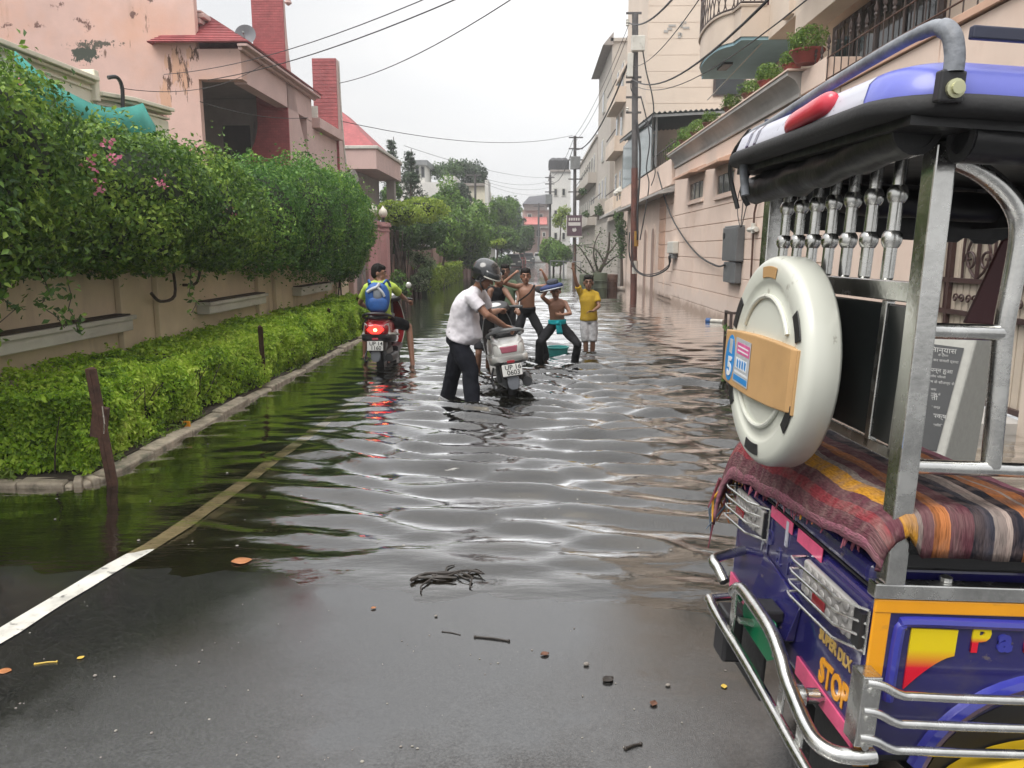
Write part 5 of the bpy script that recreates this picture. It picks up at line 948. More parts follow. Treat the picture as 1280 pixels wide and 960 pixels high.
for py in (30, 34, 96, 140): MB().lathe([(.03, 0), (.06, .03), (.04, .07), (.06, .1), (.02, .13)], (polex(Pz(py)) - .26, 26.5, Pz(py)), n=8).build('insulator', LEDGE, pl, smooth=True)
SG = mat('sign_plum', (.10, .055, .075), rough=.5, var=.15); SGW = mat('sign_white', (.62, .6, .58), rough=.6)
p2 = thing('utility_pole', 'second utility pole down the street carrying a plum notice board', 'utility pole', (at(718, 345, y=48).x, 48, 0)); X2 = at(718, 345, y=48).x
z2 = lambda py: at(717, py, y=48).z
MB().tube([(X2, 48, -.2), (X2 - .08, 48, z2(170))], [.12, .09], 8).build('shaft', POLEM, p2, smooth=True); MB().tube([(X2 + .0, 47.86, 0), (X2, 47.86, z2(300))], .07, 6).build('sign_post', RUST, p2)
for py in (172, 186, 200, 224, 240): MB().bar((X2 - .45, 47.95, z2(py)), (X2 + .4, 47.95, z2(py)), .07, .07).build('cross_arm', POLEM, p2)
MB().box2((X2 - .35, 47.7, z2(212)), (X2 + .25, 47.95, z2(196))).build('transformer_box', GREYM, p2, bevel=.03)
sb = thing('notice_board', 'plum coloured notice board with pale lettering fixed on the second pole', 'sign', (X2, 47.7, z2(296))); a, b = at(709, 269, y=47.6), at(727, 295, y=47.6)
MB().box2((a.x, 47.6, b.z), (b.x, 47.66, a.z)).build('panel', SG, sb); MB().box2((a.x - .04, 47.59, b.z - .08), (b.x + .04, 47.67, b.z - .003)).box2((a.x - .05, 47.595, b.z), (a.x - .003, 47.665, a.z)).build('frame', LEDGE, sb)
MB().box2((a.x + .08, 47.585, a.z - .62), (b.x - .08, 47.599, a.z - .42)).build('white_band', SGW, sb)
for r_ in range(2):
    for k in range(5): MB().box2((a.x + .1 + k * .14, 47.583 , a.z - .32 + r_ * .0 - r_ * .47), (a.x + .19 + k * .14, 47.5845, a.z - .16 - r_ * .47)).build('lettering', SGW if r_ == 0 else SG, sb)
MB().lathe([(.13, 0), (.13, .012)], ((a.x + b.x) / 2, 47.598, a.z - .86), (0, -1, 0), 14).build('emblem', SGW, sb)
p3 = thing('utility_pole', 'third utility pole beside the pale tower block', 'utility pole', (at(687, 325, y=75).x, 75, 0)); X3 = at(687, 325, y=75).x
MB().tube([(X3, 75, -.2), (X3, 75, at(687, 219, y=75).z)], .12, 7).build('shaft', POLEM, p3, smooth=True)
for py in (222, 230, 240): z = at(687, py, y=75).z; MB().bar((X3 - .5, 74.9, z), (X3 + .4, 74.9, z), .1, .1).build('cross_arm', POLEM, p3)
z = at(687, 250, y=75).z; MB().box2((X3 - .45, 74.5, z - .4), (X3 + .2, 74.9, z + .5)).build('transformer_box', GREYM, p3, bevel=.03)
p4 = thing('utility_pole', 'farthest thin utility pole before the brick house', 'utility pole', (at(673, 322, y=104).x, 104, 0)); X4 = at(673, 322, y=104).x
MB().tube([(X4, 104, -.2), (X4, 104, at(673, 254, y=104).z)], .13, 6).build('shaft', POLEM, p4); z = at(673, 258, y=104).z; MB().bar((X4 - .7, 103.9, z), (X4 + .7, 103.9, z), .12, .12).build('cross_arm', POLEM, p4)
p5 = thing('utility_pole', 'thin pole with a single cross arm above the garden trees on the left', 'utility pole', (at(594, 320, y=52).x, 52, 0)); X5 = at(594, 320, y=52).x
MB().tube([(X5, 52, -.2), (at(594, 218, y=52).x, 52, at(594, 218, y=52).z)], .08, 6).build('shaft', POLEM, p5); z = at(594, 219, y=52).z; MB().bar((X5 - .55, 51.95, z), (X5 + .45, 51.95, z), .07, .07).build('cross_arm', POLEM, p5)

NW = [0]
def wire(label, p, q, sag, r=.012, grp='overhead wires', n=16, side=(0, 0, -1)):
    o = MB().tube(arc(p, q, sag, n, side), r, 5).build('overhead_wire', WIRE, smooth=True, angle=180); tag(o, label, 'wire', grp); return o
top1 = Vector((polex(Pz(30)) - .2, 26.5, Pz(30))); mid1 = Vector((polex(Pz(100)) - .1, 26.5, Pz(100))); top2 = Vector((X2 - .2, 47.9, z2(186)))
wire('uppermost thin wire crossing the sky from the left fin', at(205, 93, y=16.5), at(660, -60, y=9), .25, .007)
wire('second wire crossing the sky from the porch beam', at(260, 100, y=16.6), at(720, -70, y=9), .2, .009)
wire('third wire crossing the sky behind the second fin', at(424, 104, y=25), at(740, -70, y=12), .3, .011)
wire('long nearly level wire from the fins across the sky to the second pole', at(420, 150, y=25), at(716, 169, y=48), .55, .012)
wire('thin sagging wire strung across the porch opening', at(250, 127, y=15.5), at(385, 147, y=20.8), .12, .008)
wire('pale thin wire before the pink wall above the cream parapet', at(150, 110, y=12), at(330, 80, y=18), .25, .006)
wire('heavy service wire running from the near pole top up out of view', top1, at(905, -90, y=10), .4, .022)
wire('lower of the wires leaving the near pole toward the balcony', mid1, at(960, 0, y=9), .45, .018)
wire('upper thin wire from the near pole past the balcony railing', mid1 + Vector((0, 0, .4)), at(900, -40, y=10), .3, .009)
wire('thin wire from the near pole below the balcony', mid1 + Vector((.1, 0, -.2)), at(1080, -60, y=7), .5, .009)
wire('thick bundle drooping from the near pole to the second pole', top1 + Vector((0, 0, -1.2)), top2, .9, .03)
wire('thin upper line between the near pole and the second pole', top1, top2 + Vector((0, 0, .6)), .4, .010)
wire('second thin line between the near and second poles', top1 + Vector((-.05, 0, -.4)), top2 + Vector((0, 0, .3)), .5, .010)
wire('slack line between the second and third poles', top2, Vector((X3, 74.8, at(687, 225, y=75).z)), .9, .022)
wire('upper line between the second and third poles', top2 + Vector((0, 0, .5)), Vector((X3, 74.8, at(687, 222, y=75).z)), .5, .014)
for i, (py, lb) in enumerate(((250, 'highest faint far wire over the garden trees'), (258, 'middle faint far wire over the garden trees'), (270, 'lowest faint far wire over the garden trees'))):
    wire(lb, Vector((X5, 52, at(594, 219, y=52).z - i * .12)), Vector((X3, 74.8, at(687, 226 + i * 8, y=75).z)), .5, .010)
wire('faint wire from the porch slab roof to the far poles', at(505, 182, y=36), at(687, 222, y=75), .4, .010)
for i, (a, b, s, lb) in enumerate((((700, 320), (842, 318), 0, ''),)): pass
def cable(label, pts, r=.02, grp='loose cables on the near pole'):
    o = MB().tube(spline(pts, 5), r, 6).build('loose_cable', WIRE, smooth=True, angle=180); tag(o, label, 'cable', grp)
cy = 26.45
cp_ = lambda q: [at(px, py, y=cy) for px, py in q]
cable('long dark cable looping right of the pole box', cp_([(803, 60), (808, 90), (815, 118), (817, 140), (812, 152), (805, 160)]), .022)
cable('cable curling down left of the pole arms', cp_([(789, 100), (789, 112), (794, 118)]), .018)
cable('bundle of cables running down the pole past the canopy', cp_([(796, 150), (800, 190), (799, 230), (797, 260), (797, 300)]), .035)
cable('second cable bundle hanging beside the first', cp_([(801, 120), (812, 170), (808, 210), (811, 235), (800, 300)]), .020)
cable('wavy cable hanging before the glass terrace', cp_([(804, 150), (818, 165), (815, 190), (819, 215), (814, 232)]), .016)
cable('cable from the pole looping low to the junction box', [at(787, 290, y=26.4), at(787, 320, y=26.4), at(797, 340, y=26.2), at(815, 345, y=25), at(835, 335, y=24), Vector((4.1, 23.5, 1.42))], .025)
cable('second cable in the low loop to the junction box', [at(789, 300, y=26.4), at(792, 330, y=26.3), at(803, 342, y=26), at(822, 341, y=25), at(837, 330, y=24), Vector((4.12, 23.4, 1.45))], .016)
cable('cable slung along the wall from the terrace to the meter box', [at(822, 215, x=4.0), at(835, 260, x=4.15), at(850, 290, x=4.2), at(872, 318, x=4.22), at(895, 332, x=4.2), at(906, 331, x=4.1)], .022, 'cables on the peach wall')
cable('left wire of the fan above the meter box', [at(925, 284, x=4.15), at(922, 265, x=4.2), at(924, 240, x=4.2), at(933, 222, x=4.2)], .010, 'cables on the peach wall')
cable('right wire of the fan above the meter box', [at(927, 284, x=4.15), at(932, 262, x=4.2), at(937, 240, x=4.2), at(936, 222, x=4.2)], .010, 'cables on the peach wall')
cable('middle wire of the fan above the meter box', [at(926, 284, x=4.15), at(928, 262, x=4.2), at(930, 240, x=4.2), at(935, 222, x=4.2)], .010, 'cables on the peach wall')
# ------------------------------------------------------------------ people
def cloth(name, col, var=.1, bump=.35, stain=None): return mat(name, col, rough=.85, var=var, vscale=6, bump=bump, bscale=22, stain=stain, spec=.10)
HAIR = mat('black_hair', (.010, .008, .007), rough=.65, var=.3, bump=.5, bscale=160, spec=.12)
EYEW = mat('eye_white', (.5, .47, .43), rough=.3); EYED = mat('eye_dark', (.015, .01, .008), rough=.2); LIP = mat('lip', (.17, .065, .05), rough=.5)

def organic(o, voxel, smooth=6, fold=0.0, fscale=.1):
    r = o.modifiers.new('skin', 'REMESH'); r.mode = 'VOXEL'; r.voxel_size = voxel; r.use_smooth_shade = True
    if smooth: s = o.modifiers.new('relax', 'SMOOTH'); s.factor = .5; s.iterations = smooth
    if fold:
        tx = bpy.data.textures.get('cloth_folds') or bpy.data.textures.new('cloth_folds', 'CLOUDS'); tx.noise_scale = fscale; tx.noise_depth = 2
        d = o.modifiers.new('folds', 'DISPLACE'); d.texture = tx; d.strength = fold; d.mid_level = .5; d.texture_coords = 'GLOBAL'
    return o

def ring(c, sd, fw, rx, ry, n=18):
    return [c + sd * (math.cos(2 * math.pi * k / n) * rx) + fw * (math.sin(2 * math.pi * k / n) * ry) for k in range(n)]
TORSO = [(-.2, .12, .09), (-.10, .140, .10), (0.0, .165, .115), (.22, .150, .105), (.45, .150, .105), (.68, .168, .112), (.84, .172, .105), (.94, .135, .085), (1.0, .075, .065)]
def torso_secs(J, S, infl=1.0, t0=-.1, t1=1.0, belly=0.0):
    pel, neck = J['pel'], J['neck']; mid = J.get('mid') or pel.lerp(neck, .5); secs = []
    sh = (J['shr'] - J['shl']); hp = (J['hipr'] - J['hipl'])
    ts = [t0] + [t for t, _, _ in TORSO if t0 < t < t1] + [t1]
    for t in ts:
        for i in range(len(TORSO) - 1):
            if TORSO[i][0] <= t <= TORSO[i + 1][0] + 1e-6:
                q = (t - TORSO[i][0]) / (TORSO[i + 1][0] - TORSO[i][0]); rx = TORSO[i][1] + (TORSO[i + 1][1] - TORSO[i][1]) * q; ry = TORSO[i][2] + (TORSO[i + 1][2] - TORSO[i][2]) * q; break
        c = pel * (1 - t) ** 2 + (mid * 2 - pel * .5 - neck * .5) * 2 * t * (1 - t) + neck * t * t if 0 <= t <= 1 else pel.lerp(neck, t)
        ax = (neck - pel).normalized(); s = (hp * (1 - t) + sh * t); s = (s - ax * s.dot(ax)).normalized(); f = ax.cross(s) * -1
        f = s.cross(ax) * -1; 
        if f.dot(J['fwd']) < 0: f = -f
        b = belly * math.exp(-((t - .28) / .22) ** 2)
        secs.append(ring(c + f * b * .6 * S, s, f, rx * infl * S * J.get('wide', 1), (ry * infl + b * .55) * S))
    return secs
def head_frame(J):
    f = J['face'].normalized(); up = J.get('up', Vector((0, 0, 1))); s = f.cross(up).normalized(); u = s.cross(f); return s, f, u
def add_hand(mb, wrist, dr, S, palm_n, curl=.5):
    d = dr.normalized(); nrm = (palm_n - d * palm_n.dot(d)).normalized(); w = d.cross(nrm)
    m3 = Matrix((w, d, nrm)).transposed(); mb.ell(wrist + d * .048 * S, (.038 * S, .055 * S, .017 * S), m3, 12, 8)
    for k, (o, L) in enumerate(((-.028, .068), (-.010, .078), (.010, .074), (.027, .058))):
        p = wrist + d * .088 * S + w * o * S; a = p + (d * math.cos(curl) + nrm * math.sin(curl)).normalized() * L * .5 * S; b = a + (d * math.cos(curl * 2.3) + nrm * math.sin(curl * 2.3)).normalized() * L * .5 * S
        mb.limb([p, a, b], [.0098 * S, .009 * S, .0078 * S], 7)
    p = wrist + d * .03 * S - w * .032 * S; a = p + (d * .7 - w * .7 + nrm * .3).normalized() * .035 * S; b = a + (d * .9 + nrm * .55).normalized() * .03 * S; mb.limb([p, a, b], [.0125 * S, .0105 * S, .009 * S], 7)

def person(label, base, J, S, HS, skin, hair=True, shirt=None, sleeve=.62, trousers=None, leg_to=.95, trouser_r=1.0, belly=0.0, curlL=.5, curlR=.5, group=None, shirt_t0=.02, vox=.0075, helmet=False, shoes=None, feet=True, tank=False):
    t = thing('person', label, 'person', base, group=group)
    s, f, u = head_frame(J); h = J['head']; m3 = Matrix((s, f, u)).transposed(); H = HS
    b = MB(); b.loft(torso_secs(J, S, 1.0, belly=belly))
    b.ell(h + u * .02 * H - f * .012 * H, (.074 * H, .092 * H, .098 * H), m3, 18, 12); b.ell(h - u * .052 * H + f * .022 * H, (.056 * H, .062 * H, .062 * H), m3, 14, 9)
    b.ell(h - u * .095 * H + f * .052 * H, (.03 * H, .026 * H, .022 * H), m3, 10, 7)                                    # chin
    b.limb([h + f * .083 * H + u * .008 * H, h + f * .104 * H - u * .030 * H], [.010 * H, .0165 * H], 8); b.ell(h + f * .072 * H + u * .027 * H, (.055 * H, .018 * H, .012 * H), m3, 10, 6)   # nose, brow
    for sg in (-1, 1): b.ell(h + s * sg * .076 * H - u * .012 * H - f * .008 * H, (.010 * H, .020 * H, .032 * H), m3, 8, 6)
    b.limb([h - u * .06 * H - f * .02 * H, J['neck'].lerp(h, .25), J['neck'] - (h - J['neck']) * .15], [.050 * H, .050 * S, .062 * S])
    for k, sg in (('l', -1), ('r', 1)):
        sh, el, ha = J['sh' + k], J['el' + k], J['ha' + k]
        b.limb([J['neck'].lerp(sh, .45), sh, sh.lerp(el, .35), el], [.058 * S, .052 * S, .047 * S, .037 * S]); b.limb([el, el.lerp(ha, .3), ha], [.037 * S, .039 * S, .026 * S])
        add_hand(b, ha, J.get('hd' + k) or (ha - el), S * .98, J.get('hn' + k) or (f * .4 - Vector((0, 0, 1))), curlL if k == 'l' else curlR)
        hi, kn, ft = J['hip' + k], J['kn' + k], J['ft' + k]
        b.limb([J['pel'].lerp(hi, .6), hi, hi.lerp(kn, .45), kn], [.09 * S, .085 * S, .074 * S, .054 * S]); b.limb([kn, kn.lerp(ft, .3), kn.lerp(ft, .75), ft], [.054 * S, .054 * S, .038 * S, .034 * S])
        if feet: fd = J['fwd'].copy(); fd.z = 0; fd.normalize(); b.limb([ft - fd * .03 * S, ft + fd * .09 * S - Vector((0, 0, .03 * S)), ft + fd * .15 * S - Vector((0, 0, .04 * S))], [.036 * S, .034 * S, .022 * S])
    organic(b.build('body', skin, t, smooth=True), vox, 5)
    for sg in (-1, 1):
        e = h + s * sg * .030 * H + f * .079 * H + u * .006 * H
        w_ = MB().ell(e, (.0095 * H, .006 * H, .0052 * H), m3, 8, 6).build('eye', EYEW, t, smooth=True, angle=180); MB().ell(e + f * .004 * H, (.0055 * H, .004 * H, .0056 * H), m3, 8, 6).build('iris', EYED, w_, smooth=True, angle=180)
        MB().limb([h + s * sg * .014 * H + f * .090 * H + u * .026 * H, h + s * sg * .034 * H + f * .087 * H + u * .031 * H, h + s * sg * .052 * H + f * .076 * H + u * .025 * H], [.0045 * H, .005 * H, .003 * H], 6).build('eyebrow', HAIR, t, smooth=True)
    MB().ell(h - u * .060 * H + f * .088 * H, (.024 * H, .008 * H, .008 * H), m3, 10, 6).build('mouth', LIP, t, smooth=True, angle=180)
    if hair:
        hb = MB().ell(h + u * .036 * H - f * .024 * H, (.083 * H, .094 * H, .095 * H), m3, 18, 12); hb.ell(h - u * .01 * H - f * .05 * H, (.078 * H, .065 * H, .08 * H), m3, 14, 9); hb.ell(h + u * .072 * H + f * .030 * H, (.060 * H, .058 * H, .042 * H), m3, 14, 8)
        for _ in range(40):
            a = random.uniform(-2.4, 2.4); p = h + u * (.062 + .05 * abs(math.cos(a * .65))) * H + s * math.sin(a) * .06 * H - f * (math.cos(a) * .055) * H; hb.limb([p, p + (u * .35 + s * random.gauss(0, .6) + f * .6).normalized() * .025 * H], [.012 * H, .004 * H], 5)
        organic(hb.build('hair', HAIR, t, smooth=True), .007, 2)
    if shirt:
        c = MB().loft(torso_secs(J, S, 1.16, shirt_t0, .985, belly))
        for k in 'lr':
            sh, el, ha = J['sh' + k], J['el' + k], J['ha' + k]
            if tank: c.limb([J['neck'].lerp(sh, .55), J['neck'].lerp(sh, .75) - Vector((0, 0, .05 * S))], [.062 * S, .058 * S]); continue
            c.limb([J['neck'].lerp(sh, .35), sh], [.072 * S, .069 * S]); e = sh.lerp(el, sleeve); c.tube([sh, sh.lerp(el, sleeve * .5), e], [.068 * S, .067 * S, .068 * S], 14)
        c.tube([J['neck'] - (J['head'] - J['neck']) * .25, J['neck'] + (J['head'] - J['neck']) * .12], [.078 * S, .066 * S], 14)
        organic(c.build('shirt', shirt, t, smooth=True), .010, 4, .020 * S, .09)
    if trousers:
        c = MB().loft(torso_secs(J, S, 1.10, -.13, .16, belly * .6))
        for k in 'lr':
            hi, kn, ft = J['hip' + k], J['kn' + k], J['ft' + k]; R_ = trouser_r
            c.limb([J['pel'].lerp(hi, .6), hi], [.10 * S, .098 * S]); pts = [hi, hi.lerp(kn, .5), kn]; rs = [.098 * S, .088 * S * R_, .074 * S * R_]
            c.ell(kn, (.074 * S * R_,) * 3) if leg_to > .5 else None
            if leg_to > .5: pts += [kn.lerp(ft, (leg_to - .5) * 2 * .6), kn.lerp(ft, (leg_to - .5) * 2)]; rs += [.072 * S * R_, .070 * S * R_]
            else: pts = [hi, hi.lerp(kn, leg_to), hi.lerp(kn, leg_to * 2)]
            c.tube(pts, rs[:len(pts)], 14)
        organic(c.build('trousers' if leg_to > .6 else 'shorts', trousers, t, smooth=True), .010, 4, .024 * S, .11)
    if shoes:
        for k in 'lr':
            ft = J['ft' + k]; fd = J['fwd'].copy(); fd.z = 0; fd.normalize(); organic(MB().limb([ft - fd * .05, ft + fd * .06 - Vector((0, 0, .02)), ft + fd * .16 - Vector((0, 0, .03))], [.058, .056, .042]).build('shoe', shoes, t, smooth=True), .009, 2)
    return t
V = Vector
def P_(q): return at(q[0], q[1], y=q[2])
def joints(fwd, face, up=None, wide=1, **kw):
    J = {k: P_(v) for k, v in kw.items()}; J['fwd'] = V(fwd).normalized(); J['face'] = V(face).normalized(); J['wide'] = wide
    if up: J['up'] = V(up).normalized()
    return J
SKIN2 = mat('dark_brown_skin', (.17, .085, .052), rough=.5, var=.10, vscale=9, bump=.03, bscale=200)
SKIN3 = mat('warm_brown_skin', (.27, .135, .085), rough=.5, var=.10, vscale=9, bump=.03, bscale=200)

# the man wheeling the white scooter
J = joints((.9, -.35, 0), (.85, -.32, -.42), wide=.98, head=(606, 346, 8.22), neck=(595, 364, 8.3), mid=(577, 394, 8.32), pel=(573, 424, 8.34), shr=(589, 373, 8.13), shl=(601, 369, 8.48), elr=(609, 394, 8.08), har=(630, 407, 8.3), ell=(612, 392, 8.62), hal=(624, 388, 9.0),
           hipr=(574, 432, 8.25), hipl=(576, 430, 8.45), knr=(588, 464, 8.2), ftr=(591, 509, 8.12), knl=(567, 462, 8.5), ftl=(558, 502, 8.6), hdr=(641, 410, 8.35)) 
J['hdr'] = (P_((642, 411, 8.36)) - P_((630, 407, 8.3)))
man = person('man in black helmet and white polo shirt pushing the silver scooter through the water', P_((574, 500, 8.35)), J, 1.1, 1.0, SKIN3, hair=False, shirt=cloth('white_polo_cotton', (.62, .60, .64), .06), sleeve=.62, trousers=cloth('charcoal_trouser_cloth', (.011, .012, .017), .25), trouser_r=1.12, belly=.13, shirt_t0=.0, shoes=cloth('white_shoe', (.55, .55, .52)), curlR=.75)
HELM = mat('black_helmet_gloss', (.02, .021, .024), rough=.18, var=.2, coat=.6)
s, f, u = head_frame(J); hc = J['head'] + u * .025; m3 = Matrix((s, f, u)).transposed()
hl = thing('helmet', 'black motorcycle helmet with smoked visor worn by the man', 'helmet', hc)
hm = MB(); secs = []
for i in range(15):
    th = i / 14; zz_ = .155 * math.cos(th * 2.25); rr = .150 * math.sin(max(.02, th * 2.25)) ** .8 if th * 2.25 < 1.6 else .150 - (th * 2.25 - 1.6) * .06
    row = []
    for k in range(28):
        a = 2 * math.pi * k / 28; cut = max(0, math.cos(a)) ** 2       # open in front below the brow
        z2_ = zz_ if zz_ > .02 else .02 + (zz_ - .02) * (1 - .96 * min(1, cut * 1.7)); row.append(hc + f * (math.cos(a) * rr * 1.08 + -.01) + s * math.sin(a) * rr * .92 + u * (z2_ + .01))
    secs.append(row)
hm.loft(secs, cap=False); so = hm.build('shell', HELM, hl, smooth=True, angle=80); so.modifiers.new('t', 'SOLIDIFY').thickness = .012
vs = []
for i in range(7):
    z_ = .075 - i * .022; vs.append([hc + f * (math.cos(a) * (.166 + .010 * math.sin(i / 6 * 3.1)) - .005) + s * math.sin(a) * .150 + u * z_ for a in np.linspace(-1.25, 1.25, 15)])
vm = MB().sheet(vs[:4]).build('visor', mat('smoked_visor', (.05, .055, .06), rough=.06, coat=.8), hl, smooth=True); vm.modifiers.new('t', 'SOLIDIFY').thickness = .004
MB().tube([hc + f * (math.cos(a) * .170) + s * math.sin(a) * .152 + u * .006 for a in np.linspace(-1.3, 1.3, 15)], .007, 6).build('visor_edge', LEDGE, hl, smooth=True)
for sg in (-1, 1): MB().tube([hc + s * sg * .105 - u * .06, J['head'] + s * sg * .072 - u * .09 + f * .03, J['head'] - u * .128 + f * .045], .009, 6).build('chin_strap', BLACKP, hl, smooth=True)

# the rider on the red scooter
LIME = cloth('lime_green_tee', (.42, .55, .10), .07); BLKC = cloth('black_cloth', (.014, .014, .016), .3)
J = joints((.05, 1, 0), (.93, -.05, -.1), head=(474, 341, 10.62), neck=(475, 353, 10.6), mid=(474, 376, 10.55), pel=(476, 398, 10.62), shl=(459, 360, 10.62), shr=(491, 359, 10.66), ell=(450, 379, 10.78), hal=(459, 384, 11.25), elr=(503, 371, 10.85), har=(510, 377, 11.2),
           hipl=(466, 400, 10.68), hipr=(488, 401, 10.68), knr=(511, 408, 10.95), ftr=(517, 468, 10.72), knl=(457, 412, 11.1), ftl=(456, 446, 11.1))
J['hdr'] = V((.25, .9, -.1)); J['hdl'] = V((.2, .9, -.1))
rider = person('rider in lime green tee and black shorts sitting on the red scooter looking right', P_((478, 455, 10.7)), J, .88, 1.0, SKIN3, shirt=LIME, sleeve=.62, trousers=BLKC, leg_to=.44, trouser_r=1.15, curlL=.9, curlR=.8)
BAGB = mat('blue_nylon', (.015, .085, .30), rough=.6, var=.2, vscale=12, bump=.3, bscale=40); BAGW = mat('white_nylon', (.50, .52, .55), rough=.6, var=.1, bump=.2); BAGG = mat('grey_nylon', (.20, .22, .26), rough=.6, var=.1, bump=.2)
bp = P_((472, 372, 10.42)); bag = thing('backpack', 'blue white and grey backpack on the back of the scooter rider', 'backpack', bp)
def pillow(mb, c, sx, sy, sz, n=2.6):
    secs = []
    for i in range(13):
        th = math.pi * i / 12; row = []
        for k in range(22):
            a = 2 * math.pi * k / 22; ca, sa = math.cos(a), math.sin(a); st = abs(math.sin(th)) ** (2 / n) + 1e-3
            row.append(c + V((sx * st * math.copysign(abs(ca) ** (2 / n), ca), sy * st * math.copysign(abs(sa) ** (2 / n), sa), -sz * math.copysign(abs(math.cos(th)) ** (2 / n), math.cos(th)))))
        secs.append(row)
    return mb.loft(secs)
o = pillow(MB(), bp + V((0, .0, -.01)), .165, .10, .215).build('main_pocket', BAGB, bag, smooth=True, angle=180); d = o.modifiers.new('f', 'DISPLACE'); d.texture = bpy.data.textures['cloth_folds']; d.strength = .03; d.texture_coords = 'GLOBAL'
pillow(MB(), bp + V((.015, -.075, -.09)), .135, .05, .105).build('front_pocket', BAGB, bag, smooth=True, angle=180)
pillow(MB(), bp + V((.02, -.085, .055)), .062, .035, .085).build('grey_panel', BAGG, bag, smooth=True, angle=180)
MB().tube(spline([bp + V((-.12, -.085, .08)), bp + V((-.05, -.105, .12)), bp + V((.02, -.115, .15)), bp + V((.05, -.095, .2))], 4), .022, 8).tube(spline([bp + V((.02, -.115, .15)), bp + V((.085, -.105, .08)), bp + V((.11, -.09, .02))], 4), .018, 8).build('white_trim', BAGW, bag, smooth=True)
for sg in (-1, 1): MB().tube(spline([bp + V((sg * .09, -.02, .19)), bp + V((sg * .12, .04, .23)), bp + V((sg * .14, .13, .18)), bp + V((sg * .15, .2, .06))], 4), .018, 6).build('strap', BAGB, bag, smooth=True)

# the boys in the water
G_ = 'boys playing in the flood'
J = joints((.05, -1, 0), (.05, -1, -.02), head=(657, 345, 11.5), neck=(657.5, 357, 11.52), mid=(659, 372, 11.5), pel=(659, 389, 11.55), shl=(669, 360, 11.5), shr=(645, 358, 11.5), elr=(629.5, 354, 11.42), har=(643, 342, 11.35), ell=(686, 356, 11.42), hal=(679, 341, 11.35),
           hipl=(665, 394, 11.55), hipr=(653, 394, 11.55), knl=(676, 416, 11.4), ftl=(683, 452, 11.5), knr=(646, 418, 11.4), ftr=(641, 452, 11.5))
J['hdl'] = V((-.5, .1, .9)); J['hdr'] = V((.6, .1, .7)); J['hnl'] = V((-.6, .3, -.6)); J['hnr'] = V((.6, .3, -.6))
flex = person('bare chested boy in dark trousers flexing both raised arms behind the silver scooter', P_((662, 452, 11.5)), J, .74, .97, SKIN3, trousers=cloth('dark_trouser_cloth', (.014, .014, .016), .3), trouser_r=1.1, group=G_, curlL=1.3, curlR=1.3)
st = P_((652, 366, 11.36)); nb = MB().tube(spline([P_((668, 356, 11.47)), P_((662, 366, 11.375)), P_((652, 374, 11.40)), P_((648, 377, 11.5))], 4), .012, 6); nb = nb.build('sling_strap', BLKC, smooth=True); tag(nb, 'thin dark strap slung across the bare chest of the flexing boy', 'strap')
organic(MB().ell(P_((675, 362, 11.38)), (.085, .03, .055), Matrix.Rotation(.2, 3, 'Y')).build('strap_pad', cloth('grey_pad_cloth', (.06, .06, .065)), nb, smooth=True), .008, 2)
MB().tube([P_((650, 385, 11.42)), P_((659, 386, 11.40)), P_((668, 385, 11.42))], .012, 6).build('belt', BLKC, flex, smooth=True)

J = joints((.45, -.9, 0), (.5, -.85, -.15), head=(624, 347, 10.3), neck=(621.5, 359, 10.33), mid=(613, 385, 10.35), pel=(606, 414, 10.4), shl=(631, 363, 10.3), shr=(613, 364, 10.25), elr=(607, 390, 10.2), har=(606, 409, 10.12), ell=(640, 376, 10.1), hal=(646, 386, 9.9),
           hipl=(611, 418, 10.42), hipr=(601, 418, 10.35), knl=(611, 446, 10.4), ftl=(610, 478, 10.5), knr=(598, 442, 10.25), ftr=(597, 478, 10.35))
tank = person('boy in black tank top and striped shorts helping from behind the silver scooter', P_((602, 470, 10.4)), J, .80, .95, SKIN2, shirt=BLKC, tank=True, trousers=cloth('dark_grey_shorts', (.03, .03, .034), .2), leg_to=.4, trouser_r=1.2, group=G_)
for k in range(3): MB().box(P_((605, 424.5 + k * 1.7, 10.24)), (.11, .012, .009), Matrix.Rotation(-.1, 3, 'Y')).build('white_stripe', BAGW, tank)

J = joints((.1, -1, 0), (.1, -1, 0), head=(631.5, 339, 12.7), neck=(632, 350, 12.72), mid=(634, 368, 12.7), pel=(635, 386, 12.7), shl=(643, 354, 12.7), shr=(621, 354, 12.7), elr=(616, 370, 12.6), har=(620, 384, 12.5), ell=(648, 370, 12.6), hal=(646, 386, 12.5),
           hipl=(640, 390, 12.7), hipr=(630, 390, 12.7), knl=(641, 414, 12.7), ftl=(641, 444, 12.7), knr=(629, 414, 12.7), ftr=(629, 444, 12.7))
person('boy in faded green shirt mostly hidden at the back of the group', P_((635, 440, 12.7)), J, .74, .95, SKIN2, shirt=cloth('faded_green_cotton', (.10, .14, .09), .15), trousers=BLKC, leg_to=.5, group=G_)

J = joints((.0, -1, 0), (-.05, -1, -.25), head=(694.5, 364, 11.22), neck=(695.5, 375, 11.28), mid=(696, 389, 11.3), pel=(696.5, 404, 11.4), shr=(685.5, 378, 11.26), shl=(706.5, 379, 11.28), elr=(677.5, 371, 11.12), har=(684, 363, 11.1), ell=(713, 392, 11.15), hal=(703, 393.5, 11.04),
           hipr=(690, 408, 11.38), hipl=(703, 408, 11.38), knr=(675, 428, 11.0), ftr=(673, 462, 11.2), knl=(722, 430, 11.0), ftl=(717, 462, 11.2))
J['hdr'] = V((.75, .1, .35)); J['hdl'] = V((-.95, .0, .05)); J['hnl'] = V((0, 1, .2))
squat = person('bare chested boy in black trousers squatting low with a blue bag held over his eyes', P_((696, 455, 11.3)), J, .74, .95, SKIN3, trousers=BLKC, trouser_r=1.15, group=G_)
TEALC = cloth('teal_cloth', (.02, .30, .34), .15)
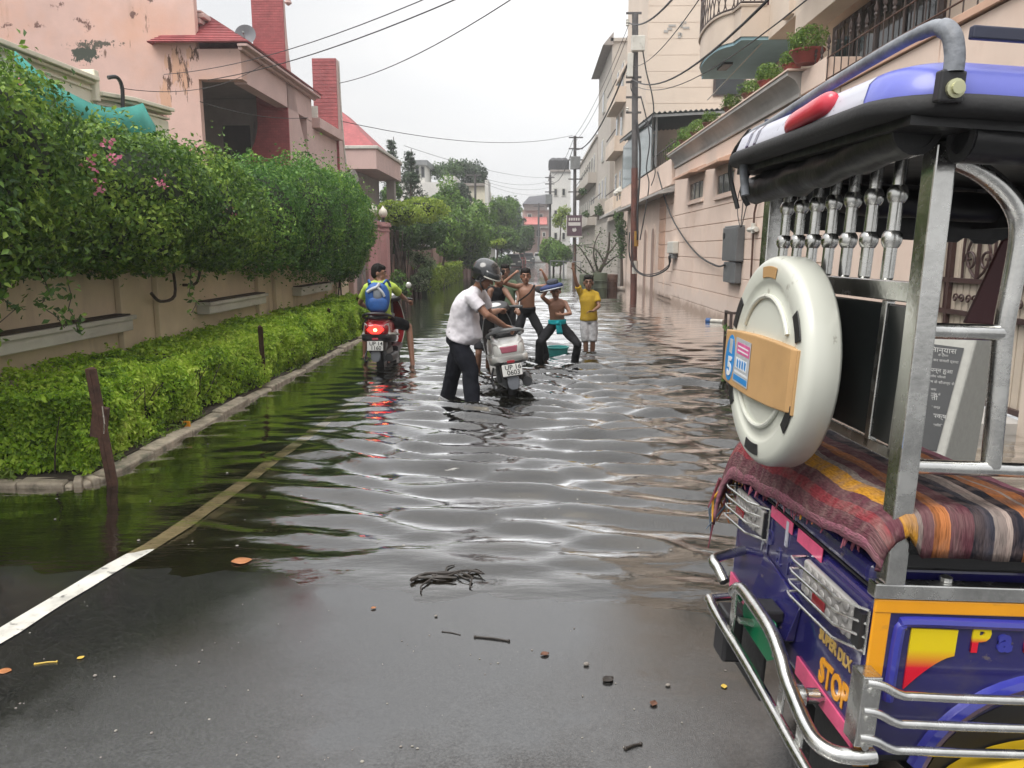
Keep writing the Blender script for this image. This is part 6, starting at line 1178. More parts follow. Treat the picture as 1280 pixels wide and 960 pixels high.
tc_ = thing('waist_cloth', 'teal cloth knotted round the waist of the squatting boy', 'cloth', P_((696, 402, 11.3)))
wb = MB().loft([ring(P_((696.3, y_, 11.36)), V((1, 0, 0)), V((0, 1, 0)), .135, .105) for y_ in (399.5, 402, 405)]).build('band', TEALC, tc_, smooth=True, angle=180); organic(wb, .009, 2, .02, .06)
MB().ell(P_((697, 404, 11.22)), (.035, .03, .03)).build('knot', TEALC, tc_, smooth=True, angle=180)
rows = [[P_((px + dx * (1 + q * .4), 404 + q * 14, 11.215 + .012 * math.sin(dx * 2 + q))) for dx in (-3, -1, 1, 3)] for px, q in ((698, 0), (698.5, .4), (699.5, .75), (700, 1))]
o = MB().sheet(rows).build('tail', TEALC, tc_, smooth=True); o.modifiers.new('t', 'SOLIDIFY').thickness = .012
NAVY = mat('navy_canvas', (.02, .035, .12), rough=.7, var=.25, bump=.3, bscale=40); hb_ = P_((689, 359, 11.05))
bg = thing('folded_bag', 'navy blue folded bag held on the squatting boy\'s head', 'bag', hb_); r3 = Matrix.Rotation(-.22, 3, 'Y')
o = MB(); pillow(o, V((0, 0, 0)), .165, .10, .045); o.v = [tuple(hb_ + r3 @ V(p)) for p in o.v]; o = o.build('body', NAVY, bg, smooth=True, angle=180); d = o.modifiers.new('f', 'DISPLACE'); d.texture = bpy.data.textures['cloth_folds']; d.strength = .03; d.texture_coords = 'GLOBAL'
o = MB(); pillow(o, V((.03, -.0, .065)), .085, .08, .05); o.v = [tuple(hb_ + r3 @ V(p)) for p in o.v]; o.build('upper_fold', mat('dark_blue_grey_canvas', (.05, .055, .075), rough=.8, bump=.3), bg, smooth=True, angle=180)
MB().tube([hb_ + r3 @ V((.165 * math.cos(a), -.10 * math.sin(a) - .003, -.025)) for a in np.linspace(.2, 2.9, 12)], .008, 6).build('piping', BAGW, bg, smooth=True)
tub = thing('teal_tub', 'teal plastic tub floating behind the squatting boy', 'tub', P_((696, 440, 12.0))); c = P_((697, 440, 12.0)); c.z = -.13
MB().lathe([(.12, 0), (.15, .12), (.165, .22), (.18, .23), (.18, .25), (.155, .25), (.13, .05)], c, n=22).build('shell', mat('teal_plastic', (.03, .27, .26), rough=.4), tub, smooth=True)

J = joints((.0, -1, 0), (-.05, -1, .02), head=(735.5, 353, 12.2), neck=(735.5, 364, 12.22), mid=(736, 381, 12.2), pel=(736, 399, 12.22), shr=(726, 367, 12.2), shl=(745.5, 369, 12.2), elr=(720, 352, 12.12), har=(716.8, 338, 12.08), ell=(749, 383, 12.1), hal=(741, 389, 12.0),
           hipr=(731, 403, 12.22), hipl=(741, 403, 12.22), knr=(732, 427, 12.15), ftr=(733, 456, 12.2), knl=(741, 427, 12.15), ftl=(740, 456, 12.25))
J['hdr'] = V((-.1, .0, 1)); J['hdl'] = V((-.8, -.3, .05)); J['hnr'] = V((.2, -1, 0))
person('boy in mustard yellow tee and grey patterned shorts raising one arm', P_((736, 445, 12.2)), J, .76, .98, SKIN2, shirt=cloth('mustard_cotton', (.37, .245, .03), .12), sleeve=.6, shirt_t0=-.06, trousers=mat('grey_patterned_cotton', (.30, .30, .31), rough=.85, var=.35, vscale=22, bump=.3), leg_to=.5, trouser_r=1.2, group=G_, curlR=.15)
# ------------------------------------------------------------------ scooters (local: x right, y ahead, z up; the rear axle stands over the origin)
TEXTS = []
def text(body, size, m, parent, o, ex, ey, extr=.0015, name='lettering', sx=1.0, bold=0.0, align='CENTER'):
    cu = bpy.data.curves.new(name, 'FONT'); cu.body = body; cu.size = size; cu.extrude = extr; cu.align_x = align; cu.align_y = 'CENTER'; cu.offset = bold; cu.materials.append(m); cu.resolution_u = 3
    ob = bpy.data.objects.new(name, cu); COL.objects.link(ob); ob.parent = parent; ex, ey = Vector(ex).normalized(), Vector(ey).normalized(); ez = ex.cross(ey)
    mm = Matrix((ex * sx, ey, ez)).transposed().to_4x4(); mm.translation = Vector(o); ob.matrix_basis = mm; TEXTS.append(ob); return ob
INK = mat('black_ink', (.015, .015, .016), rough=.5); PLATE = mat('number_plate_white', (.62, .62, .60), rough=.4, var=.04)
CLEAR = mat('clear_lamp_plastic', (.34, .33, .32), rough=.12, var=.15, coat=.5); SILV = mat('silver_paint', (.52, .52, .50), rough=.28, metal=.35, var=.08, coat=.5)
REDLENS = mat('dark_red_lens', (.28, .02, .03), rough=.15, coat=.6)
def rrect(y, z0, z1, w, n=20, p=3.2, x0=0):
    cz, hz = (z0 + z1) / 2, (z1 - z0) / 2; out = []
    for k in range(n):
        a = 2 * math.pi * k / n; ca, sa = math.cos(a), math.sin(a); out.append(V((x0 + w / 2 * math.copysign(abs(ca) ** (2 / p), ca), y, cz + hz * math.copysign(abs(sa) ** (2 / p), sa))))
    return out
def scooter(name, label, loc, rot, paint, lower, lit, plate, stripes):
    t = thing(name, label, 'scooter', loc); t.rotation_euler = rot
    B = lambda mb, nm, m, par=None, **k: mb.build(nm, m, par or t, world=False, **k)
    for y, r in ((0, .225), (1.24, .225)):
        prof = [(r - .055, -.045), (r - .02, -.052), (r, -.025), (r, .025), (r - .02, .052), (r - .055, .045)]
        w = B(MB().lathe([(a, b) for a, b in prof] + [(r - .055, -.045)], (0, y, .225), (1, 0, 0), 28), 'wheel', RUBBER, smooth=True); B(MB().lathe([(.03, -.05), (.14, -.04), (.17, -.043), (.17, .043), (.14, .04), (.03, .05)], (0, y, .225), (1, 0, 0), 20), 'rim', GREYM, w, smooth=True)
    tail = MB().loft([rrect(-.50, .60, .70, .20), rrect(-.47, .555, .735, .30), rrect(-.36, .52, .775, .37), rrect(-.15, .46, .79, .41), rrect(.10, .40, .78, .42), rrect(.35, .34, .76, .39), rrect(.50, .32, .72, .32)])
    body = B(tail, 'tail_body', paint, smooth=True, angle=70)
    for sx in (-1, 1):
        B(MB().tube([V((sx * (.175 + .03 * math.sin(q * 3)), -.44 + q * .85, .60 - .10 * q)) for q in np.linspace(0, 1, 8)], .018, 6), 'trim_strip', stripes, body, smooth=True)
    B(MB().loft([rrect(-.505, .53, .592, .30, p=5), rrect(-.44, .50, .60, .40, p=5), rrect(-.25, .46, .585, .445, p=5), rrect(-.05, .44, .56, .44, p=5)]), 'rear_skirt', lower, smooth=True, angle=60)
    B(MB().loft([rrect(-.33, .785, .825, .20), rrect(-.28, .77, .85, .27), rrect(.0, .765, .865, .31), rrect(.3, .755, .83, .30), rrect(.52, .73, .80, .22), rrect(.58, .70, .76, .12)]), 'seat', BLACKP, smooth=True, angle=70)
    B(MB().tube(spline([(-.17, -.02, .755), (-.20, -.22, .80), (-.17, -.40, .845), (-.08, -.48, .87), (.08, -.48, .87), (.17, -.40, .845), (.20, -.22, .80), (.17, -.02, .755)], 5), .019, 8), 'grab_rail', GREYM if not lit else BLACKP, smooth=True)
    # lamps wrap the tail
    if lit:
        B(MB().prism([(-.055, .60), (-.12, .655), (-.075, .70), (0, .725), (.075, .70), (.12, .655), (.055, .60)], (0, -.518, 0), (1, 0, 0), (0, 0, 1), (0, .03, 0)), 'tail_lamp', mat('lit_red_lens', (.5, .01, .01), rough=.2, emit=((1.0, .03, .02), 1.6)), bevel=.01)
        B(MB().ell((0, -.523, .655), (.025, .012, .02)), 'bulb', mat('lit_bulb', (.9, .4, .2), emit=((1, .45, .12), 6)), smooth=True, angle=180)
    else:
        B(MB().prism([(-.085, .625), (-.10, .70), (.10, .70), (.085, .625)], (0, -.508, 0), (1, 0, 0), (0, 0, 1), (0, .05, 0)), 'tail_lamp', mat('faded_red_lens', (.36, .10, .14), rough=.25, coat=.3), bevel=.012)
    for sx in (-1, 1):
        B(MB().hexa([V((sx * .105, -.50, .61)), V((sx * .19, -.40, .60)), V((sx * .19, -.37, .60)), V((sx * .105, -.44, .61))], [V((sx * .115, -.49, .72)), V((sx * .165, -.40, .745)), V((sx * .165, -.37, .745)), V((sx * .115, -.44, .72))]), 'turn_signal', CLEAR, bevel=.01)
    mg = B(MB().loft([rrect(-.53, .35, .40, .12, p=4), rrect(-.50, .32, .53, .20, p=4), rrect(-.36, .33, .55, .24, p=4), rrect(-.15, .36, .56, .22, p=4)]), 'rear_mudguard', BLACKP, smooth=True, angle=50)
    B(MB().loft([rrect(-.56, .23, .27, .08, p=4), rrect(-.545, .24, .36, .13, p=4), rrect(-.52, .30, .37, .13, p=4)]), 'mud_flap', mat('grey_plastic', (.13, .14, .16), rough=.5), mg, smooth=True, angle=50)
    np_ = B(MB().box((0, -.565, .445), (.215, .008, .125), Matrix.Rotation(-.12, 3, 'X')), 'number_plate', PLATE, bevel=.006)
    for r_, row in enumerate(plate): text(row, .072, INK, np_, (.012, -.5705 + .12 * (.030 - r_ * .058), .475 - r_ * .058), (1, 0, 0), (0, .12, 1), .001, bold=.001)
    B(MB().box((0, -.545, .535), (.085, .015, .03)), 'reflector', REDLENS, bevel=.005)
    B(MB().loft([rrect(-.12, .16, .34, .18), rrect(.15, .14, .36, .26), rrect(.38, .18, .36, .2)]), 'engine', GREYM, smooth=True, angle=50)
    B(MB().tube(spline([(.16, -.42, .27), (.175, -.30, .255), (.18, 0, .25), (.14, .2, .22)], 4), [.055] * 5 + [.06] * 4 + [.03] * 4, 12), 'silencer', BLACKP, smooth=True)
    B(MB().tube(spline([(-.17, .02, .40), (-.21, -.1, .28), (-.19, -.3, .20), (-.12, -.38, .23)], 4), .012, 6), 'cable_loop', WIRE, smooth=True); B(MB().tube([(-.12, -.05, .24), (-.12, -.12, .46)], .03, 10), 'shock_absorber', GREYM, smooth=True)
    B(MB().loft([rrect(.42, .24, .33, .34, p=4), rrect(.65, .22, .30, .36, p=4), rrect(.92, .24, .33, .34, p=4)]), 'floorboard', lower, smooth=True, angle=50)
    ap = MB().loft([[V((x * w, y + .10 * (1 - x * x), z)) for x in np.linspace(-1, 1, 9)] + [V((x * w, y + .035 + .10 * (1 - x * x), z)) for x in np.linspace(1, -1, 9)] for y, z, w in ((.90, .28, .15), (.93, .45, .19), (.95, .65, .20), (.92, .85, .16), (.87, .97, .11))])
    B(ap, 'leg_shield', paint if lit else BLACKP, smooth=True, angle=50)
    for sx in (-1, 1): B(MB().tube(spline([(sx * .15, .90, .28), (sx * .195, .93, .45), (sx * .205, .95, .65), (sx * .165, .92, .85), (sx * .115, .87, .97)], 4), .006, 6), 'shield_edge', stripes if lit else GREYM, smooth=True)
    B(MB().loft([rrect(1.05, .38, .45, .10), rrect(1.15, .40, .49, .17), rrect(1.30, .40, .49, .17), rrect(1.45, .36, .44, .10)]), 'front_fender', paint, smooth=True, angle=60)
    B(MB().tube([(0, .95, .95), (0, 1.06, .6), (0, 1.24, .225)], .03, 8), 'fork', GREYM, smooth=True)
    cw = B(MB().loft([rrect(.72, .985, 1.01, .20), rrect(.76, .955, 1.04, .32), rrect(.86, .94, 1.085, .36), rrect(.97, .93, 1.09, .30), rrect(1.05, .95, 1.05, .18)]), 'headset_cowl', BLACKP, smooth=True, angle=60)
    B(MB().ell((0, .79, 1.045), (.085, .055, .018), Matrix.Rotation(.65, 3, 'X')), 'instrument_panel', mat('instrument_glass', (.5, .5, .5), rough=.15), cw, smooth=True, angle=180)
    B(MB().tube([(-.19, .88, 1.0), (.19, .88, 1.0)], .014, 8), 'handlebar', GREYM, smooth=True)
    for sx in (-1, 1):
        B(MB().tube([(sx * .18, .88, 1.0), (sx * .25, .85, .995), (sx * .34, .80, .985)], .019, 8), 'grip', BLACKP, smooth=True); B(MB().tube([(sx * .2, .92, 1.0), (sx * .34, .90, .985)], .007, 5), 'brake_lever', STEEL, smooth=True)
        if not lit: continue
        mr = B(MB().tube(spline([(sx * .17, .90, 1.05), (sx * .24, .90, 1.13), (sx * .28, .88, 1.17)], 3), .007, 5), 'mirror_stalk', BLACKP, smooth=True); B(MB().lathe([(.0, .01), (.036, .008), (.045, 0), (.036, -.02), (.01, -.03)], (sx * .29, .86, 1.19), (0, -1, 0), 14), 'mirror', SILV, mr, smooth=True)
    return t
WHITEP = mat('pearl_white_paint', (.58, .58, .56), rough=.28, var=.05, coat=.6, stain=[((.3, .28, .25), .6, .8, (6, 6, 6), .5)]); REDP = mat('metallic_red_paint', (.32, .012, .02), rough=.25, metal=.3, var=.1, coat=.7)
q = at(641, 500, z=-.10)
scooter('silver_scooter', 'silver white scooter leaning as the helmeted man wheels it through the flood', (q.x, 8.75, -.10), (0, R(-8), R(7)), WHITEP, SILV, False, ('UP 16', '0603'), SILV)
q = at(483, 460, z=-.10)
scooter('red_scooter', 'red and black scooter with its tail lamp lit carrying the rider in lime green', (q.x + .02, 10.75, -.10), (0, 0, R(2)), REDP, BLACKP, True, ('UP 14', '1160'), LEDGE)
# ------------------------------------------------------------------ electric rickshaw (local: x along its length from the tail, y across from the near side, z up)
RK = thing('electric_rickshaw', 'blue and orange electric rickshaw with steel rails and a white spare wheel cover', 'rickshaw', (0.78, 1.64, 0.0)); RK.rotation_euler = (0, R(3), R(4))
def B(mb, nm, m, par=None, **k): return mb.build(nm, m, par or RK, world=False, **k)
NAVYP = mat('deep_blue_gloss', (.018, .016, .105), rough=.22, var=.12, vscale=4, coat=.7, stain=[((.075, .065, .075), .52, .74, (5, 5, 9), .6), ((.16, .13, .10), .63, .70, (26, 26, 40), .6)])
BLUEP2 = mat('bright_blue_gloss', (.035, .04, .30), rough=.2, var=.08, coat=.7)
ROOFB = mat('lavender_blue_paint', (.13, .15, .52), rough=.35, var=.1, vscale=5, coat=.25, stain=[((.20, .23, .60), .52, .7, (3, 9, 9), .7)])
ROOFW = mat('pale_grey_paint', (.50, .51, .58), rough=.4, var=.06, stain=[((.25, .25, .30), .62, .66, (60, 60, 60), .9)])
ORNG = mat('orange_paint', (.78, .33, .012), rough=.38, var=.08, coat=.3, stain=[((.40, .20, .05), .60, .72, (18, 18, 30), .6)])
PINKR = mat('pink_reflective_tape', (.72, .10, .22), rough=.3, var=.15, vscale=20, coat=.4)
CANVAS = mat('black_canvas', (.012, .012, .013), rough=.38, var=.4, vscale=8, bump=.6, bscale=14)
IVORY = mat('ivory_plastic', (.60, .615, .55), rough=.32, var=.04, vscale=2.5, coat=.2, stain=[((.40, .385, .31), .56, .76, (5, 5, 5), .55), ((.25, .23, .19), .66, .70, (30, 30, 16), .6)])
TAN = mat('tan_plastic', (.47, .285, .125), rough=.5, var=.12, vscale=5, stain=[((.30, .18, .08), .58, .75, (14, 14, 8), .5)])
SOCK = mat('black_vinyl', (.010, .012, .012), rough=.18, var=.4, vscale=3, coat=.2)
U0 = -.05
# ---- body tub
tub_ = MB()
secs = []
for u_, ins in ((U0, .012), (U0 + .012, 0.0), (.6, 0.0), (1.55, 0.0)):
    secs.append([V((u_, .002 + ins, .46 + ins)), V((u_, .90 - ins, .46 + ins)), V((u_, .90 - ins, .84 - ins)), V((u_, .002 + ins, .84 - ins))])
B(tub_.loft(secs), 'body_tub', NAVYP, bevel=.01)
B(MB().box2((U0 - .008, .02, .862), (U0 + .05, .885, .918)), 'rear_lip', NAVYP, bevel=.02, seg=3)
B(MB().box2((U0 - .0003, .035, .857), (U0 + .004, .88, .8625)), 'lip_groove', BLACKP)
B(MB().box2((-.02, .05, .842), (.38, .86, .90)), 'seat_box', NAVYP, bevel=.01); B(MB().box2((.0, .03, .90), (.37, .07, .962)), 'seat_base', BLACKP, bevel=.01)
# side: orange frame, pressed blue panel
B(MB().box2((U0 - .002, -.008, .43), (-.012, .0, .82)), 'orange_stile', ORNG, bevel=.003); B(MB().box2((U0 - .002, -.010, .815), (1.5, .001, .848)), 'orange_rail', ORNG, bevel=.003)
pan = B(MB().box2((-.011, -.004, .46), (1.5, .0005, .814)), 'side_panel', NAVYP)
B(MB().tube(spline([(.01, -.004, .60), (.012, -.004, .76), (.02, -.004, .785), (.05, -.004, .795), (.4, -.004, .792), (1.2, -.004, .79)], 5), .013, 8), 'pressed_bead', BLUEP2, pan, smooth=True)
whc = V((.42, 0, .36)); arcp = [V((whc.x - .33 * math.cos(a), -.003, whc.z + .30 * math.sin(a))) for a in np.linspace(.25, 2.9, 22)]
B(MB().tube(arcp, .022, 8), 'wheel_arch_bead', BLUEP2, pan, smooth=True)
B(MB().prism([(whc.x - .30 * math.cos(a), whc.z + .26 * math.sin(a)) for a in np.linspace(.1, 3.04, 20)], (0, -.0055, 0), (1, 0, 0), (0, 0, 1), (0, .002, 0)), 'wheel_well', BLACKP, pan)
YELF = mat('yellow_fender_paint', (.72, .47, .015), rough=.35, coat=.4)
fl_ = []
for a in np.linspace(.35, 2.8, 18): fl_.append([V((whc.x - r_ * math.cos(a), y_, whc.z - .03 + r_ * .62 * math.sin(a))) for r_, y_ in ((.30, -.01), (.30, -.07), (.26, -.075), (.26, -.01))])
B(MB().loft(fl_), 'fender', YELF, smooth=True, angle=40)
# coloured quarter badge and lettering on the side
gm = bpy.data.materials.new('yellow_to_red_print'); gm.use_nodes = True; N, L = gm.node_tree.nodes, gm.node_tree.links; p = N['Principled BSDF']; p.inputs['Roughness'].default_value = .3
tcn = N.new('ShaderNodeTexCoord'); sp = N.new('ShaderNodeSeparateXYZ'); L.new(tcn.outputs['Generated'], sp.inputs[0]); rpp = N.new('ShaderNodeValToRGB'); rpp.color_ramp.elements[0].position = .36; rpp.color_ramp.elements[0].color = (.62, .01, .03, 1); rpp.color_ramp.elements[1].position = .66; rpp.color_ramp.elements[1].color = (.72, .55, .01, 1); L.new(sp.outputs['Z'], rpp.inputs[0]); L.new(rpp.outputs[0], p.inputs['Base Color'])
gm2 = gm.copy(); gm2.name = 'yellow_to_red_letter'; gm2.node_tree.links.remove([l for l in gm2.node_tree.links if l.to_node.type == 'SEPXYZ'][0]); tn = [n for n in gm2.node_tree.nodes if n.type == 'TEX_COORD'][0]; sn_ = [n for n in gm2.node_tree.nodes if n.type == 'SEPXYZ'][0]; rn_ = [n for n in gm2.node_tree.nodes if n.type == 'VALTORGB'][0]
mr_ = gm2.node_tree.nodes.new('ShaderNodeMapRange'); mr_.inputs[1].default_value = -.022; mr_.inputs[2].default_value = .022; gm2.node_tree.links.new(tn.outputs['Object'], sn_.inputs[0]); gm2.node_tree.links.new(sn_.outputs['Y'], mr_.inputs[0]); gm2.node_tree.links.new(mr_.outputs[0], rn_.inputs[0])
qa = [(.040, .780), (.149, .778), (.149, .715)] + [(.149 - .108 * q, .715 - .085 * q ** 1.5) for q in np.linspace(.15, 1, 8)]
B(MB().prism(qa, (0, -.0085, 0), (1, 0, 0), (0, 0, 1), (0, .004, 0)), 'quarter_badge', gm, pan)
for i, (c, mm_) in enumerate((('P', gm2), ('a', BLUEP2), ('r', gm2))): text(c, .088 if c == 'P' else .078, mm_, pan, (.204 + i * .060, -.006, .755), (1, 0, 0), (0, 0, 1), .003, bold=.0035, sx=.95)
# steel rail round the rim, posts, tubes
B(MB().box2((-.06, -.014, .850), (1.5, .022, .886)), 'rim_rail', STEEL, bevel=.004); B(MB().lathe([(.014, 0), (.014, .010), (.006, .014)], (.115, .012, .887), n=10), 'bolt', STEEL)
def post(u, v, name='post'):
    return B(MB().bar((u, v, .887), (u - .024, v, 1.83), .05, .045, (1, 0, 0)), name, STEEL, bevel=.004)
post(-.022, .0); post(-.022, .885)
B(MB().tube(spline([(-.045, 0, 1.812), (.03, 0, 1.788), (.092, 0, 1.752), (.135, 0, 1.705), (.150, 0, 1.65), (.149, 0, 1.55), (.147, 0, 1.46), (.158, 0, 1.30), (.168, 0, 1.16)], 6), .0205, 14), 'bent_tube', STEEL, smooth=True)
B(MB().tube([(-.03, -.002, 1.452), (.148, -.002, 1.455)], .0175, 14), 'upper_cross_rail', STEEL, smooth=True); B(MB().tube([(-.03, -.003, 1.156), (.62, -.003, 1.158)], .0165, 14), 'lower_cross_rail', STEEL, smooth=True)
for x0 in (.98, 1.6):
    for y0 in (0, .89): B(MB().tube([(x0, y0, .88), (x0, y0, 1.86)], .019, 12), 'post', STEEL, smooth=True)
# back rest: top rail, turned balusters, band, black panels
B(MB().bar((-.045, .0, 1.835), (-.045, .89, 1.80), .03, .02), 'top_rail', STEEL, bevel=.003)
for k in range(8):
    v = .153 + .104 * k
    if v > .87: continue
    B(MB().lathe([(.0125, 0), (.0145, .004), (.0145, .072), (.017, .0735), (.0215, .083), (.0225, .092), (.021, .102), (.017, .109), (.0145, .1105), (.0145, .172), (.017, .1735), (.0215, .183), (.0225, .192), (.021, .202), (.017, .209), (.0145, .2105), (.0145, .285)], (-.04, v, 1.552), (0, 0, 1), 20), 'baluster', STEEL, smooth=True, angle=26)
B(MB().box2((-.055, .02, 1.507), (-.028, .875, 1.552)), 'band_rail', STEEL, bevel=.003)
for v0, v1 in ((.035, .118), (.142, .44), (.464, .86)): B(MB().box2((-.046, v0, 1.19), (-.030, v1, 1.500)), 'back_panel', SOCK, bevel=.004)
for v in (.024, .130, .452, .868): B(MB().bar((-.04, v, 1.165), (-.04, v, 1.506), .022, .02, (1, 0, 0)), 'panel_stile', STEEL, bevel=.002)
B(MB().box2((-.05, .02, 1.160), (-.03, .875, 1.187)), 'bottom_rail', STEEL, bevel=.003)
B(MB().tube(spline([(-.02, .03, 1.36), (.0, .02, 1.28), (.0, .0, 1.22), (-.018, -.01, 1.17)], 5), .005, 6), 'loose_wire', WIRE, smooth=True)
B(MB().box2((-.052, -.024, 1.20), (-.03, -.0235, 1.36)), 'blue_sticker', mat('faded_blue_sticker', (.16, .24, .42), rough=.5, var=.2, vscale=30))
B(MB().prism([(.335, 1.445), (.46, 1.445), (.46, 1.70), (.405, 1.665)], (0, .42, 0), (1, 0, 0), (0, 0, 1), (0, .012, 0)), 'side_curtain', mat('maroon_rexine', (.085, .018, .022), rough=.45, bump=.1), bevel=.003)
# ---- rear face details
for v0, v1, near in ((.02, .325, True), (.63, .872, False)):
    L_ = MB().box2((U0 - .022, v0 + (.03 if near else .0), .714 + (0 if near else .03)), (U0 - .001, v1, .806 + (0 if near else .024)))
    lm_ = B(L_, 'tail_lamp', CLEAR, bevel=.01, seg=3)
    for a in range(6):
        for b in range(3): B(MB().ell((U0 - .024, v0 + .055 + a * (v1 - v0 - .08) / 5.5, .731 + b * .030 + (0 if near else .026)), (.0035, .016, .012), None, 10, 6), 'lens_bead', CLEAR, lm_, smooth=True, angle=180)
    vr = (v0 + v1) / 2 + (.03 if near else .05); B(MB().box2((U0 - .031, vr - .034, .722 + (0 if near else .027)), (U0 - .0235, vr + .034, .752 + (0 if near else .027))), 'red_lens', REDLENS, lm_, bevel=.004)
    B(MB().box2((U0 - .018, v0 + (-.008 if near else -.012), .714 + (0 if near else .03)), (U0 - .002, v0 + (.027 if near else -.002), .80 + (0 if near else .024))), 'lamp_side', BLACKP, lm_)
    for k in range(4):
        z = .706 + k * .033 + (0 if near else .028); e0 = (U0 - .004, v0 - .012, z + .006)
        pts = [e0, (U0 - .05, v0 + .05, z + .006), (U0 - .055, v1 - .02, z), (U0 - .05, v1 + .008, z), (U0 - .004, v1 + .012, z)]
        B(MB().tube(pts, .0038, 7), 'guard_wire', STEEL, lm_, smooth=True)
    B(MB().tube([(U0 - .004, v0 - .012, .705 + (0 if near else .028)), (U0 - .004, v0 - .012, .812 + (0 if near else .028))], .004, 6), 'guard_wire', STEEL, lm_)
for v0, v1 in ((.263, .425), (.452, .62)): B(MB().box2((U0 - .004, v0, .818 if v0 < .4 else .821), (U0 - .0005, v1 - .01, .856)), 'pink_reflector', PINKR, bevel=.001)
B(MB().box2((U0 - .0045, .475, .775), (U0 - .001, .492, .85)), 'white_sticker', ROOFW)
# pressed box round the number plate, lamp, plate
B(MB().hexa([V((U0 - .028, .36, .545)), V((U0 - .001, .36, .545)), V((U0 - .001, .64, .545)), V((U0 - .028, .64, .545))], [V((U0 - .006, .34, .665)), V((U0 - .001, .34, .665)), V((U0 - .001, .62, .70)), V((U0 - .006, .62, .70))]), 'plate_recess', NAVYP, bevel=.006)
B(MB().box2((U0 - .085, .40, .578), (U0 - .02, .49, .612)), 'plate_lamp', BLACKP, bevel=.006)
B(MB().prism([(.345, .50), (.345, .565), (.38, .59), (.60, .578), (.62, .52), (.60, .468), (.40, .462)], (U0 - .055, 0, 0), (0, 1, 0), (0, 0, 1), (.005, 0, 0)), 'green_plate', mat('green_plate_paint', (.0, .16, .062), rough=.3, var=.12, coat=.4), bevel=.002)
B(MB().tube([(U0 - .057, .365, .50), (U0 - .05, .365, .50)], .006, 8), 'bolt', STEEL)
for v0, v1 in ((.0, .325), (.66, .885)): B(MB().hexa([V((U0 - .006, v0 + .005, .470)), V((U0 - .0005, v0 + .005, .470)), V((U0 - .0005, v1, .470)), V((U0 - .006, v1, .470))], [V((U0 - .006, v0 + .012, .505)), V((U0 - .0005, v0 + .012, .505)), V((U0 - .0005, v1 + .002, .521)), V((U0 - .006, v1 + .002, .521))]), 'pink_strip', PINKR)
GOLD = mat('gold_lettering', (.55, .36, .10), rough=.35, var=.08); EMB = mat('embossed_blue', (.04, .04, .15), rough=.25, coat=.5)
text('STOP', .088, ORNG, RK, (U0 - .0015, .128, .556), (0, -1, 0), (0, 0, 1), .0012, bold=.0035, sx=.72); text('SUPER DLX', .042, GOLD, RK, (U0 - .0015, .142, .655 - .012), (0, -1, 0), (0, 0, 1), .0012, bold=.0012, sx=.80)
for i, c in enumerate('Par'): text(c, .115, EMB, RK, (U0 - .0015, .60 - i * .075, .735), (0, -1, 0), (0, 0, 1), .002, bold=.001, sx=.75)
text('P', .07, ROOFW, RK, (U0 - .0015, .65, .715), (0, -1, 0), (0, 0, 1), .0012, sx=.6)
# bumper and side guard
STB = STEEL
ub = -.15
A_ = spline([(U0, .80, .635), (ub, .74, .635), (ub - .035, .70, .635), (ub - .03, .66, .625), (ub - .02, .62, .60)], 5)
B(MB().tube(A_, .0165, 12), 'bumper_loop', STB, smooth=True)
T_ = spline([(ub + .02, .60, .56), (ub, .585, .585), (ub, .56, .607), (ub, .52, .62), (ub, .44, .62), (ub, .30, .61), (ub, .23, .585), (ub, .17, .545), (ub, .10, .518), (ub, .04, .50), (ub + .005, -.01, .492), (ub + .03, -.045, .49), (ub + .075, -.058, .492), (ub + .115, -.055, .494)], 6)
B(MB().tube(T_, .0185, 14), 'bumper_upper_tube', STB, smooth=True)
B(MB().tube(spline([(U0 + .06, .78, .49), (ub - .01, .73, .497), (ub - .03, .70, .497), (ub - .03, .60, .485), (ub - .02, .35, .462), (ub - .02, .0, .435), (ub - .01, -.05, .43), (ub + .05, -.062, .43), (ub + .2, -.06, .43)], 6), .0145, 12), 'bumper_lower_tube', STB, smooth=True)
for v, z0, z1 in ((.555, .47, .605), (.17, .44, .53), (.05, .42, .49)): B(MB().box2((ub - .012, v - .014, z0), (ub - .004, v + .014, z1)), 'bumper_bracket', STB, bevel=.002)
for v in (.53, .16): B(MB().bar((ub, v, .52), (U0 + .02, v, .50), .028, .012), 'bumper_stay', STB, bevel=.002)
B(MB().lathe([(.028, 0), (.03, .02), (.02, .03), (.02, .06)], (ub + .02, .16, .505), (1, 0, 0), 12), 'bumper_bush', STB, smooth=True)
B(MB().box2((-.088, -.066, .520), (-.044, -.010, .690)), 'guard_plate', STB, bevel=.003)
for z in (.676, .608, .543): B(MB().tube(spline([(-.078, -.062, z), (-.045, -.066, z - .004), (.0, -.064, z - .026), (.05, -.063, z - .030), (.3, -.063, z - .034), (1.3, -.063, z - .04)], 5), .0105, 12), 'guard_rail', STB, smooth=True); B(MB().lathe([(.008, 0), (.008, .006)], (-.066, -.066, z - .02), (0, -1, 0), 8), 'bolt', STB)
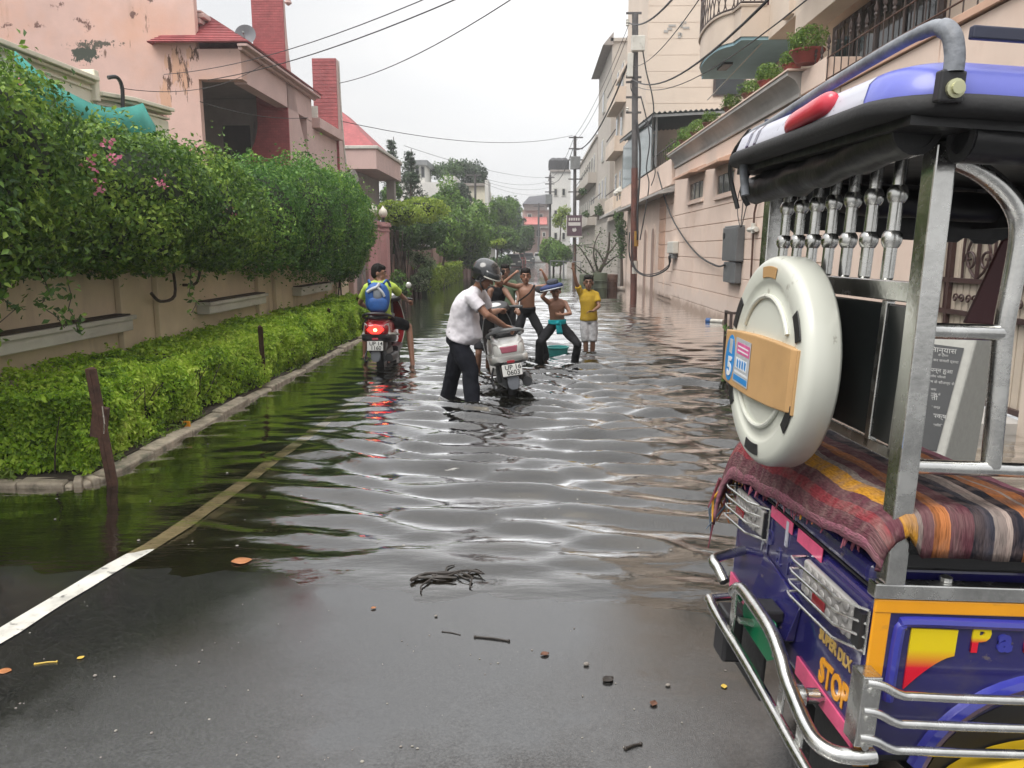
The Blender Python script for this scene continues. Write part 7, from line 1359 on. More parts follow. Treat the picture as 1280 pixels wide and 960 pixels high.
# ---- spare wheel cover
cc = V((-.2, .4375, 1.315)); ax = V((-1, 0, 0)); RC = .282
pr = [(RC - .03, -.088), (RC - .004, -.086), (RC, -.078), (RC, -.025), (RC - .004, -.012), (RC - .012, -.004), (RC - .022, 0), (RC - .060, .002), (RC - .066, .0), (RC - .072, -.005), (RC - .084, -.006), (RC - .092, -.004), (.16, -.002), (.02, .0), (0, .0)]
cv = B(MB().lathe(pr, cc, ax, 64), 'spare_wheel_cover', IVORY, smooth=True, angle=60)
def on_face(r0, r1, a0, a1, off, th, nm, m, par, n=8):
    mb = MB(); out = []
    for a in np.linspace(a0, a1, n): out.append((r1 * math.cos(a), r1 * math.sin(a)))
    for a in np.linspace(a1, a0, n): out.append((r0 * math.cos(a), r0 * math.sin(a)))
    return B(mb.prism(out, cc + V((-off, 0, 0)), (0, 1, 0), (0, 0, 1), (th, 0, 0)), nm, m, par, bevel=.003)
for a in (90, 28, -28, -90, 152, -152): on_face(RC - .058, RC - .028, R(a - 11), R(a + 11), .0055, .003, 'vent_slot', BLACKP if a not in (90,) else TAN, cv) if abs(a) not in (152,) else on_face(RC - .058, RC - .028, R(a - 9), R(a + 9), .0055, .003, 'vent_slot', BLACKP, cv)
for a in (28, 152): on_face(.155, .195, R(a), R(180 - a) if a < 90 else R(a), .0, .0, 'x', None, cv) if False else None
for s_ in (1, -1): B(MB().tube([cc + V((-.001, .175 * math.cos(a), s_ * .175 * math.sin(a))) for a in np.linspace(.52, 2.62, 20)], .0065, 8), 'raised_ring', IVORY, cv, smooth=True)
# tan strap panel across the cover, wrapping its near side
st_ = []
for v, du in ((.722, -.002), (.708, -.012), (.6, -.017), (.46, -.019), (.32, -.017), (.225, -.012), (.208, -.003)):
    zt = 1.372 + .012 * (1 - ((v - .44) / .28) ** 2) ; zb = 1.222 - .012 * (1 - ((v - .44) / .28) ** 2); st_.append([V((cc.x + du, v, zb)), V((cc.x + du + .022, v, zb)), V((cc.x + du + .022, v, zt)), V((cc.x + du, v, zt))])
tp = B(MB().loft(st_), 'strap_panel', TAN, cv, bevel=.005, seg=3)
B(MB().hexa([V((cc.x - .012, .150, 1.222)), V((cc.x + .035, .145, 1.222)), V((cc.x + .035, .172, 1.222)), V((cc.x - .012, .178, 1.222))], [V((cc.x - .010, .150, 1.30)), V((cc.x + .012, .145, 1.30)), V((cc.x + .012, .172, 1.30)), V((cc.x - .010, .178, 1.30))]), 'strap_flange', TAN, cv, bevel=.003) if False else None
B(MB().prism([(.0, 1.215), (.016, 1.215), (.016, 1.235), (.024, 1.255), (.024, 1.305), (.030, 1.312), (.030, 1.375), (.0, 1.375)], (cc.x - .006, .197, 0), (1, 0, 0), (0, 0, 1), (0, .010, 0)), 'strap_flange', TAN, cv, bevel=.002)
fx = cc.x - .0255; BL = mat('sticker_blue', (.02, .22, .55), rough=.4); PK = mat('sticker_pink', (.62, .12, .30), rough=.4, var=.2, vscale=40); PG = mat('sticker_grey', (.42, .44, .46), rough=.45, var=.15, vscale=50); WHT = mat('sticker_white', (.66, .68, .70), rough=.4)
sx_ = lambda v: cc.x - .0205 + .0030 * abs((v - .46) / .26) * 2.2
B(MB().prism([(.644 + .040 * math.cos(a), 1.295 + .068 * math.sin(a)) for a in np.linspace(0, 6.28, 25)[:-1]], (sx_(.644) - .001, 0, 0), (0, 1, 0), (0, 0, 1), (.002, 0, 0)), 'oval_sticker', BL, cv)
text('5', .075, WHT, cv, (sx_(.644) - .002, .640, 1.268), (0, -1, 0), (0, 0, 1), .0008, bold=.003); B(MB().prism([(.655, 1.312), (.630, 1.308), (.628, 1.350), (.655, 1.352)], (sx_(.644) - .0018, 0, 0), (0, 1, 0), (0, 0, 1), (.0008, 0, 0)), 'label_patch', PG, cv)
def lab(v0, v1, z0, z1, m, off, nm): B(MB().hexa([V((sx_(v1) - off, v1, z0)), V((sx_(v0) - off, v0, z0 - .004)), V((sx_(v0) - off + .0008, v0, z0 - .004)), V((sx_(v1) - off + .0008, v1, z0))], [V((sx_(v1) - off, v1, z1)), V((sx_(v0) - off, v0, z1 - .004)), V((sx_(v0) - off + .0008, v0, z1 - .004)), V((sx_(v1) - off + .0008, v1, z1))]), nm, m, cv)
lab(.47, .60, 1.235, 1.362, PG, .0010, 'label'); lab(.475, .585, 1.318, 1.350, PK, .0016, 'label_print'); lab(.475, .595, 1.240, 1.256, BL, .0016, 'label_print'); lab(.475, .59, 1.262, 1.268, WHT, .0016, 'label_print'); lab(.49, .585, 1.276, 1.306, WHT, .0016, 'label_print')
for i in range(4): lab(.495 + i * .022, .508 + i * .022, 1.280, 1.302, BL, .0021, 'label_print')
for z in (1.325, 1.337): lab(.485, .575, z, z + .004, WHT, .0021, 'label_print')
# ---- roof: cap, trim, lamp, rack, rolled curtains
RL = 2.35
def plan(ins, v0=-.165, v1=.86, u0=-.225, u1=RL, rad=.14):
    o = []
    for cx, cy, a0 in ((u1 - rad, v1 - rad, 0), (u0 + rad, v1 - rad, 90), (u0 + rad, v0 + rad, 180), (u1 - rad, v0 + rad, 270)):
        for a in np.linspace(a0, a0 + 90, 9): o.append((cx + (rad - ins) * math.cos(R(a)), cy + (rad - ins) * math.sin(R(a))))
    return o
lv = lambda ins, z: [V((a, b, z)) for a, b in plan(ins)]
B(MB().loft([lv(0.0, 1.893), lv(0.0, 1.90), lv(.012, 1.935), lv(.03, 1.953), lv(.06, 1.962), lv(.3, 1.975)]), 'roof_cap', ROOFB, smooth=True, angle=35)
B(MB().loft([lv(-.012, 1.858), lv(-.020, 1.866), lv(-.020, 1.882), lv(-.010, 1.8925), lv(.03, 1.8925), lv(.03, 1.858)]), 'roof_trim', RUBBER, smooth=True, angle=50)
pl_ = plan(0); idx = [i for i, (a, b) in enumerate(pl_) if a < -.08 and .02 < b < .98] 
# pale panel wrapped on the rear of the roof cap
ring_pts = [(a, b) for a, b in plan(0) if a < .3]
rows = []
def capoff(z): return 0.0 if z <= 1.90 else .012 * (z - 1.90) / .035 if z <= 1.935 else .012 + .018 * (z - 1.935) / .018
for z in (1.8945, 1.90, 1.912, 1.924, 1.935, 1.944, 1.951):
    o = capoff(z) - .0018; row = [V((-.225 + o, b, z)) for b in np.linspace(-.02 + (z - 1.89) * .25, .72, 12)] + [V((-.225 + .14 - (.14 - o) * math.cos(a), .72 + (.14 - o) * math.sin(a), z)) for a in np.linspace(.15, .9, 6)]
    rows.append(row)
pw = B(MB().sheet(rows), 'pale_panel', ROOFW, smooth=True, angle=180)
for v in (.58, .64): rows2 = [[r_ + V((-.0012, 0, 0)) for r_ in (V((-.225 + capoff(z) - .0018, v, z)), V((-.225 + capoff(z) - .0018, v + .022, z)))] for z in (1.8945, 1.90, 1.935, 1.951)]; B(MB().sheet(rows2), 'blue_stripe', NAVYP, pw)
lampv = spline([(-.222, .375, 1.905), (-.228, .33, 1.912), (-.230, .24, 1.918), (-.228, .16, 1.925), (-.22, .125, 1.93)], 4)
B(MB().loft([[p_ + V((-.018 * math.cos(a) * h_, 0, .024 * math.sin(a) * h_)) for a in np.linspace(0, 6.283, 15)[:-1]] for p_, h_ in zip(lampv, [.35, .6, .75, .85, .92, .97, 1, 1, 1, 1.02, 1.04, 1.04, 1.04, 1.0, .9, .7, .35])]), 'roof_lamp', mat('pinkish_red_lens', (.62, .045, .075), rough=.25, var=.08, coat=.5), smooth=True, angle=70)
B(MB().box2((-.19, -.135, 1.84), (RL - .05, .83, 1.857)), 'roof_underside', CANVAS)
RACK = mat('grey_wrapped_pipe', (.20, .215, .24), rough=.55, var=.35, vscale=14, bump=.3, bscale=60); RACKD = mat('dark_blue_rack', (.03, .034, .06), rough=.5, var=.2)
B(MB().tube(spline([(-.195, .715, 1.77), (-.205, .73, 1.86), (-.20, .73, 1.925), (-.19, .70, 1.948), (-.185, .6, 1.955), (-.18, .3, 1.985), (-.175, .0, 2.007), (-.17, -.10, 2.012)], 6), .0125, 10), 'rack_rear_rail', RACK, smooth=True)
B(MB().tube(spline([(-.17, -.09, 2.012), (-.165, -.14, 2.010), (-.158, -.172, 1.99), (-.152, -.182, 1.955), (-.15, -.182, 1.925)], 6), [.0135] * 8 + [.017] * 17, 12), 'rack_bend', RACK, smooth=True)
B(MB().box2((-.12, -.175, 1.985), (RL - .1, -.160, 2.008)), 'rack_side_rail', RACKD, bevel=.003); B(MB().box2((-.12, .82, 1.985), (RL - .1, .835, 2.008)), 'rack_side_rail', RACKD, bevel=.003)
for u in (.06, .5, 1.2, 1.9):
    B(MB().box2((u, -.17, 1.94), (u + .03, -.16, 1.986)), 'rack_foot', RACKD)
    if u > .3: B(MB().box2((u, -.159, 1.987), (u + .02, .819, 2.0)), 'rack_bar', RACKD)
B(MB().box2((-.175, -.190, 1.872), (-.128, -.168, 1.927)), 'rack_bracket', BLACKP, bevel=.004); B(MB().lathe([(.017, 0), (.017, .006), (.011, .007), (.011, .013)], (-.148, -.190, 1.895), (0, -1, 0), 14), 'bolt', mat('brass_washer', (.5, .5, .32), rough=.35, metal=.6))
def roll(p0, p1, r, nm, seed):
    rr = random.Random(seed); p0, p1 = V(p0), V(p1); n = 16; secs = []; t_ = (p1 - p0).normalized(); a_ = t_.orthogonal().normalized(); b_ = t_.cross(a_)
    for i in range(n + 1):
        c = p0.lerp(p1, i / n) + V((0, 0, -.012 * math.sin(math.pi * i / n))); k_ = r * (1 + .10 * math.sin(i * 1.9 + seed) + .05 * rr.uniform(-1, 1)); secs.append([c + (a_ * math.cos(q) + b_ * math.sin(q)) * k_ * (1 + .07 * math.sin(3 * q + i * .8)) for q in np.linspace(0, 6.283, 17)[:-1]])
    return B(MB().loft(secs), nm, CANVAS, smooth=True, angle=80)
rl_ = roll((-.13, -.05, 1.848), (-.125, .82, 1.797), .043, 'rolled_curtain', 1); B(MB().lathe([(.047, .0), (.050, .012), (.036, .014), (.030, -.01), (.0, -.012)], (-.128, -.04, 1.848), (0, -1, 0), 22), 'curtain_end', RUBBER, rl_, smooth=True)
r2_ = roll((-.06, -.09, 1.828), (1.4, -.09, 1.815), .040, 'rolled_curtain', 2); B(MB().lathe([(.042, .0), (.044, .012), (.028, .013), (.024, -.006), (0, -.006)], (-.052, -.09, 1.828), (-1, 0, 0), 20), 'curtain_end', RUBBER, r2_, smooth=True)
roll((0, .80, 1.79), (1.4, .80, 1.79), .045, 'rolled_curtain', 3)
B(MB().box2((-.03, .895, 1.69), (1.4, .905, 1.85)), 'curtain_flap', CANVAS); B(MB().box2((.62, -.02, 1.72), (.64, .9, 1.85)), 'curtain_flap', CANVAS)
for i in range(7): B(MB().prism([(.02 + i * .12, 1.69), (.12 + i * .12, 1.69), (.10 + i * .12, 1.675), (.04 + i * .12, 1.675)], (0, .897, 0), (1, 0, 0), (0, 0, 1), (0, .006, 0)), 'flap_scallop', CANVAS)
B(MB().tube(spline([(-.20, .72, 1.955), (-.215, .80, 1.90), (-.20, .86, 1.84), (-.17, .85, 1.74)], 5), .007, 6), 'cord', BLACKP, smooth=True); B(MB().tube(spline([(-.16, .80, 1.86), (-.185, .78, 1.79), (-.165, .77, 1.745)], 5), .008, 6), 'tie_strap', RUBBER, smooth=True)
# ---- woven rug over the rear cushion
def rug_mat():
    m = bpy.data.materials.new('woven_rag_rug'); m.use_nodes = True; N, L = m.node_tree.nodes, m.node_tree.links; p = N['Principled BSDF']; p.inputs['Roughness'].default_value = .9; p.inputs['Specular IOR Level'].default_value = .2
    uv = N.new('ShaderNodeUVMap'); uv.uv_map = 'weave'; nz = N.new('ShaderNodeTexNoise'); nz.inputs['Scale'].default_value = 5; nz.inputs['Detail'].default_value = 5; L.new(uv.outputs[0], nz.inputs[0])
    sp = N.new('ShaderNodeSeparateXYZ'); L.new(uv.outputs[0], sp.inputs[0]); ma = N.new('ShaderNodeMath'); ma.operation = 'MULTIPLY_ADD'; ma.inputs[1].default_value = .035; L.new(nz.outputs[0], ma.inputs[0]); L.new(sp.outputs[0], ma.inputs[2])
    fr = N.new('ShaderNodeMath'); fr.operation = 'MULTIPLY'; fr.inputs[1].default_value = 1.0; L.new(ma.outputs[0], fr.inputs[0])
    rp = N.new('ShaderNodeValToRGB'); rp.color_ramp.interpolation = 'CONSTANT'; e = rp.color_ramp.elements
    C_ = dict(m=(.12, .042, .055), p=(.36, .14, .19), o=(.46, .17, .06), y=(.52, .25, .025), g=(.26, .22, .20), k=(.02, .02, .03), b=(.30, .11, .04), w=(.42, .34, .30), n=(.045, .045, .06), r=(.24, .04, .05))
    seq = [('p', .035), ('m', .03), ('r', .02), ('m', .025), ('y', .035), ('g', .012), ('m', .028), ('b', .014), ('o', .02), ('m', .055), ('k', .028), ('n', .022), ('g', .028), ('w', .014), ('k', .026), ('o', .03), ('w', .012), ('o', .03), ('m', .02), ('p', .04), ('b', .03), ('g', .02), ('o', .025), ('m', .03), ('p', .04), ('k', .015), ('b', .04), ('r', .04), ('g', .02), ('m', .1)]
    e.remove(e[1]); e[0].color = (*C_['p'], 1); tot = sum(w for _, w in seq); acc = 0
    fr.inputs[1].default_value = 1 / tot
    for i, (c, w) in enumerate(seq):
        if i: x = e.new(acc / tot); x.color = (*C_[c], 1)
        acc += w
    L.new(fr.outputs[0], rp.inputs[0])
    # flecks of the warp and the ribbed weave
    mp = N.new('ShaderNodeMapping'); mp.inputs['Scale'].default_value = (260, 60, 1); L.new(uv.outputs[0], mp.inputs[0]); n2 = N.new('ShaderNodeTexNoise'); n2.inputs['Scale'].default_value = 1; n2.inputs['Detail'].default_value = 3; L.new(mp.outputs[0], n2.inputs[0])
    n3 = N.new('ShaderNodeTexNoise'); n3.inputs['Scale'].default_value = 26; n3.inputs['Detail'].default_value = 4; L.new(uv.outputs[0], n3.inputs[0]); mr = N.new('ShaderNodeMapRange'); mr.inputs[1].default_value = .42; mr.inputs[2].default_value = .75; mr.inputs[4].default_value = .72; L.new(n3.outputs[0], mr.inputs[0])
    mx = N.new('ShaderNodeMix'); mx.data_type = 'RGBA'; L.new(mr.outputs[0], mx.inputs[0]); L.new(rp.outputs[0], mx.inputs[6]); mx.inputs[7].default_value = (.24, .17, .155, 1)
    mm = N.new('ShaderNodeMapRange'); mm.inputs[1].default_value = .25; mm.inputs[2].default_value = .75; mm.inputs[3].default_value = .55; mm.inputs[4].default_value = 1.3; L.new(n2.outputs[0], mm.inputs[0]); vm = N.new('ShaderNodeVectorMath'); vm.operation = 'SCALE'; L.new(mx.outputs[2], vm.inputs[0]); L.new(mm.outputs[0], vm.inputs['Scale']); L.new(vm.outputs[0], p.inputs['Base Color'])
    bp_ = N.new('ShaderNodeBump'); bp_.inputs['Strength'].default_value = .9; bp_.inputs['Distance'].default_value = .006; L.new(n2.outputs[0], bp_.inputs['Height']); L.new(bp_.outputs[0], p.inputs['Normal'])
    return m
B(MB().box2((-.035, .03, .90), (.37, .87, 1.03)), 'cushion', SOCK, bevel=.04, seg=3)
rug = thing('woven_rug', 'striped woven rag rug draped over the rear seat of the rickshaw', 'rug', RK.location); rug.rotation_euler = RK.rotation_euler
prof_u = [(-.079, .962), (-.075, .985), (-.066, 1.010), (-.048, 1.033), (-.022, 1.047), (.02, 1.052)] + [(q, 1.053) for q in np.linspace(.05, .365, 12)] + [(.382, 1.045), (.391, 1.02), (.395, .975)]
vprof = [(-.030, -.092), (-.032, -.07), (-.032, -.045), (-.029, -.022), (-.020, -.007), (-.006, -.001), (.02, 0)] + [(q, 0) for q in np.linspace(.06, .86, 28)] + [(.89, -.005), (.92, -.03), (.945, -.08), (.955, -.12), (.962, -.155), (.965, -.185)]
su = [0]
for i in range(1, len(prof_u)): su.append(su[-1] + math.dist(prof_u[i], prof_u[i - 1]))
rows = []; uvs = []
for i, (u, z) in enumerate(prof_u):
    row = []
    for j, (v, dz) in enumerate(vprof):
        nz_ = noise.noise(V((u * 6, v * 5, 3))) * .010 + noise.noise(V((u * 17, v * 14, 8))) * .004
        dd = dz * (1 if u > -.02 else .35) if v < .1 else dz; zz2 = z + dd + nz_
        if i < 5: zz2 += -.118 * max(0, v) * (1 - i / 5) + .018 * (1 - i / 5) * noise.noise(V((v * 9, 2, 2)))
        ww = (.006 * math.sin(u * 62) * (-dz / .16)) if v < .1 else .012 * math.sin(u * 40) * (-dz / .2)
        row.append(V((u + (0.012 * noise.noise(V((v * 8, u * 3, 1))) if u < .0 else 0) - (.02 * max(0, v - .85) / .1 if u < 0 else 0), v + ww, zz2))); uvs.append((su[i], v - dz * .5))
    rows.append(row)
RUGM = rug_mat(); ro = MB().sheet(rows).build('cloth', RUGM, rug, smooth=True, world=False, angle=180)
uvl = ro.data.uv_layers.new(name='weave')
for lp in ro.data.loops: uvl.data[lp.index].uv = uvs[lp.vertex_index]
m = ro.modifiers.new('t', 'SOLIDIFY'); m.thickness = .012; m.offset = 1
# frayed ends
FRC = [mat('fringe_maroon', (.15, .035, .05), rough=.9), mat('fringe_orange', (.5, .17, .04), rough=.9), mat('fringe_blue_grey', (.10, .13, .17), rough=.9), mat('fringe_ochre', (.5, .25, .02), rough=.9), mat('fringe_rose', (.30, .09, .13), rough=.9)]
for ci in range(5):
    fb_ = MB(); rr = random.Random(90 + ci)
    for i in range(34):
        k = rr.random(); u = -.10 + k * .5; p0 = V((u, .985 + rr.uniform(-.02, .015), .80 + rr.uniform(-.06, .03) + (.10 if u > -.05 else 0))); fb_.tube([p0, p0 + V((rr.uniform(-.03, .02), rr.uniform(-.005, .03), -.06)), p0 + V((rr.uniform(-.05, .03), rr.uniform(-.01, .03), -rr.uniform(.10, .19)))], [.007, .005, .002], 5)
    for i in range(14 if ci in (0, 4) else 2):
        v = rr.uniform(.0, .95); p0 = V((-.082, v, .962 - .118 * v + rr.uniform(-.005, .01))); fb_.tube([p0, p0 + V((rr.uniform(-.012, .004), rr.uniform(-.015, .015), -rr.uniform(.012, .03)))], [.004, .0015], 4)
    fb_.build('fringe', FRC[ci], rug, world=False, smooth=True, kind='stuff')
# ---- under the body: axle, wheels, mudflap; and the front half
for v in (.0, .9):
    w = B(MB().lathe([(.17, -.055), (.215, -.06), (.235, -.035), (.24, 0), (.235, .035), (.215, .06), (.17, .055), (.17, -.055)], (.38, v * .82 + .08, .225), (0, 1, 0), 30), 'wheel', RUBBER, smooth=True); B(MB().lathe([(.04, -.05), (.16, -.045), (.172, -.05), (.172, .05), (.16, .045), (.04, .05)], (.38, v * .82 + .08, .225), (0, 1, 0), 20), 'rim', GREYM, w, smooth=True)
B(MB().tube([(.38, .0, .225), (.38, .9, .225)], .04, 10), 'axle', BLACKP); B(MB().lathe([(.03, -.1), (.09, -.08), (.10, .0), (.09, .08), (.03, .1)], (.38, .45, .225), (0, 1, 0), 14), 'differential', BLACKP, smooth=True)
B(MB().box2((-.02, .62, .20), (-.008, .90, .47)), 'mud_flap', RUBBER, bevel=.004); B(MB().box2((-.02, .02, .20), (-.008, .26, .455)), 'mud_flap', RUBBER, bevel=.004)
B(MB().box2((-.16, .60, .34), (-.10, .70, .50)), 'jack_foot', BLACKP, bevel=.01)
B(MB().box2((.0, .08, .38), (2.1, .82, .455)), 'chassis', BLACKP, bevel=.01); B(MB().box2((1.3, .04, .842), (1.7, .86, 1.0)), 'front_seat', SOCK, bevel=.03)
B(MB().hexa([V((1.9, .1, .46)), V((2.25, .2, .46)), V((2.25, .7, .46)), V((1.9, .8, .46))], [V((2.05, .05, 1.15)), V((2.28, .18, 1.1)), V((2.28, .72, 1.1)), V((2.05, .85, 1.15))]), 'front_cowl', NAVYP, bevel=.04, seg=3)
B(MB().tube(spline([(2.1, .05, 1.14), (2.0, .02, 1.5), (1.9, .0, 1.86)], 4), .018, 10), 'windscreen_post', STEEL, smooth=True); B(MB().tube(spline([(2.1, .85, 1.14), (2.0, .88, 1.5), (1.9, .9, 1.86)], 4), .018, 10), 'windscreen_post', STEEL, smooth=True)
w = B(MB().lathe([(.17, -.045), (.215, -.05), (.235, 0), (.215, .05), (.17, .045), (.17, -.045)], (2.2, .45, .225), (0, 1, 0), 26), 'wheel', RUBBER, smooth=True); B(MB().lathe([(.03, -.04), (.17, -.04), (.17, .04), (.03, .04)], (2.2, .45, .225), (0, 1, 0), 18), 'rim', GREYM, w, smooth=True)
B(MB().tube([(2.2, .45, .23), (2.05, .45, .8), (1.98, .45, 1.15)], .025, 8), 'steering_column', BLACKP); B(MB().tube(spline([(1.86, .15, 1.2), (1.95, .3, 1.22), (1.98, .45, 1.16), (1.95, .6, 1.22), (1.86, .75, 1.2)], 4), .014, 8), 'handlebar', BLACKP, smooth=True)

# ------------------------------------------------------------------ things beyond the rickshaw: gate, foundation stone, planter frame
GATEC = mat('cream_gate_sheet', (.50, .43, .35), rough=.6, var=.1, vscale=3); GATEI = mat('dark_brown_gate_iron', (.040, .018, .016), rough=.45, var=.2)
gt_ = thing('iron_gate', 'cream sheet gate with dark brown wrought iron scrollwork behind the rickshaw', 'gate', (4.45, 7.75, .1)); XG = 4.46
for k in range(16): B_ = MB().box2((XG, 6.80 + k * .121, .12), (XG + .03, 6.80 + k * .121 + .105, 2.68)); B_.build('gate_slat', GATEC, gt_, bevel=.008)
MB().box2((XG + .031, 6.78, .12), (XG + .036, 8.74, 2.68)).build('backing_sheet', GREYS, gt_)
def sc(pts, r=.014, nm='scroll'): MB().tube(spline([(XG - .03, y, z) for y, z in pts], 5), r, 6).build(nm, GATEI, gt_, smooth=True)
for y in (6.82, 8.32, 8.70): MB().box2((XG - .05, y, .1), (XG - .004, y + .05, 2.7)).build('gate_stile', GATEI, gt_)
for z in (.12, .95, 1.28, 2.64): MB().box2((XG - .048, 6.875, z), (XG - .006, 8.695, z + .05)).build('gate_rail', GATEI, gt_)
def spiral(cy, cz, r0, turns, a0, sgn, n=16): return [(cy + sgn * r0 * (1 - .8 * q) * math.cos(a0 + turns * 6.283 * q), cz + r0 * (1 - .8 * q) * math.sin(a0 + turns * 6.283 * q)) for q in np.linspace(0, 1, n)]
for c in (7.22, 7.85):
    for sg in (-1, 1):
        sc([(c, 1.33), (c + sg * .13, 1.42), (c + sg * .2, 1.58), (c + sg * .13, 1.72), (c + sg * .03, 1.8)]); sc(spiral(c + sg * .14, 1.50, .11, 1.3, 0, sg)); sc(spiral(c + sg * .16, 1.82, .10, 1.2, 3.0, sg)); sc([(c + sg * .26, 1.33), (c + sg * .27, 1.7), (c + sg * .20, 1.95), (c + sg * .06, 2.1), (c + sg * .10, 2.25)])
    sc([(c, 1.33), (c, 1.9), (c, 2.35)], .02); sc([(c - .06, 2.0), (c, 2.2), (c + .06, 2.0), (c, 1.85), (c - .06, 2.0)])
for y in (8.42, 8.52, 8.62): sc([(y, 1.0), (y, 1.28)], .012, 'bar'); sc([(y, 1.33), (y, 2.6)], .012, 'bar')
for i in range(11): sc(spiral(7.0 + i * .12, 1.12, .05, 1.2, 0, 1 if i % 2 else -1), .010)
sc(spiral(8.52, 2.3, .12, 1.4, 1, 1)); sc(spiral(8.52, 1.85, .1, 1.4, 2, -1))
MB().box2((3.9, 6.75, -.3), (WX + .1, 8.76, .10)).build('gate_ramp', CORN, kind='structure')
# foundation stone with an inscribed black tablet
GRAN = mat('grey_granite', (.31, .31, .285), rough=.7, var=.08, vscale=30, bump=.08, stain=[((.28, .28, .25), .55, .75, (4, 4, 3), .5)]); TAB = mat('black_tablet', (.010, .012, .014), rough=.5, var=.2, vscale=8); INS = mat('inscription_white', (.34, .34, .33), rough=.6)
fs = thing('foundation_stone', 'grey stone memorial with black tablet of white inscription seen through the rickshaw rails', 'memorial stone', (2.45, 4.7, 0))
TL, TR, BR, BL_ = at(1098, 405, y=4.75), at(1222, 421, y=4.55), at(1176, 590, y=4.25), at(1060, 575, y=4.45)
BK = V((.12, .30, 0)); TR2, BR2 = at(1246, 420, y=4.75), at(1212, 590, y=4.6)
q = BR - BL_
def down(p): return V((p.x, p.y, -.05))
MB().add([TL, TR, BR, BL_, TR2, BR2, TL + BK, down(BL_), down(BR), down(BR2), down(BL_ + BK * 2), TR2 + BK * .3], [(0, 1, 2, 3), (1, 4, 5, 2), (3, 2, 8, 7), (2, 5, 9, 8), (0, 6, 11, 4, 1), (0, 3, 7, 10, 6), (4, 11, 9, 5), (6, 10, 9, 11), (7, 8, 9, 10)]).build('pedestal', GRAN, fs, bevel=.012)
nrm = (TR - TL).cross(BL_ - TL).normalized(); nrm = -nrm if nrm.y > 0 else nrm
def onf(a, b, off=.0): return TL.lerp(TR, a).lerp(BL_.lerp(BR, a), b) + nrm * off
MB().hexa([onf(.06, .86, .002), onf(.90, .86, .002), onf(.90, .86, .010), onf(.06, .86, .010)], [onf(.06, .10, .002), onf(.90, .10, .002), onf(.90, .10, .010), onf(.06, .10, .010)]).build('tablet', TAB, fs)
tbar = onf(.5, .48, .012); ex_ = (onf(.86, .5) - onf(.06, .5)).normalized(); ey_ = (onf(.5, .1) - onf(.5, .86)); hh_ = ey_.length; ey_ = (ey_ - ex_ * ey_.dot(ex_)).normalized()
lines = [('शिलान्यास', .062, .14, -.05), ('के कर कमलों द्वारा', .030, .215, .06), ('सम्पन्न हुआ', .046, .29, 0), ('नगर निगम के सौजन्य से', .030, .375, .02), ('द्वारा', .026, .43, 0), ('श्रीमती', .055, .49, -.06), ('सभासद वार्ड', .026, .555, .05), ('माननीय अध्यक्ष', .050, .615, -.04), ('की गरिमामयी उपस्थिति', .026, .68, .02), ('में किया गया', .026, .73, 0), ('दिनांक', .046, .80, -.08), ('के द्वारा', .024, .175, .03), ('स्थानीय निवासी', .024, .335, .0), ('के सहयोग से', .024, .462, .02), ('नगर निगम', .024, .765, .0)]
fsl = wmat(fs).inverted()
for s_, sz, b_, dx in lines: text(s_, sz * .72, INS, fs, fsl @ (onf(.70 + dx * .6, b_, .012)), ex_, ey_, .0006)
# rusty iron planter frame by the wall, left of the cover
pf = thing('tree_guard', 'small dark iron tree guard with weeds inside beside the spare wheel cover', 'tree guard', at(905, 480, y=8.5)); g0, g1, zt_ = at(913, 390, y=9.2), at(943, 390, y=9.2), at(913, 390, y=9.2).z
for x in (g0.x, g1.x):
    for y in (9.2, 9.45): MB().box2((x, y, -.1), (x + .03, y + .03, zt_)).build('upright', IRON, pf)
for z in (zt_ - .03, .1): MB().box2((g0.x + .036, 9.2, z), (g1.x - .001, 9.23, z + .03)).build('rail', IRON, pf); MB().box2((g0.x, 9.236, z), (g0.x + .03, 9.449, z + .03)).build('rail', IRON, pf)
P, Nn = blob_points([((g0.x + .15, 9.33, .30), (.15, .12, .46))], 1800, .7, 5, .4, 6); leaves('weeds', P, Nn, .06, GR2, pf)
# ------------------------------------------------------------------ litter on the road and the water
DLEAF = mat('dead_leaf', (.33, .13, .045), rough=.5, var=.3, vscale=18); DLEAF2 = mat('dry_brown_leaf', (.13, .055, .03), rough=.6, var=.3, vscale=20); YLEAF = mat('yellow_leaf', (.55, .38, .06), rough=.5, var=.2); PEB = mat('pebble', (.20, .18, .16), rough=.8, var=.3, vscale=30); TWIG = mat('wet_twig', (.028, .022, .018), rough=.5, var=.4, vscale=30)
def ground(px, py): 
    p = at(px, py, z=0); z = max(float(road_z(p.x, p.y)), 0.0); p = at(px, py, z=z); return V((p.x, p.y, z))
def leaf_litter(label, px, py, L, m, ang, cup=.2, cat='leaf'):
    c = ground(px, py); d = V((math.cos(ang), math.sin(ang), 0)); n = V((-d.y, d.x, 0)); rows = []
    for q in np.linspace(0, 1, 7):
        w = L * .42 * math.sin(math.pi * min(1, q * .96 + .02)) ** .8; k = c + d * L * (q - .5); rows.append([k + n * w * s + V((0, 0, .0025 + abs(s) * L * cup * .25 + .02 * L * math.sin(q * 7))) for s in (-1, -.5, 0, .5, 1)])
    o = MB().sheet(rows).build('fallen_leaf', m, smooth=True, angle=180); o.modifiers.new('t', 'SOLIDIFY').thickness = .0015; tag(o, label, cat, 'leaves and grit on the wet road'); return o
leaf_litter('large orange brown dead leaf floating by the road line', 302, 702, .105, DLEAF, .25, .12)
leaf_litter('small yellow leaf on the dark wet asphalt at lower left', 101, 823, .028, YLEAF, .8)
leaf_litter('reddish brown curled leaf on the asphalt below the stick', 681, 819, .036, DLEAF2, .3, .6)
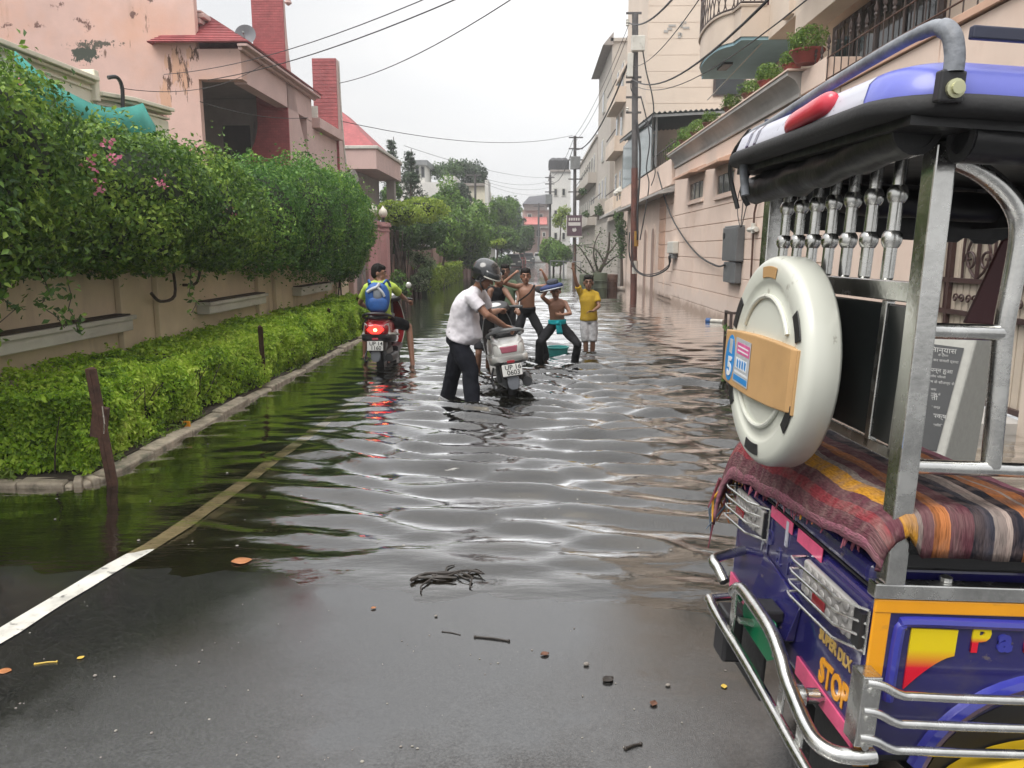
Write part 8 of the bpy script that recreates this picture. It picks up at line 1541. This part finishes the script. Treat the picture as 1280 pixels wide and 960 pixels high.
leaf_litter('brown curled leaf lying toward the rickshaw bumper', 817, 881, .034, DLEAF2, 1.2, .6)
leaf_litter('dark crumpled leaf left of the brown curled leaf near the rickshaw', 760, 851, .05, TWIG, .6, .5)
leaf_litter('small brown leaf fragment in the wet middle of the road', 467, 761, .025, DLEAF, .5, .5)
leaf_litter('pale leaf fragment nearest the rickshaw bumper on the road', 905, 859, .028, YLEAF, 1.5, .3)
leaf_litter('tiny orange sliver of leaf at the left edge of the road', 6, 840, .05, DLEAF, .1, .2)
# branching wet twig at the water's edge
tg = thing('wet_twig', 'dark branching wet twig lying at the edge of the flood', 'twig', ground(560, 720))
for pts, r in (([(513, 727), (535, 721), (560, 718), (585, 716), (606, 720)], .010), ([(548, 720), (538, 727), (526, 733), (526, 741)], .006), ([(575, 717), (588, 724), (585, 733), (592, 737)], .006), ([(560, 718), (560, 712), (566, 709)], .005), ([(520, 726), (545, 724), (570, 723)], .008), ([(585, 717), (598, 714), (608, 722)], .005), ([(516, 724), (536, 719), (556, 716), (578, 719)], .006), ([(540, 722), (560, 721), (582, 715), (600, 716)], .007), ([(530, 722), (545, 728), (556, 726)], .004), ([(568, 719), (580, 726), (596, 723)], .004), ([(522, 725), (514, 730)], .004)):
    p = [ground(*q) + V((random.uniform(-.012, .012), random.uniform(-.02, .02), r * .6 + .002 + .006 * abs(math.sin(q[0])))) for q in pts]; r *= 1.05; sp_ = spline(p, 4); n = len(sp_); MB().tube(sp_, [r * (1 - .55 * i / n) for i in range(n)], 6).build('branch', TWIG, tg, smooth=True)
def stick(label, a, b, r, m):
    p, q = ground(*a), ground(*b); o = MB().tube([p + V((0, 0, r)), p.lerp(q, .5) + V((.003, .004, r * 1.3)), q + V((0, 0, r))], [r * 1.2, r, r * .9], 7).ell(p + V((0, 0, r)), (r * 1.7,) * 3, None, 8, 6).ell(q + V((0, 0, r)), (r * 1.6,) * 3, None, 8, 6).build('stick', m, smooth=True); tag(o, label, 'stick', 'sticks on the wet road')
stick('short knobbed brown stick lying across the wet asphalt', (594, 797), (636, 802), .004, TWIG); stick('thin twig left of the knobbed stick', (553, 790), (575, 794), .002, TWIG); stick('pale twig lying at the far left of the asphalt', (44, 831), (71, 828), .003, YLEAF); stick('small forked twig toward the lower right of the road', (782, 937), (801, 931), .004, TWIG)
gr = MB(); gr2 = MB(); rr = random.Random(17)
for i in range(95):
    px, py = rr.uniform(0, 960), 740 + 230 * rr.random() ** .8; c = ground(px, py); s = rr.uniform(.0012, .004) * (1.6 if rr.random() > .93 else 1); (gr if rr.random() > .35 else gr2).ell(c + V((0, 0, s * .5)), (s * rr.uniform(.7, 1.6), s * rr.uniform(.7, 1.5), s * .7), None, 6, 4)
for i in range(60):     # scum and bubbles drifting on the water
    px, py = rr.uniform(20, 900), rr.uniform(470, 690); c = at(px, py, z=.004); s = rr.uniform(.003, .008); gr2.ell(c, (s * 1.3, s, s * .35), None, 6, 4)
tag(gr.build('grit', PEB, smooth=True), kind='stuff'); tag(gr2.build('floating_scum', mat('pale_scum', (.26, .245, .21), rough=.6), smooth=True), kind='stuff')
for i, (px, py, s, lb) in enumerate(((733, 832, .012, 'small grey green pebble on the asphalt right of the curled leaf'), (545, 771, .008, 'dark pebble alone in the wet middle of the road'), (835, 858, .010, 'brownish pebble beside the leaf toward the rickshaw'), (119, 846, .008, 'pinkish pebble among grit at the lower left'))):
    c = ground(px, py); tag(MB().ell(c + V((0, 0, s * .6)), (s, s * .8, s * .6), None, 9, 6).build('pebble', PEB, smooth=True), lb, 'pebble')

# text becomes mesh
dg = bpy.context.evaluated_depsgraph_get()
for ob in TEXTS:
    me = bpy.data.meshes.new_from_object(ob.evaluated_get(dg)); nm = ob.name; new = bpy.data.objects.new('lettering', me); COL.objects.link(new); new.parent = ob.parent; new.matrix_basis = ob.matrix_basis.copy(); bpy.data.objects.remove(ob)
    new.name = 'lettering'

# ------------------------------------------------------------------ damp air: far things fade a little
hz = MB().box2((-45, -8, -1.5), (45, 150, 26)).build('haze', None); hz['kind'] = 'stuff'
hm_ = bpy.data.materials.new('haze'); hm_.use_nodes = True; N, L = hm_.node_tree.nodes, hm_.node_tree.links; N.remove(N['Principled BSDF']); pv = N.new('ShaderNodeVolumePrincipled'); pv.inputs['Color'].default_value = (.93, .94, .96, 1); pv.inputs['Density'].default_value = 0.0021; pv.inputs['Anisotropy'].default_value = 0.3; L.new(pv.outputs[0], N['Material Output'].inputs['Volume']); hz.data.materials.append(hm_)
SC.cycles.volume_step_rate = 20.0; SC.cycles.volume_max_steps = 32
